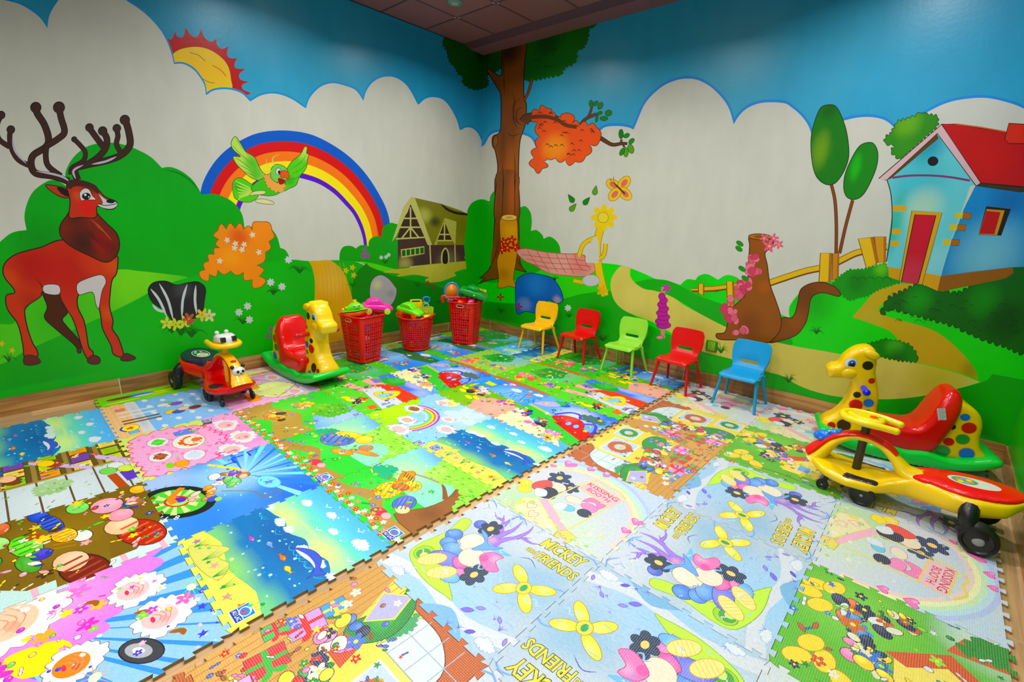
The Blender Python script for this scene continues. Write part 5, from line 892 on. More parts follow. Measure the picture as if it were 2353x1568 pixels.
def club(P, v=0):           # pale yellow corner, blue pond, red dome, purple arches
    P.fill([(-.1, -.1), (1.1, -.1), (1.1, 1.1), (-.1, 1.1)], (100, 170, 230), 0, dabs=[(.8, 1.0, .5, (40, 90, 230), .9, .3), (.6, .75, .3, (236, 244, 252), .8), (.3, .3, .3, (60, 120, 190), .7)])
    P.fill([(-.1, -.1), (.9, -.1), (.7, .18), (.3, .3), (-.1, .42)], (248, 240, 190), 3)
    P.fill([(.45, .25), (1.1, .05), (1.1, .4), (.6, .5), (.1, .6), (-.05, .5)], (70, 190, 70), 3)
    P.fill([(.5, .42), (1.1, .2), (1.1, .45), (.85, .5)], (206, 44, 44), 0); P.fill([(.42, .52), (.5, .64), (.66, .68), (.8, .6), (.86, .44), (.8, .36), (.6, .42)], (214, 44, 44), 5, outline=(150, 20, 30), ow=.006, dabs=[(.6, .6, .12, (240, 90, 80), .7)])
    for x in (.66, .76): P.ell(x, .5, .035, .05, (150, 190, 240), .3, 14, outline=(60, 60, 170), ow=.008)
    P.line([(.4, .58), (.5, .76), (.62, .78), (.68, .68)], (84, 60, 210), .04, 5); P.line([(.78, .6), (.88, .68), (.96, .56), (.98, .44)], (84, 60, 210), .035, 5)
    P.bumpy([(.62, .8), (.75, .86), (.9, .84), (.95, .74), (.75, .7)], .04, (70, 110, 110), seed=3); P.ell(.3, .88, .1, .06, (50, 90, 200), .2, 14)
    P.fill([(.02, .66), (.08, .82), (.24, .92), (.3, .82), (.2, .7)], (190, 180, 236), 4, outline=(110, 100, 190), ow=.006); P.bumpy([(.16, .92), (.3, .98), (.3, .86)], .03, (60, 180, 80), seed=2)
    P.line([(.02, .62), (.4, .54)], (244, 190, 60), .015, 0); P.line([(.0, .6), (.4, .52)], (250, 214, 90), .008, 0)
    posy(P, .12, .36, .13, [(244, 140, 50), (40, 70, 200), (246, 240, 236), (30, 40, 60)], 11, 4+v); posy(P, .4, .26, .14, [(240, 120, 190), (30, 30, 40), (248, 230, 210), (210, 40, 50), (60, 150, 220)], 15, 5+v); posy(P, .7, .12, .14, [(248, 170, 60), (250, 190, 80), (200, 170, 230), (240, 130, 190)], 13, 6+v)
    deco(P, 24+v, 70, [(250, 250, 250), (40, 50, 120), (240, 80, 70), (250, 200, 60), (60, 160, 90), (240, 130, 190), (90, 70, 200)], (0, 0, 1, 1), .012, .034, 'lfdbs', (40, 40, 70))
def deco(P, seed, n, pal, reg=(0, 0, 1, 1), s0=.012, s1=.03, kinds='fldsbr', edge=None):
    """scattered small printed ornaments"""
    r = random.Random(seed*7+n)
    for k in range(n):
        x, y = r.uniform(reg[0], reg[2]), r.uniform(reg[1], reg[3]); s = r.uniform(s0, s1); c = r.choice(pal); q = r.choice(kinds); a = r.uniform(0, 2*PI)
        if q == 'f':
            for j in range(5): P.ell(x+math.cos(j*1.257+a)*s*.6, y+math.sin(j*1.257+a)*s*.6, s*.5, s*.34, c, j*1.257+a, 7)
            P.ell(x, y, s*.28, s*.28, (250, 214, 80), 0, 6)
        elif q == 'l': P.fill([(x-s*math.cos(a), y-s*math.sin(a)), (x-s*.45*math.sin(a), y+s*.45*math.cos(a)), (x+s*math.cos(a), y+s*math.sin(a)), (x+s*.45*math.sin(a), y-s*.45*math.cos(a))], c, 2, outline=edge, ow=.003)
        elif q == 'd': P.ell(x, y, s*.6, s*.5, c, 0, 10, outline=edge, ow=.003); P.ell(x-s*.2, y+s*.15, s*.2, s*.16, tuple(min(255, v+60) for v in c), 0, 6)
        elif q == 's': star(P, x, y, s*.8, c, 5, a)
        elif q == 'b':
            for j in (0, PI): P.ell(x+math.cos(a+j)*s*.6, y+math.sin(a+j)*s*.6, s*.6, s*.34, c, a, 8, outline=edge, ow=.003)
            P.ell(x, y, s*.22, s*.22, tuple(max(0, v-50) for v in c), 0, 6)
        elif q == 'r': P.line([(x-s, y), (x-s*.3, y+s*.5), (x+s*.3, y-s*.3), (x+s, y+s*.2)], c, s*.3, 3, True)
        elif q == 't':
            for j in range(3): P.line([(x, y), (x+(j-1)*s*.4, y+s*.7), (x+(j-1)*s, y+s)], c, s*.22, 2, 'end')
def stripes(P, x, y, rx, ry, c, a=0, n=4):
    c_, s_ = math.cos(a), math.sin(a)
    for k in range(n):
        u = (k+.5)/n*2-1; h = ry*math.sqrt(max(0, 1-u*u))*.9
        P.line([(x+u*rx*c_+h*s_, y+u*rx*s_-h*c_), (x+u*rx*c_-h*s_, y+u*rx*s_+h*c_)], c, rx*.12, 0)
class Sub:
    """draws into a scaled part of a print"""
    def __init__(s, P, a, b, c, d, keep=()): s.P, s.q = P, (a, b, c, d)
    def t(s, p): a, b, c, d = s.q; return (p[0]*a+b, p[1]*c+d)+tuple(p[2:])
    def dd(s, D): a, b, c, d = s.q; return [(x[0]*a+b, x[1]*c+d, x[2]*(a+c)/2)+tuple(x[3:]) for x in D] if D else D
    def fill(s, pts, col, sm=6, dabs=None, outline=None, ow=.004): s.P.fill([s.t(p) for p in pts], col, sm, s.dd(dabs), outline, ow*.8)
    def line(s, pts, col, w=.01, sm=5, taper=False): s.P.line([s.t(p) for p in pts], col, w*(s.q[0]+s.q[2])/2, sm, taper)
    def ell(s, x, y, rx, ry, col, rot=0, n=20, dabs=None, outline=None, ow=.004):
        x, y = s.t((x, y)); s.P.ell(x, y, rx*s.q[0], ry*s.q[2], col, rot, n, s.dd(dabs), outline, ow*.8)
    def bumpy(s, pts, r, col, dabs=None, outline=None, ow=.004, seed=1, sm=0): s.P.bumpy([s.t(p) for p in pts], r*(s.q[0]+s.q[2])/2, col, s.dd(dabs), outline, ow, seed, sm)
    def tris(s, f, col): s.P.tris([np.column_stack([np.array(t)[:, 0]*s.q[0]+s.q[1], np.array(t)[:, 1]*s.q[2]+s.q[3]]) for t in f], col)
def petals(P, x, y, r, c, o, n=6, core=(240, 200, 120)):
    for k in range(n): P.ell(x+math.cos(k*2*PI/n)*r*.58, y+math.sin(k*2*PI/n)*r*.58, r*.46, r*.3, c, k*2*PI/n, 12, outline=o, ow=.003)
    P.ell(x, y, r*.28, r*.28, core, 0, 10)
PALE = lambda c, k=.35: tuple(int(q+(235-q)*k) for q in c)
def kiss(P, v=0):           # white print, pale rainbow, hearts, booth with its sign
    P.fill([(-.1, -.1), (1.1, -.1), (1.1, 1.1), (-.1, 1.1)], (216, 220, 228), 0, dabs=[(.2, .1, .4, (180, 214, 160), .9), (.6, .05, .4, (206, 228, 190), .7), (.9, .8, .4, (190, 214, 240), .7), (.15, .95, .3, (180, 205, 236), .7)])
    for k, c in enumerate([(186, 200, 240), (196, 224, 240), (206, 236, 200), (244, 240, 190), (246, 214, 206)]):
        r0 = .72-.035*k; t = np.linspace(-.2, 3.0, 22); a = [(.42+r0*math.cos(q), .28+r0*math.sin(q)) for q in t]; b = [(.42+(r0-.036)*math.cos(q), .28+(r0-.036)*math.sin(q)) for q in t]; P.fill(a+b[::-1], c, 0)
    F0 = P; P = Sub(F0, .78, .0, .86, .0)
    W = (226, 204, 110)
    # figures replaced by balloons, bows and bouquets
    petals(P, .25, .73, .13, (34, 52, 92), (14, 20, 40)); P.line([(.26, .65), (.3, .5), (.34, .4)], (60, 60, 80), .008, 4)
    petals(P, .45, .66, .1, (34, 56, 96), (14, 20, 40)); P.line([(.45, .67), (.42, .5), (.36, .4)], (60, 60, 80), .008, 4)
    P.ell(.34, .58, .1, .08, (248, 226, 200), .1, 20, outline=(150, 110, 90), ow=.004); P.fill([(.12, .5), (.2, .62), (.3, .55), (.28, .42), (.16, .4)], (224, 80, 76), 4, outline=(110, 30, 40), ow=.005); P.fill([(.26, .5), (.34, .54), (.42, .5), (.44, .38), (.3, .34)], (30, 34, 60), 4)
    for x, y in [(.05, .42), (.12, .33)]: P.ell(x, y, .08, .06, (240, 214, 80), .4, 16, outline=(180, 150, 40), ow=.005)
    P.fill([(.2, .42), (.3, .46), (.36, .38), (.28, .32)], (240, 242, 246), 4, outline=(160, 170, 190), ow=.004)
    P.fill([(.68, .56), (.78, .62), (.86, .56), (.88, .66), (.8, .7), (.7, .66)], (244, 130, 180), 4, outline=(190, 60, 120), ow=.005); P.fill([(.7, .5), (.84, .46), (.86, .56), (.74, .58)], (246, 140, 190), 4, outline=(190, 60, 120), ow=.005)
    P.ell(.8, .42, .07, .06, (34, 44, 70), 0, 16, outline=(14, 20, 40), ow=.005); P.ell(.6, .52, .09, .06, (248, 228, 206), .2, 18, outline=(150, 110, 90), ow=.004); P.ell(.64, .38, .07, .05, (120, 190, 226), .3, 14, outline=(60, 110, 160), ow=.004); P.fill([(.5, .36), (.6, .42), (.62, .32), (.54, .28)], (240, 242, 246), 4, outline=(160, 170, 190), ow=.004)
    # booth
    P.fill([(.34, .3), (.4, .36), (.84, .12), (.78, .06)], (246, 180, 206), 0, outline=W, ow=.008)
    P.fill([(.34, .3), (.22, .22), (.26, .04), (.5, -.04), (.78, .06)], (236, 226, 180), 0, outline=W, ow=.01)
    P.fill([(.78, .06), (.84, .12), (.96, .1), (.94, -.02), (.8, -.08)], (226, 206, 110), 0, outline=(190, 160, 60), ow=.008)
    for x, y in [(.36, .17), (.46, .08), (.84, .0)]:
        P.line([(x, y-.05), (x-.05, y+.01), (x-.03, y+.05), (x, y+.03), (x+.03, y+.05), (x+.05, y+.01), (x, y-.05)], (236, 130, 170), .007, 4)
    P.line([(.42, .36), (.5, .88)], W, .016, 0); P.line([(.84, .14), (.94, .84)], W, .016, 0)
    P.fill([(.5, .72), (.93, .66), (.96, .84), (.53, .9)], (248, 196, 206), 0, outline=W, ow=.016)
    P.line([(.52, .92), (.62, .96), (.72, .93), (.84, .95), (.97, .87)], W, .02, 4)
    text(F0, 'KISSING', .418, .71, .3, .055, (200, 60, 80), .01, -.15); text(F0, 'BOOTH', .455, .64, .22, .052, (200, 60, 80), .01, -.15)
    P = F0
    for x, y, s in [(.12, .88, .06), (.3, .94, .035), (.45, .97, .03), (1.0, .55, .045), (.95, .4, .035), (.03, .75, .03)]: heart(P, min(x, .96), min(y, .95), s)
    deco(P, 25+v, 40, [(250, 230, 240), (244, 170, 206), (200, 214, 240), (226, 206, 120), (180, 220, 160)], (0, 0, 1, 1), .01, .028, 'fdsr'); deco(P, 26, 26, [(150, 200, 120), (250, 250, 240), (226, 210, 90)], (0, 0, .9, .2), .012, .03, 'ftl')
def snow(P, v=0):           # icy blue print with a sledge mat, tree and yellow lettering
    P.fill([(-.1, -.1), (1.1, -.1), (1.1, 1.1), (-.1, 1.1)], (184, 200, 214), 0, dabs=[(.8, .55, .3, (140, 180, 208), .9), (.1, .95, .4, (214, 220, 230), .9), (.6, .95, .35, (214, 220, 230), .9), (.5, .05, .5, (150, 200, 236), .8), (.05, .3, .2, (210, 226, 240), .7)])
    P.fill([(.0, .02), (.3, .1), (.7, .04), (1.05, .14), (1.05, .22), (.7, .12), (.3, .17), (-.05, .1)], (222, 226, 234), 5)
    P.fill([(.45, -.05), (.6, .1), (.8, .0), (.9, -.08)], (120, 172, 210), 4)
    F1 = P; P = Sub(F1, .9, -.3, .9, .1)
    # tree
    for q, w in [(((.74, .58), (.72, .7), (.66, .8), (.58, .9)), .07), (((.73, .7), (.76, .82), (.74, .96)), .05), (((.76, .62), (.82, .74), (.92, .84)), .055), (((.84, .76), (.86, .88), (.84, .97)), .035), (((.67, .8), (.66, .9), (.68, .97)), .03), (((.62, .85), (.55, .84), (.5, .88)), .025), (((.88, .8), (.96, .8), (1.02, .84)), .025)]: P.line(q, (90, 70, 170), w+.012, 4, 'end'); P.line(q, (160, 120, 214), w, 4, 'end')
    P.ell(.75, .6, .06, .07, (150, 110, 210), 0, 14, dabs=[(.73, .62, .05, (226, 170, 180), .8)])
    P.fill([(.6, .62), (.75, .58), (.95, .6), (.85, .54), (.65, .55)], (110, 180, 220), 4)
    P = F1
    F0 = P; P = Sub(F0, .6, .0, .78, .03)
    # rolled mat, cushions, scarf and bow instead of the figures
    P.fill([(.06, .82), (.2, .84), (.28, .6), (.3, .42), (.9, .16), (.84, .13), (.5, .12), (.14, .2), (.07, .34), (.12, .6)], (186, 226, 80), 4, outline=(120, 160, 40), ow=.006, dabs=[(.15, .6, .12, (216, 240, 120), .7), (.25, .3, .1, (120, 180, 50), .6)])
    P.ell(.22, .3, .11, .085, (150, 200, 60), .1, 22, outline=(110, 150, 40), ow=.006); P.ell(.23, .29, .08, .06, (70, 150, 60), .1, 18); P.ell(.25, .28, .04, .035, (206, 232, 120), 0, 14)
    for x, y, rx, ry, c, a in [(.22, .62, .1, .08, (70, 120, 214), .3), (.28, .52, .1, .07, (80, 130, 220), .2), (.4, .5, .14, .07, (90, 140, 226), .2), (.3, .88, .08, .06, (70, 90, 190), 0), (.46, .38, .2, .08, (96, 100, 214), .3), (.62, .42, .12, .05, (236, 90, 160), -.3), (.72, .34, .08, .06, (240, 110, 170), -.3), (.66, .27, .14, .06, (110, 170, 230), .2)]: P.ell(x, y, rx, ry, c, a, 18, outline=tuple(q//2 for q in c), ow=.005, dabs=[(x-.02, y+.02, rx*.7, tuple(min(255, q+50) for q in c), .7)])
    for x, y, rx, ry, a in [(.36, .3, .085, .12, -.6), (.58, .26, .085, .12, -.7)]:
        P.ell(x, y, rx, ry, (250, 224, 140), a, 22, outline=(190, 160, 70), ow=.006)
        for k in range(-2, 3): c_, s_ = math.cos(a), math.sin(a); P.line([(x+(-rx*.9)*c_-k*.035*s_, y+(-rx*.9)*s_+k*.035*c_), (x+(rx*.9)*c_-k*.035*s_, y+(rx*.9)*s_+k*.035*c_)], (226, 180, 90), .005, 0)
    P.ell(.46, .66, .14, .12, (248, 234, 206), .2, 22, outline=(150, 120, 90), ow=.005, dabs=[(.42, .7, .08, (255, 250, 236), .8)]); P.ell(.63, .54, .14, .11, (248, 232, 208), -.1, 22, outline=(150, 120, 90), ow=.005)
    petals(P, .44, .9, .13, (28, 46, 74), (10, 14, 26)); petals(P, .84, .42, .13, (28, 50, 80), (10, 14, 26))
    P.fill([(.38, .84), (.5, .82), (.62, .74), (.78, .8), (.64, .66), (.54, .6), (.56, .74), (.44, .8)], (110, 160, 226), 4, outline=(60, 100, 180), ow=.005)
    P.fill([(.68, .6), (.74, .7), (.88, .72), (.86, .64), (.98, .58), (.9, .52), (.78, .54)], (242, 120, 180), 4, outline=(190, 60, 130), ow=.006, dabs=[(.84, .66, .07, (250, 180, 214), .8)]); P.ell(.74, .6, .05, .04, (232, 90, 160), 0, 12)
    P = F0
    # yellow scarf-like streamer and green ring
    for x, y, a in [(.72, .42, .9), (.86, .42, -.7), (.7, .56, -.5), (.88, .55, .6)]: P.ell(x, y, .085, .04, (238, 216, 70), a, 16, outline=(160, 130, 30), ow=.004, dabs=[(x, y+.02, .05, (250, 238, 140), .8)])
    P.ell(.79, .49, .045, .05, (236, 210, 60), 0, 16, outline=(160, 130, 30), ow=.004); P.ell(.79, .49, .02, .03, (40, 150, 90), 0, 12); P.line([(.6, .66), (.66, .7), (.74, .66)], (60, 80, 150), .006, 4, True)
    for k in range(14): x, y = .55+.45*((k*37) % 17)/17, .2+.5*((k*23) % 13)/13; P.line([(x, y), (x+.04, y+.008), (x+.08, y)], (130, 180, 226), .005, 3, True)
    text(P, 'MICKEY', .84, .72, .17*1.0, .055, (232, 208, 30), .018, -.1, .1, edge=((30, 30, 20), .06)) if False else None
    for x, y in [(.06, .9), (.3, .98), (.52, .97)]: P.line([(x, y-.04), (x+.02, y), (x+.05, y+.02)], (90, 130, 210), .005, 3, 'end'); P.line([(x+.02, y), (x-.02, y+.03)], (90, 130, 210), .004, 0)
    deco(P, 30+v, 40, [(150, 190, 230), (120, 150, 220), (232, 236, 242), (170, 210, 236)], (0, 0, 1, 1), .014, .04, 'rrt'); deco(P, 31+v, 12, [(120, 100, 210), (90, 80, 190), (150, 130, 226)], (.55, .0, 1, .3), .02, .04, 'lt', (60, 60, 150))
    for x, y in [(.05, .95), (.95, .95), (.98, .6), (.35, .95)]: P.line([(x-.08, y), (x, y+.03), (x+.08, y-.02)], (110, 160, 226), .012, 4, True)
    for x, y, s in [(.15, .05, .05), (.9, .06, .06)]: puff(P, x, y, s, (236, 240, 246), (150, 180, 220), 3)
def snow_wide(P, v=0):      # lettering half of the icy picture
    P.fill([(-.1, -.1), (1.1, -.1), (1.1, 1.1), (-.1, 1.1)], (204, 220, 238), 0, dabs=[(.3, .4, .4, (160, 204, 236), .9), (.8, .8, .4, (232, 234, 240), .9), (.9, .1, .3, (120, 180, 230), .8)])
def letters(P, x, y, w, rot=0):
    e = ((40, 40, 20), .06)
    c_, s_ = math.cos(rot), math.sin(rot)
    q = lambda a, b: (x+(a*c_-b*s_)*w, y+(a*s_+b*c_)*w)
    a = q(.1, .36); text(P, 'MICKEY', a[0], a[1], .86*w, .27*w, (232, 208, 30), .022, rot, .12, edge=e)
    a = q(0, .08); text(P, 'and', a[0], a[1], .2*w, .14*w, (232, 208, 30), .018, rot, .1, edge=e)
    a = q(.24, .02); text(P, 'FRIENDS', a[0], a[1], .8*w, .22*w, (232, 208, 30), .022, rot, .12, edge=e)
def snow_full(P, v=0):
    snow(P, v)
    pass
def xmas(P, v=0):           # yellow wall, wreath windows, presents on a wooden floor
    P.fill([(-.1, -.1), (1.1, -.1), (1.1, 1.1), (-.1, 1.1)], (226, 206, 90), 0, dabs=[(.3, .8, .3, (240, 226, 130), .7)])
    P.fill([(-.1, -.1), (1.1, -.1), (1.1, .34), (.6, .42), (-.1, .16)], (194, 144, 72), 0, dabs=[(.8, .1, .3, (214, 164, 92), .7)])
    for k in range(9): P.line([(-.1, -.05+.045*k), (1.1, -.02+.045*k)], (160, 108, 46), .004, 0)
    P.fill([(.0, .98), (.02, .6), (.12, .45), (.3, .5), (.3, .96)], (226, 240, 240), 0, outline=(150, 150, 160), ow=.006)
    P.fill([(-.02, 1.0), (.34, 1.0), (.3, .9), (.16, .86), (.06, .7), (.04, .44), (-.02, .46)], (178, 88, 44), 4, outline=(110, 46, 24), ow=.006)
    for q in (.6, .74, .86): P.line([(.03, q), (.3, q-.01)], (160, 176, 190), .006, 0)
    P.line([(.16, .5), (.16, .96)], (160, 176, 190), .006, 0); P.bumpy([(.05, .5), (.12, .56), (.24, .54), (.28, .5)], .02, (60, 150, 90), seed=2)
    for x, y, s in [(.5, .74, .14), (.84, .84, .11)]:
        P.fill([(x-s*1.1, y-s), (x+s*1.1, y-s*.9), (x+s*1.1, y+s), (x-s*1.1, y+s*.9)], (196, 214, 236), 0, outline=(240, 244, 248), ow=.02)
        P.bumpy([(x+.8*s*math.cos(q), y+.8*s*math.sin(q)) for q in np.linspace(0, 6.28, 12)[:-1]], .016, (50, 140, 50) if s < .12 else (190, 90, 40), seed=3); P.ell(x, y, s*.42, s*.4, (196, 214, 236), 0, 14); star(P, x, y-.02, s*.3, (240, 190, 40))
    P.fill([(-.05, .3), (.1, .36), (.34, .3), (.4, .4), (.24, .52), (.04, .46)], (30, 130, 50), 5, outline=(10, 80, 30), ow=.006, dabs=[(.2, .4, .1, (70, 180, 80), .7)]); P.fill([(.0, .38), (.16, .44), (.28, .34), (.1, .24)], (180, 176, 232), 0, outline=(240, 220, 70), ow=.012)
    P.fill([(.6, .5), (.76, .64), (.95, .62), (.98, .5), (.8, .42)], (30, 140, 56), 5, outline=(10, 90, 30), ow=.006); P.fill([(.36, .46), (.5, .5), (.5, .38), (.38, .34)], (190, 76, 36), 0)
    posy(P, .4, .34, .14, [(240, 130, 180), (30, 34, 60), (246, 232, 214), (70, 110, 210), (244, 210, 60)], 14, 3); posy(P, .62, .42, .14, [(36, 50, 90), (246, 232, 214), (248, 220, 70), (210, 50, 50), (40, 150, 60)], 14, 4); posy(P, .84, .42, .1, [(246, 244, 240), (60, 130, 210), (246, 200, 60), (236, 120, 170)], 8, 5)
    for x, y, s, c, c2 in [(.5, .14, .1, (200, 150, 220), (220, 50, 50)), (.72, .22, .1, (214, 60, 60), (60, 170, 60)), (.88, .28, .08, (236, 170, 220), (240, 110, 170)), (.34, .14, .07, (60, 150, 220), (250, 220, 60)), (.62, .06, .07, (70, 180, 80), (220, 40, 60))]:
        P.fill([(x-s, y-s*.6), (x+s*.8, y-s*.8), (x+s, y+s*.6), (x-s*.8, y+s*.8)], c, 0, outline=(90, 50, 90), ow=.005); P.line([(x-.1*s, y-s*.7), (x+.1*s, y+s*.7)], c2, s*.3, 0); P.line([(x-s*.9, y+.1*s), (x+s*.9, y-.1*s)], c2, s*.24, 0)
        for q in (-1, 1): P.ell(x+q*s*.3, y+s*.8, s*.32, s*.18, c2, q*.5, 10)
    deco(P, 27, 70, [(210, 40, 40), (30, 130, 50), (250, 230, 90), (250, 250, 250), (70, 100, 210), (240, 130, 190), (150, 90, 30)], (.05, .0, 1, .66), .014, .036, 'lfdbs', (90, 50, 30)); deco(P, 28, 16, [(190, 160, 50), (250, 240, 150), (60, 130, 50)], (.3, .66, 1, 1), .01, .024, 'rl')
def group(P, v=0):          # green field with red houses at one side
    P.fill([(-.1, -.1), (1.1, -.1), (1.1, 1.1), (-.1, 1.1)], (92, 170, 50), 0, dabs=[(.3, .7, .4, (130, 200, 80), .7), (.9, .95, .3, (226, 236, 236), .9)])
    P.fill([(.5, .5), (.74, .62), (.95, .5), (1.1, .55), (1.1, .2), (.52, .2)], (236, 214, 110), 0, outline=(160, 130, 50), ow=.006); P.fill([(.46, .5), (.74, .72), (.98, .52), (.9, .46), (.73, .6), (.56, .46)], (200, 84, 50), 0)
    P.fill([(.72, .74), (1.1, .8), (1.1, .95), (.8, .92)], (200, 90, 56), 0); P.bumpy([(.78, .8), (.86, .98), (1.0, .98), (1.02, .82)], .04, (50, 130, 50), seed=4)
    for x in (.62, .8): P.fill([(x, .28), (x+.1, .28), (x+.1, .4), (x, .4)], (110, 170, 220), 0, outline=(250, 250, 250), ow=.012)
    for x, y in [(.06, .8), (.16, .84), (.04, .7), (.12, .62), (.22, .2), (.32, .12), (.14, .28), (.1, .14)]: P.ell(x, y, .08, .055, (236, 206, 60), x*7, 16, outline=(160, 130, 30), ow=.005)
    posy(P, .3, .66, .17, [(70, 130, 210), (244, 246, 248), (200, 100, 50), (30, 36, 70)], 16, 3+v); posy(P, .42, .42, .17, [(30, 36, 70), (246, 226, 200), (240, 200, 60), (240, 130, 180), (60, 110, 200)], 18, 4+v); posy(P, .52, .78, .13, [(244, 210, 70), (246, 226, 200), (30, 36, 70), (190, 90, 50)], 12, 5+v)
    P.line([(.2, .05), (.5, .1), (.8, .06)], (60, 40, 30), .01, 4, True)
    deco(P, 29+v, 80, [(40, 120, 40), (150, 210, 80), (250, 250, 250), (200, 80, 50), (50, 110, 210), (240, 206, 60), (30, 36, 70)], (0, 0, 1, 1), .014, .038, 'lfdbs', (40, 50, 50))
# --- placement
def tooth_edge(p, q, nrm, n=8, d=.0085):
    """dovetail line from p to q (same curve for both neighbours)"""
    p, q, nrm = np.array(p, float), np.array(q, float), np.array(nrm, float); out = [p]; L = (q-p)/n
    for k in range(n):
        for t, s in ((.24, -1), (.17, 1), (.58, 1), (.51, -1)) if True else ():
            out.append(p+L*(k+t+(.12))+nrm*d*s)
    return out
def smooth_mesh(name): pass
foam_mat = painted('printed_foam', .42, 'foam', .35); weave_mat = painted('printed_woven_foam', .5, 'weave', .3)
def mat_tile(x0, x1, y0, y1, draw, rot, label, rough=False, extra=None, name='foam_mat', v=0, group=None, z=None, teeth=(1, 1, 1, 1)):
    g = .0009
    n = max(1, int(round((x1-x0)/.0765))); m = max(1, int(round((y1-y0)/.0765)))
    b = tooth_edge((x0, y0), (x1, y0), (0, 1), n) if teeth[0] else [(x0, y0)]
    r = tooth_edge((x1, y0), (x1, y1), (1, 0), m) if teeth[1] else [(x1, y0)]
    t = (tooth_edge((x0, y1), (x1, y1), (0, 1), n)+[np.array((x1, y1))])[::-1] if teeth[2] else [(x1, y1)]
    l = (tooth_edge((x0, y0), (x0, y1), (1, 0), m)+[np.array((x0, y1))])[::-1] if teeth[3] else [(x0, y1)]
    if teeth[2]: t = t[:-1]
    if teeth[3]: l = l[:-1]
    out = np.array([np.array(q) for q in b+r+t+l])
    a_, b_ = ribbon(out, 2*g, closed=True)
    ar = lambda q: abs(np.sum(q[:, 0]*np.roll(q[:, 1], -1)-np.roll(q[:, 0], -1)*q[:, 1]))
    clip = a_ if ar(a_) < ar(b_) else b_
    w, h = x1-x0, y1-y0; cx, cy = (x0+x1)/2, (y0+y1)/2
    c, s = [(1, 0), (0, 1), (-1, 0), (0, -1)][rot]
    W_, H_ = (w, h) if rot % 2 == 0 else (h, w)
    def fm(P):
        P = np.asarray(P, float).reshape(-1, 2); a = (P[:, 0]-.5)*W_; b = (P[:, 1]-.5)*H_
        return np.column_stack([cx+a*c-b*s, cy+a*s+b*c])
    P = Picture(clip, (220, 220, 220), fm)
    draw(P, v)
    if extra: extra(P)
    zt = z or (.0095 if rough else .012)
    o = P.build(name, weave_mat if rough else foam_mat, lambda x, y: (x-cx, y-cy, zt), sides=zt-.0008)
    o.location = (cx, cy, 0)
    setp(o, label, 'foam mat', group)
    return o
XL = [.25, .863, 1.476, 2.09, 2.70]; YL = [-.03, -.63, -1.22, -1.83, -2.43, -3.03, -3.625, -4.23]
XR = [2.742, 3.36, 3.975, 4.545]; YR = [-.03, -.62, -1.245, -1.885, -2.5, -3.13, -3.76, -4.39]
GS = 'smooth printed jigsaw mats across the far and left floor'; GR = 'embossed printed jigsaw mats on the near and right floor'
def S_(i, j, *a, **k): return mat_tile(XL[i], XL[i+1], YL[j+1], YL[j], *a, group=GS, **k)
def R_(i, j, *a, **k): return mat_tile(XR[i], XR[i+1], YR[j+1], YR[j], *a, rough=True, group=GR, **k)
# row by row away from the camera's left
S_(0, 6, ocean, 0, 'foam mat with sea, sand and sky print, beside the bare wooden floor', v=3)
S_(1, 6, shelves, 0, 'foam mat printed with nursery shelves and white planks, left edge of the floor')
S_(2, 6, playroom, 0, 'foam mat printed with brown boxes and heaped toys, left edge below the shelves print')
S_(3, 6, cream, 0, 'foam mat with pink hills, blue rays and whipped-cream shapes, bottom left corner')
S_(0, 5, clouds_room, 0, 'pale blue foam mat printed with many little white clouds and a wooden floor')
S_(1, 5, candy, 0, 'foam mat printed with cakes on a pink gingham table, beside the little clouds print')
S_(2, 5, burst, 0, 'bright blue foam mat with a light burst and a dartboard print')
S_(3, 5, ocean, 0, 'foam mat with sea, sand and badge print, nearest of the sea prints', v=0)
S_(0, 4, pumpkin, 0, 'pink foam mat with orange pumpkins, under the black and red ride-on car')
S_(1, 4, meadow, 0, 'foam mat printed with a meadow and wide brown path, behind the large tree prints')
S_(2, 4, glade, 0, 'foam mat with green trees and a blue cushion shape above a tulip border', v=1)
S_(3, 4, glade, 0, 'foam mat with a brown branching tree and tulip border, nearest of the tree prints', v=2)
S_(0, 3, flowers_green, 0, 'green foam mat with flowers, right in front of the giraffe rocker by the left wall', v=0)
S_(1, 3, barn, 0, 'foam mat printed with a red barn roof, nearer the giraffe rocker by the left wall', v=0)
S_(2, 3, rainbow, 0, 'foam mat printed with a small rainbow and fluffy cream shapes')
S_(3, 3, ocean, 0, 'foam mat with sea and sand print, beside the small rainbow print', v=5)
S_(0, 2, sky_strip, 0, 'blue foam mat with dark firs between the tall square basket and the round basket', v=0)
S_(1, 2, club, 0, 'foam mat with a red dome and purple arches, farther of the two dome prints', v=3)
S_(2, 2, park, 0, 'foam mat with olive lawn and pink path print, middle of the floor', v=0)
S_(3, 2, club, 0, 'foam mat with a red dome and purple arches, nearer of the two dome prints', v=0)
S_(0, 1, sky_strip, 0, 'blue foam mat under the square basket holding the toy tank', v=3)
S_(1, 1, flowers_green, 0, 'foam mat with flower bunches and a sky patch, in front of the yellow chair', v=3)
S_(2, 1, flowers_green, 0, 'lime green foam mat with flowers in front of the farther red chair', v=2)
S_(3, 1, barn, 0, 'foam mat printed with a red barn roof, in front of the light green chair', v=4)
S_(0, 0, flowers_green, 0, 'foam mat in the far corner of the room behind the toy tank basket', v=1)
S_(1, 0, ocean, 1, 'foam mat with sea and sky print under the yellow chair', v=1)
S_(2, 0, flowers_green, 0, 'foam mat with flowers between the farther red chair and the light green chair', v=0)
S_(3, 0, park, 0, 'foam mat with olive lawn and pink path, under the nearer red chair', v=2)
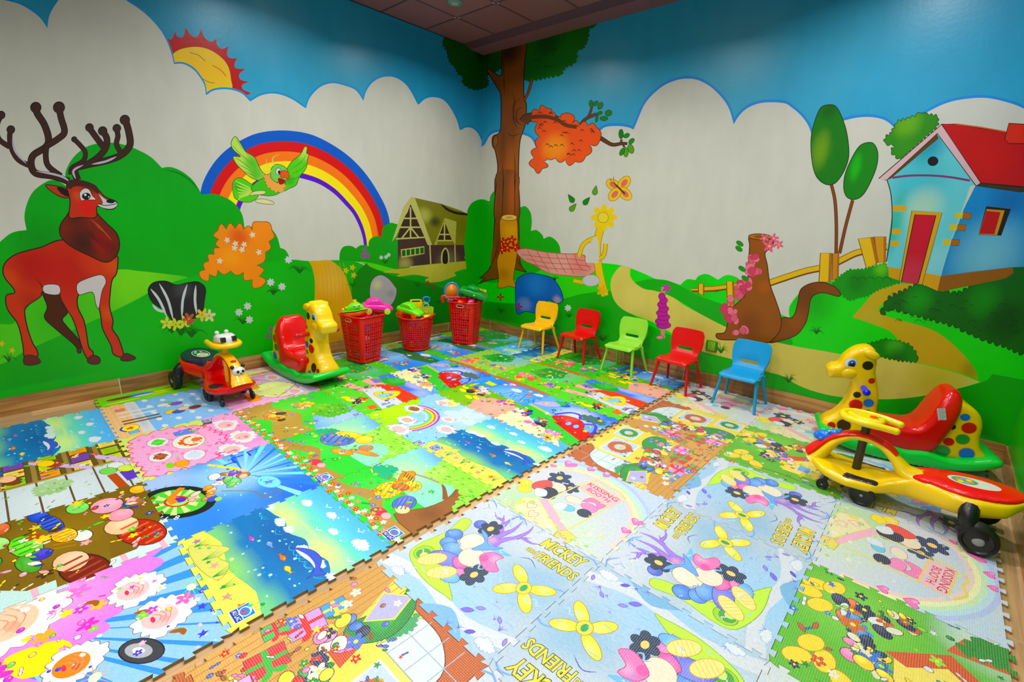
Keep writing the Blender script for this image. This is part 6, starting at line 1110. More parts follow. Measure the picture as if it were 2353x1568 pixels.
# cut strips along the left wall
ys = [-.03, -.63, -1.22, -1.83, -2.43, -3.03, -3.625]
for k, (dr, v, lb) in enumerate([(flowers_green, 2, 'narrow cut green mat strip in the far corner by the left skirting'), (sky_strip, 2, 'narrow cut grey-blue mat strip behind the toy tank basket'), (flowers_green, 3, 'narrow cut mat strip behind the round basket'), (sky_strip, 5, 'narrow cut pale mat strip behind the tall square basket'), (pumpkin, 0, 'narrow cut pink mat strip behind the giraffe rocker by the left wall'), (dogstrip, 0, 'narrow cut green mat strip with yellow shapes beside the bare wooden floor')]):
    mat_tile(.035, XL[0]-.0012, ys[k+1], ys[k], dr, 1, lb, v=v, group='cut mat strips along the left wall', teeth=(1, 1, 1, 0))
def let(x, y, w, r=0): return lambda P: letters(P, x, y, w, r)
R_(0, 0, kiss, 0, 'white embossed mat with pink booth print, under the front legs of the blue chair')
R_(0, 1, xmas, 0, 'embossed mat with wreath windows and gifts, farthest of the three gift prints')
R_(0, 2, xmas, 1, 'brightest embossed mat with presents and red curtain, turned on its side')
R_(0, 3, kiss, 0, 'white embossed mat with upright pink booth sign, beside the bright gifts print')
R_(0, 4, snow_full, 0, 'icy blue embossed mat with upright yellow lettering, lower middle of the floor', extra=let(.58, .72, .36, .02))
R_(0, 5, xmas, 3, 'embossed mat printed with presents, at the bottom edge beside the nearest sea print')
R_(0, 6, xmas, 0, 'embossed mat in the bottom left corner below the pink cream print')
R_(1, 0, kiss, 0, 'white embossed mat with pink booth print, to the right of the blue chair')
R_(1, 1, group, 0, 'green embossed mat with red-roofed houses, by the nose of the yellow ride-on car')
R_(1, 2, snow_full, 3, 'icy blue embossed mat with upside-down lettering, left of the yellow ride-on car', extra=let(.58, .72, .36, .02))
R_(1, 3, snow_full, 1, 'icy blue embossed mat with lettering running up the picture, centre right of the floor', extra=let(.58, .72, .36, .02))
R_(1, 4, snow_full, 2, 'icy blue embossed mat with upside-down lettering at the bottom edge of the photo', extra=let(.58, .72, .36, .02))
R_(2, 0, snow, 0, 'white embossed mat under the giraffe rocker with the red seat at the right')
R_(2, 1, snow_full, 2, 'embossed mat in the shadow under the yellow ride-on car', extra=let(.58, .72, .36, .02))
R_(2, 2, kiss, 3, 'white embossed mat with sideways pink booth print, near the black rear wheel')
R_(2, 3, group, 0, 'green embossed mat with red-roofed houses in the bottom right corner', v=3)
R_(1, 5, snow_full, 0, 'icy blue embossed mat cut off by the bottom edge, right of the presents print')
R_(2, 4, kiss, 2, 'embossed mat cut off by the bottom right corner of the photo')
# ------------------------------------------------------------------ floor, skirting, other walls, ceiling
def quad_mesh(name, quads, uvs, mat, kind='structure'):
    me = bpy.data.meshes.new(name); V = []; Fs = []; U = []
    for q, u in zip(quads, uvs):
        k = len(V); V += q; Fs.append(tuple(range(k, k+len(q)))); U += u
    me.from_pydata(V, [], Fs); uv = me.uv_layers.new(name='UVMap')
    for i, p in enumerate(U): uv.data[i].uv = p
    o = link_mesh(name, me, mat)
    if kind: o['kind'] = kind
    return o
floor_wood = wood('floor_wood', (176, 138, 98), (214, 180, 138), (.9, .1), .35, grout=(.45, .34, .24), grain=(1.5, 30))
RX = 4.62
quad_mesh('floor', [[(0, ROOM_Y, 0), (RX, ROOM_Y, 0), (RX, 0, 0), (0, 0, 0)]], [[(ROOM_Y, 0), (ROOM_Y, RX), (0, RX), (0, 0)]], floor_wood)
base_wood = wood('skirting_wood', (136, 94, 52), (186, 142, 92), (.6, .4), .16, grout=(.66, .6, .5), grain=(1.4, 20))
def skirting(name, a, b, off=0, t=.008, flip=False):
    a, b = Vector(a), Vector(b); d = (b-a); L = d.length; d.normalize(); n = Vector((-d.y, d.x, 0))*(-1 if flip else 1)*t
    h = Vector((0, 0, BASE_H))
    p = [a+n, b+n, b+n+h, a+n+h]; q = [a+n+h, b+n+h, b+h, a+h]
    return quad_mesh(name, [[tuple(v) for v in p], [tuple(v) for v in q]], [[(off, .08), (off+L, .08), (off+L, .08+BASE_H), (off, .08+BASE_H)], [(off, .2), (off+L, .2), (off+L, .208), (off, .208)]], base_wood)
skirting('baseboard_left', (0, ROOM_Y, 0), (0, 0, 0), off=-.145, flip=True)
skirting('baseboard_right', (0, 0, 0), (RX, 0, 0), off=.15, flip=True)
skirting('baseboard_return', (RX, 0, 0), (RX, ROOM_Y, 0), flip=True)
# return wall (green at the corner), back wall
def plainpaint(name, rgb): return plastic(name, rgb, .5, .3)
P = Picture([(ROOM_Y, BASE_H), (0, BASE_H), (0, ROOM_H), (ROOM_Y, ROOM_H)], (60, 140, 190), None, grid=.4)
P.fill([(ROOM_Y-1, 0), (1, 0), (1, 1.2), (-.6, 1.1), (-1.6, .8), (-3, 1.0), (ROOM_Y-1, .9)], (14, 150, 24), 4, dabs=[(-.3, .4, .5, (70, 190, 30), .8), (-.15, .9, .5, (6, 110, 20), .8), (-.9, .5, .4, (90, 200, 30), .6)])
P.bumpy([(0, 1.0), (-.2, 1.5), (-.1, 1.9), (.3, 2), (.3, .9)], .06, (10, 96, 20), seed=4)
o = P.build('wall_return', paint_mat, lambda y, z: (RX, y, z)); o['kind'] = 'structure'
o.data.flip_normals()
wall_pale = plastic('pale_wall_paint', (206, 206, 198), .6, .3)
quad_mesh('wall_back', [[(RX, ROOM_Y, 0), (0, ROOM_Y, 0), (0, ROOM_Y, ROOM_H), (RX, ROOM_Y, ROOM_H)]], [[(0, 0), (1, 0), (1, 1), (0, 1)]], wall_pale)
# ceiling panels
m, nt, b = nodes('ceiling_panels'); L = nt.links
tc = nt.nodes.new('ShaderNodeTexCoord'); mp = nt.nodes.new('ShaderNodeMapping'); L.new(tc.outputs['UV'], mp.inputs['Vector'])
bk = nt.nodes.new('ShaderNodeTexBrick'); bk.offset = 0; bk.inputs['Scale'].default_value = 1; bk.inputs['Brick Width'].default_value = .492; bk.inputs['Row Height'].default_value = .489
bk.inputs['Mortar Size'].default_value = .014; bk.inputs['Color1'].default_value = lin((140, 92, 94))+(1,); bk.inputs['Color2'].default_value = lin((148, 98, 98))+(1,); bk.inputs['Mortar'].default_value = lin((92, 58, 62))+(1,); bk.inputs['Mortar Smooth'].default_value = .3
L.new(mp.outputs[0], bk.inputs['Vector']); L.new(bk.outputs['Color'], b.inputs['Base Color']); b.inputs['Roughness'].default_value = .45
quad_mesh('ceiling', [[(0, ROOM_Y, ROOM_H), (0, -.29, ROOM_H), (RX, -.29, ROOM_H), (RX, ROOM_Y, ROOM_H)]], [[(-.46, ROOM_Y+.29), (-.46, 0), (RX-.46, 0), (RX-.46, ROOM_Y+.29)]], m)
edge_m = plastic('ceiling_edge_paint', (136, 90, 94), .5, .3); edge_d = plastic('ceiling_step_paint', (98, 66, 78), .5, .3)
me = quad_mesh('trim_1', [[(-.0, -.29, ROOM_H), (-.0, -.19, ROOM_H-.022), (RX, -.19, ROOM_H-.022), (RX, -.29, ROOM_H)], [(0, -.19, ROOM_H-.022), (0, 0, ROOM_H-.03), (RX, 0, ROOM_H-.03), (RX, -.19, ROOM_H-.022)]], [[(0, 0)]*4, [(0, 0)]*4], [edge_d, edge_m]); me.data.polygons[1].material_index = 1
me = quad_mesh('trim_2', [[(.002, ROOM_Y, ROOM_H-.004), (.012, ROOM_Y, ROOM_H-.002), (.012, -.2, ROOM_H-.002), (.002, -.2, ROOM_H-.004)]], [[(0, 0)]*4], plastic('dark_gap', (20, 14, 16), .8))
# white clips at the grid crossings are part of the ceiling grid
clip_m = plastic('clip_white', (214, 208, 200), .4)
t = thing('panel_clip', 'small pair of white clips at a ceiling grid crossing', 'clip', (.46, -.779, ROOM_H)); t['group'] = 'white clips on the ceiling grid crossings'
for s in (-1, 1):
    bm = bmesh.new(); vs = [bm.verts.new(p) for p in [(s*.006, 0, -.0015), (s*.026, -.012, -.0015), (s*.026, .012, -.0015), (s*.006, 0, 0), (s*.026, -.012, 0), (s*.026, .012, 0)]]
    for f in [(0, 1, 2), (3, 5, 4), (0, 3, 4, 1), (1, 4, 5, 2), (2, 5, 3, 0)]: bm.faces.new([vs[i] for i in f])
    o = obj('clip_wedge', bm, clip_m, t); o.rotation_euler = (0, 0, math.radians(45)); o.location = (0, 0, 0)
for x, y in [(.952, -.779), (.46, -1.268), (.952, -1.268), (1.444, -.779)]: dup(t, (x, y, ROOM_H))
# round smoke vent
t = thing('smoke_detector', 'round grey-green grille set in a ceiling panel', 'detector', (.687, -.999, ROOM_H))
def lathe(prof, n=32):
    bm = bmesh.new(); rings = [[bm.verts.new((r*math.cos(2*PI*k/n), r*math.sin(2*PI*k/n), z)) for k in range(n)] if r > 1e-6 else [bm.verts.new((0, 0, z))] for r, z in prof]
    for a, b in zip(rings, rings[1:]):
        for k in range(n):
            q = [a[k % len(a)], a[(k+1) % len(a)], b[(k+1) % len(b)], b[k % len(b)]]
            q = list(dict.fromkeys(q))
            if len(q) > 2: bm.faces.new(q)
    return bm
obj('body', lathe([(.0, 0), (.062, 0), (.062, -.006), (.05, -.014), (.046, -.014), (.042, -.008), (0, -.008)]), plastic('detector_green', (110, 150, 146), .4), t)
bm = bmesh.new()
for i in range(-2, 3):
    for j in range(-2, 3):
        if i*i+j*j < 7: bmesh.ops.create_icosphere(bm, subdivisions=1, radius=.0055, matrix=Matrix.Translation((i*.013, j*.013, -.01)))
obj('grille', bm, plastic('detector_pale', (206, 214, 206), .4), t)
# wall socket
gm = plastic('socket_green_paint', (20, 130, 30), .35); gl = plastic('socket_face_green', (130, 170, 50), .35); gd = plastic('socket_hole', (8, 12, 8), .6)
t = thing('wall_socket', 'green-painted square wall socket between the nearer red chair and the blue chair', 'socket', (2.828, 0, .355))
def box_bm(x0, x1, y0, y1, z0, z1, bv=0, seg=2):
    bm = bmesh.new(); bmesh.ops.create_cube(bm, size=1, matrix=Matrix.Translation(((x0+x1)/2, (y0+y1)/2, (z0+z1)/2)) @ Matrix.Diagonal((x1-x0, y1-y0, z1-z0, 1)))
    if bv: bmesh.ops.bevel(bm, geom=bm.edges[:], offset=bv, segments=seg, profile=.5, affect='EDGES')
    return bm
obj('faceplate', box_bm(-.045, .045, -.016, -.0005, -.045, .045, .004), gm, t); obj('socket_insert', box_bm(-.03, .03, -.018, -.014, -.036, .036, .0015), gl, t)
bm = bmesh.new()
for x, z, w, h in [(-.012, .024, .004, .006), (.012, .024, .004, .006), (0, .008, .0022, .008), (0, -.006, .0022, .008), (-.014, -.024, .006, .0035), (.014, -.024, .006, .0035)]:
    bmesh.ops.create_cube(bm, size=1, matrix=Matrix.Translation((x, -.0182, z)) @ Matrix.Diagonal((w, .001, h, 1)))
obj('pin_holes', bm, gd, t)
# lamps that light the room (recessed downlights)
lamp_ring = plastic('downlight_ring', (200, 200, 200), .3)
# ------------------------------------------------------------------ modelling helpers
def tube(bm, pts, rad, n=12, sy=1.0, cap=True, up=(0, 0, 1)):
    P = [Vector(p) for p in pts]; R = rad if hasattr(rad, '__len__') else [rad]*len(P); rings = []
    up = Vector(up)
    for i, p in enumerate(P):
        d = (P[min(i+1, len(P)-1)]-P[max(i-1, 0)]).normalized()
        a = d.cross(up); a = a.normalized() if a.length > 1e-3 else Vector((1, 0, 0)); b = a.cross(d).normalized()
        rings.append([bm.verts.new(p+(a*math.cos(2*PI*k/n)*sy+b*math.sin(2*PI*k/n))*R[i]) for k in range(n)])
    for x, y in zip(rings, rings[1:]):
        for k in range(n): bm.faces.new((x[k], x[(k+1) % n], y[(k+1) % n], y[k]))
    if cap:
        for r in (rings[0], rings[-1]):
            c = bm.verts.new(sum((v.co for v in r), Vector())/n)
            for k in range(n): bm.faces.new((r[k], r[(k+1) % n], c))
    return rings
def cr3(pts, n=6, closed=False):
    P = [np.array(p, float) for p in pts]; N = len(P); out = []
    for i in range(N if closed else N-1):
        p1, p2 = P[i], P[(i+1) % N]; p0 = P[(i-1) % N] if (closed or i) else p1; p3 = P[(i+2) % N] if (closed or i+2 < N) else p2
        for k in range(n):
            t = k/n; out.append(.5*((2*p1)+(-p0+p2)*t+(2*p0-5*p1+4*p2-p3)*t*t+(-p0+3*p1-3*p2+p3)*t**3))
    if not closed: out.append(P[-1])
    return out
def ball(bm, c, r, s=(1, 1, 1), sub=3, rot=None):
    m = Matrix.Translation(c) @ (rot.to_matrix().to_4x4() if rot else Matrix()) @ Matrix.Diagonal((r*s[0], r*s[1], r*s[2], 1))
    bmesh.ops.create_icosphere(bm, subdivisions=sub, radius=1, matrix=m)
def cyl(bm, a, b, r, r2=None, n=24):
    tube(bm, [a, b], [r, r2 if r2 is not None else r], n, up=(0, 0, 1) if abs((Vector(b)-Vector(a)).normalized().z) < .9 else (1, 0, 0))
def addbox(bm, x0, x1, y0, y1, z0, z1):
    bmesh.ops.create_cube(bm, size=1, matrix=Matrix.Translation(((x0+x1)/2, (y0+y1)/2, (z0+z1)/2)) @ Matrix.Diagonal((x1-x0, y1-y0, z1-z0, 1)))
def sheet(name, outline, holes, fn, mats, parent, thick=.004, grid=.02, ang=40, bevel=0):
    """plate with holes, bent by fn(x, y) -> 3D"""
    V = []; E = []
    for L_ in [outline]+list(holes):
        k = len(V); V += [Vector((float(a), float(b))) for a, b in L_]; E += [(k+i, k+(i+1) % len(L_)) for i in range(len(L_))]
    o = np.array([(a, b) for a, b in outline]); lo, hi = o.min(0), o.max(0)
    gx, gy = np.meshgrid(np.arange(lo[0]+grid/2, hi[0], grid), np.arange(lo[1]+grid/2, hi[1], grid)); gx, gy = gx.ravel(), gy.ravel()
    ok = winding(o, gx, gy) != 0
    for h in holes:
        h = np.array(h); c = h.mean(0); r = np.hypot(*(h-c).T).max()*1.15; ok &= np.hypot(gx-c[0], gy-c[1]) > r
    for x, y in zip(gx[ok], gy[ok]): V.append(Vector((float(x), float(y))))
    r = delaunay_2d_cdt(V, E, [], 0, 1e-6); W = np.array([(v.x, v.y) for v in r[0]]); T = np.array([t for t in r[2] if len(t) == 3])
    c = W[T].mean(1); keep = winding(o, c[:, 0], c[:, 1]) != 0
    for h in holes:
        h = np.array(h); a, b = h.min(0), h.max(0); m = (c[:, 0] > a[0]) & (c[:, 0] < b[0]) & (c[:, 1] > a[1]) & (c[:, 1] < b[1])
        if m.any(): q = np.where(m)[0]; keep[q[winding(h, c[q, 0], c[q, 1]) != 0]] = False
    T = T[keep]; bm = bmesh.new(); vs = {}
    for t in T:
        f = []
        for i in t:
            if i not in vs: vs[i] = bm.verts.new(fn(*W[i]))
            f.append(vs[i])
        try: bm.faces.new(f)
        except ValueError: pass
    bmesh.ops.remove_doubles(bm, verts=bm.verts, dist=1e-5)
    ob = obj(name, bm, mats, parent, ang, solid=thick)
    if bevel:
        b = ob.modifiers.new('b', 'BEVEL'); b.width = bevel; b.segments = 2; b.limit_method = 'ANGLE'; b.angle_limit = math.radians(50)
    return ob
pl_mat = None
def plastic_col(name, rough=.22, spec=.5):
    m, nt, b = nodes(name); at = nt.nodes.new('ShaderNodeAttribute'); at.attribute_name = 'Col'; nt.links.new(at.outputs['Color'], b.inputs['Base Color'])
    b.inputs['Roughness'].default_value = rough; b.inputs['Specular IOR Level'].default_value = spec; return m
toy_col = plastic_col('moulded_toy_plastic')
def inflate(name, outline, T, r, base, parent, marks=None, place=None, sm=5, both=True, mat=None, dens=1.0):
    """solid with a rounded rim from a side outline; T = half thickness (number or f(x, y)), marks(P) paints on it"""
    O_ = cr(outline, sm) if sm else np.array([(p[0], p[1]) for p in outline], float)
    Tf = T if callable(T) else (lambda x, y: T)
    wall = place is None and both
    place = place or (lambda x, y, h: (x, -h, y))
    A = O_; B = np.roll(O_, -1, 0); D = B-A; L2 = (D**2).sum(1); L2[L2 == 0] = 1e-12
    def dist(x, y):
        q = np.array([x, y]); t = np.clip(((q-A)*D).sum(1)/L2, 0, 1); return np.sqrt((((A+D*t[:, None])-q)**2).sum(1).min())
    def h(x, y):
        d = min(dist(x, y)/r, 1.0); q = math.sqrt(max(0, 1-(1-d)**2)) if d > 1e-4 else 0.0; t_ = Tf(x, y)
        return (t_-r)+r*q if wall and t_ > r else t_*q
    ex = []
    for f in (.05, .16, .34, .6, 1.0):
        a, b = ribbon(O_, 2*r*f, closed=True)
        for side in (a, b):
            ins = winding(O_, side[:, 0], side[:, 1]) != 0
            for p, i in zip(side, ins):
                if i and dist(*p) > r*f*.85: ex.append(tuple(p))
    sides = []
    for sgn in ((1, -1) if both else (1,)):
        P = Picture(O_, base); P.extra = ex; P.grid = r*.9/dens
        if marks: marks(P, sgn)
        o = P.build(name, mat or toy_col, (lambda x, y, s=sgn: place(x, y, s*h(x, y))))
        if sgn < 0: o.data.flip_normals()
        sides.append(o)
    bm = bmesh.new()
    for o in sides: bm.from_mesh(o.data)
    if wall:
        lay = bm.loops.layers.float_color.get('Col'); be = [e for e in bm.edges if len(e.link_faces) == 1]
        key = lambda v: (round(v.co.x, 5), round(v.co.z, 5)); up_ = {}
        for e in be:
            for v in e.verts:
                if v.co.y > 0: up_[key(v)] = v
        for e in be:
            a_, b_ = e.verts
            if a_.co.y < 0 and b_.co.y < 0 and key(a_) in up_ and key(b_) in up_:
                try:
                    f_ = bm.faces.new((a_, b_, up_[key(b_)], up_[key(a_)]))
                    for lp in f_.loops: lp[lay] = (*lin(base), 1)
                except ValueError: pass
        bmesh.ops.recalc_face_normals(bm, faces=bm.faces)
    bmesh.ops.remove_doubles(bm, verts=bm.verts, dist=2e-5)
    me = bpy.data.meshes.new(name); bm.to_mesh(me); bm.free()
    for o in sides: d = o.data; bpy.data.objects.remove(o); bpy.data.meshes.remove(d)
    o = link_mesh(name, me, mat or toy_col, parent); smooth_by_angle(me, 60); return o
MZ = .012
# ------------------------------------------------------------------ children's chairs
def make_chair(col, label):
    t = thing('kids_chair', label, 'chair')
    path = cr3([(-.168, .228), (-.162, .247), (-.14, .256), (-.08, .252), (-.02, .246), (.035, .252), (.068, .272), (.088, .31), (.1, .36), (.112, .41), (.122, .455), (.127, .478)], 6)
    seg = [0]
    for a, b in zip(path, path[1:]): seg.append(seg[-1]+float(np.hypot(*(b-a))))
    Ltot = seg[-1]; PS = np.array(path)
    def at(s): return np.interp(s, seg, PS[:, 0]), np.interp(s, seg, PS[:, 1])
    s_split = seg[6*6]  # just above the bend
    def fn(x, s):
        y, z = at(s); k = s/Ltot
        if k > .5: y -= .9*x*x*(k-.5)*2; z -= (x/.13)**4*.004
        else: z += .35*x*x*(1-k*2)*1.2-(.012*max(0, abs(x)-.11)/.02 if abs(x) > .11 else 0)
        return (x, y, z)
    ws = [(0, .115), (.02, .128), (.08, .138), (.14, .132), (.19, .112), (.225, .104), (.26, .108), (.32, .128), (.38, .137), (.44, .136), (Ltot-.02, .127), (Ltot-.004, .116)]
    def half(s): return float(np.interp(s, [w[0] for w in ws], [w[1] for w in ws]))
    def outl(s0, s1, roundtop):
        S = np.linspace(s0, s1, 16); R_ = [(half(s), s) for s in S]; L_ = [(-half(s), s) for s in S[::-1]]
        if roundtop: R_ += [(.103, Ltot+.002), (.05, Ltot+.007), (0, Ltot+.008), (-.05, Ltot+.007), (-.103, Ltot+.002)]
        return R_+L_
    holes = []
    for q in (-1, 0, 1): holes.append([(q*.022+.006*math.cos(a)*.5+.002*math.sin(a), .105+.007*math.sin(a)) for a in np.linspace(0, 2*PI, 9)[:-1]])
    sheet('seat', outl(0, s_split, False), holes, fn, col, t, .007, .018, bevel=.0018)
    slot = [(.062*(1 if -PI/2 < a < PI/2 else -1)*(.82)+.014*math.cos(a), s_split+.052+.0125*math.sin(a)+.1*(0)) for a in np.linspace(-PI/2, 3*PI/2, 25)[:-1]]
    slot = [(x, s-.004*(1-(x/.06)**2)) for x, s in slot]
    sheet('backrest', outl(s_split-.0005, Ltot-.003, True), [slot], fn, col, t, .008, .018, bevel=.002)
    # small smiling emblem pressed into the backrest
    bm = bmesh.new(); sc_ = Ltot-.055
    for a0, a1, rr, cx in ((PI*1.15, PI*1.85, .016, 0), (0, PI, .004, -.009), (0, PI, .004, .009)):
        pts = []
        for a in np.linspace(a0, a1, 9):
            x, s = cx+rr*math.cos(a), sc_+rr*math.sin(a)*1.0; p = fn(x, s); pts.append((p[0], p[1]-.0042, p[2]))
        tube(bm, pts, .0011, 6, up=(0, 1, 0))
    obj('emblem', bm, col, t)
    for sx in (-1, 1):
        for k, (tx, ty, tz, fx, fy) in enumerate([(.121, -.112, .246, .152, -.152), (.118, .062, .238, .152, .148)]):
            bm = bmesh.new(); pts = cr3([(sx*tx, ty, tz), (sx*(tx*.75+fx*.25), ty*.78+fy*.22, tz*.7), (sx*fx, fy, 0)], 4)
            tube(bm, pts, [.0165-.0045*i/8 for i in range(9)], 12, .82, up=(0, 1, 0))
            for v in bm.verts: v.co.z = max(v.co.z, .0008)
            obj('leg', bm, col, t)
        bm = bmesh.new(); tube(bm, cr3([(sx*.124, -.125, .226), (sx*.121, -.1, .246), (sx*.115, -.02, .24), (sx*.114, .05, .237), (sx*.121, .082, .212)], 4), [.010]+[.015]*15+[.010], 10, .8); obj('side_rail', bm, col, t)
        bm = bmesh.new(); tube(bm, cr3([(sx*.112, .055, .24), (sx*.113, .082, .285), (sx*.128, .1, .335), (sx*.133, .108, .39)], 4), [.012, .011, .010, .009, .008, .007, .007, .006, .006, .005, .005, .004, .003], 8, .7); obj('back_brace', bm, col, t)
    return t
cm = {'y': plastic('chair_yellow', (250, 186, 10), .34, .4, .15), 'r': plastic('chair_red', (206, 14, 24), .3, .4, .15), 'g': plastic('chair_lime', (150, 214, 84), .36, .4, .15), 'b': plastic('chair_blue', (20, 150, 206), .36, .4, .15)}
ch = make_chair(cm['y'], 'yellow plastic children\'s chair against the painted wall, farthest of the row')
ch['group'] = "children's chairs in a row along the right wall"; ch.location = (1.168, -.222, MZ); ch.rotation_euler = (0, 0, .06)
for k, x, y, rz, lb in [('r', 1.664, -.208, .0, 'red plastic children\'s chair between the yellow chair and the lime green chair'), ('g', 2.158, -.207, .02, 'lime green plastic children\'s chair in the middle of the row'), ('r', 2.667, -.24, -.03, 'red plastic children\'s chair beside the wall socket'), ('b', 3.17, -.235, 0, 'blue plastic children\'s chair, nearest of the row')]:
    dup(ch, (x, y, MZ if x < 2.7 else .0095), rz, lb, swap={'chair_yellow': cm[k]})
# ------------------------------------------------------------------ laundry baskets
bred = plastic('basket_red', (232, 14, 16), .25, .5); ring_w = plastic('handle_ring_cream', (236, 196, 170), .4)
def make_basket(label, H, rb, rt, square, loc, rz=0, dip=0, rows=10):
    t = thing('laundry_basket', label, 'basket', loc, rz)
    e = 5.0 if square else 2.0
    per = 2*PI*(rb+rt)/2*(1.14 if square else 1)
    def prof(th, s):
        k = s/H; R_ = rb+(rt-rb)*k; c, q = math.cos(th), math.sin(th)
        f = (abs(c)**e+abs(q)**e)**(-1/e)
        if square: f = f*(1-.0*k)
        z = s
        if dip and k > .8: z = s+dip*(math.cos(2*(th-.6)))*(k-.8)/.2
        return (R_*f*c, R_*f*q, z)
    fn = lambda x, s: prof(x/per*2*PI, s)
    holes = []; ncol = 40 if square else 44; pitch = per/ncol
    z0 = .03; zz = z0; r_i = 0; lim = H-(.075 if square else .06)
    while zz < lim:
        tall = (square and r_i % 2 == 0); hh = .0135 if tall else .0072
        for c in range(ncol):
            th = (c+.5)/ncol*2*PI
            if square and min(abs(((th-PI/4) % (PI/2))), PI/2-abs(((th-PI/4) % (PI/2)))) < .2: continue
            cx = (c+.5)*pitch; holes.append([(cx+.0062*math.cos(a), zz+hh+hh*math.sin(a)) for a in np.linspace(0, 2*PI, 9)[:-1]])
        zz += 2*hh+.0075; r_i += 1
    grip = []
    hth = [-.78, 2.36] if square else [3.6, .5]
    if square: hth = [0 if False else -PI/2, PI/2]
    for th in hth:
        cx = (th % (2*PI))/(2*PI)*per
        if square: grip.append((cx, H-.035)); holes.append([(cx+(.022*(1 if -PI/2 < a < PI/2 else -1))+.011*math.cos(a), H-.035+.011*math.sin(a)) for a in np.linspace(-PI/2, 3*PI/2, 17)[:-1]])
        else: holes.append([(cx+.03*math.cos(a), H-.03+.01*math.sin(a)) for a in np.linspace(0, 2*PI, 13)[:-1]])
    holes = [h for h in holes if min(p[0] for p in h) > .003 and max(p[0] for p in h) < per-.003]
    sheet('basket_wall', [(0, .004)]+[(per*i/80, .004) for i in range(1, 80)]+[(per, .004), (per, H)]+[(per*i/80, H) for i in range(79, 0, -1)]+[(0, H)], holes, fn, bred, t, .003, .03, ang=50)
    bm = bmesh.new(); n = 64; R0 = [prof(2*PI*i/n, .004) for i in range(n)]; vs = [bm.verts.new(p) for p in R0]; bm.faces.new(vs); v2 = [bm.verts.new((p[0]*.93, p[1]*.93, .0)) for p in R0]
    bm.faces.new(v2[::-1])
    for i in range(n): bm.faces.new((vs[i], v2[i], v2[(i+1) % n], vs[(i+1) % n]))
    obj('base', bm, bred, t)
    bm = bmesh.new(); pts = [prof(2*PI*i/n, H) for i in range(n)]; pts = [(p[0]*1.035, p[1]*1.035, p[2]) for p in pts]; rings = []
    for i in range(n):
        p = Vector(pts[i]); d = (Vector(pts[(i+1) % n])-Vector(pts[i-1])).normalized(); a = d.cross(Vector((0, 0, 1))).normalized(); b = a.cross(d)
        rings.append([bm.verts.new(p+a*.011*math.cos(2*PI*k/8)+b*.0065*math.sin(2*PI*k/8)) for k in range(8)])
    for i in range(n):
        x, y = rings[i], rings[(i+1) % n]
        for k in range(8): bm.faces.new((x[k], x[(k+1) % 8], y[(k+1) % 8], y[k]))
    obj('rim', bm, bred, t)
    for cx, cz in grip:
        bm = bmesh.new(); m = 20; pts = []
        for i in range(m):
            a = 2*PI*i/m; p = Vector(fn(cx+.022*(1 if math.cos(a) > 0 else -1)+.014*math.cos(a), cz+.014*math.sin(a))); nrm = Vector((p.x, p.y, 0)).normalized(); pts.append(p+nrm*.003)
        rings = []
        for i in range(m):
            p = pts[i]; d = (pts[(i+1) % m]-pts[i-1]).normalized(); nn = Vector((p.x, p.y, 0)).normalized(); b = nn.cross(d).normalized()
            rings.append([bm.verts.new(p+nn*.003*math.cos(2*PI*k/6)+b*.0035*math.sin(2*PI*k/6)) for k in range(6)])
        for i in range(m):
            x, y = rings[i], rings[(i+1) % m]
            for k in range(6): bm.faces.new((x[k], x[(k+1) % 6], y[(k+1) % 6], y[k]))
        obj('handle_ring', bm, ring_w, t)
    return t
B1, B2, B3 = (.385, -1.79), (.37, -1.2), (.49, -.645)
make_basket('tall square red laundry basket holding a pink car and a green and orange boat', .43, .115, .155, True, (B1[0], B1[1], MZ), math.radians(45)-.6)
make_basket('round red laundry basket holding a lime green car and a blue spade', .345, .125, .175, False, (B2[0], B2[1], MZ), 0, dip=.012)
make_basket('square red laundry basket in the far corner holding a green tank', .45, .115, .155, True, (B3[0], B3[1], MZ), math.radians(45)-.35)
# ------------------------------------------------------------------ toys in the baskets
TP = {k: plastic('toy_'+k, c, .28, .45) for k, c in dict(pink=(246, 70, 170), lime=(120, 224, 70), limepale=(200, 226, 90), orange=(250, 110, 16), yellow=(250, 206, 20), blue=(20, 130, 226), red=(230, 30, 30), green=(24, 150, 60), dgreen=(10, 90, 40), purple=(110, 50, 190), white=(236, 236, 230), magenta=(220, 20, 110), black=(20, 20, 22), gold=(206, 130, 20), olive=(170, 186, 30)).items()}
def loft(secs, n=24, e=3.2):
    """secs: (x, half width, z bottom, z top)"""
    bm = bmesh.new(); rings = []
    for x, w, zb, zt in secs:
        zc, hz = (zb+zt)/2, (zt-zb)/2; r = []
        for k in range(n):
            a = 2*PI*k/n; c, s = math.cos(a), math.sin(a); r.append(bm.verts.new((x, w*math.copysign(abs(c)**(2/e), c), zc+hz*math.copysign(abs(s)**(2/e), s))))
        rings.append(r)
    for a, b in zip(rings, rings[1:]):
        for k in range(n): bm.faces.new((a[k], a[(k+1) % n], b[(k+1) % n], b[k]))
    bm.faces.new(rings[0]); bm.faces.new(rings[-1][::-1]); return bm
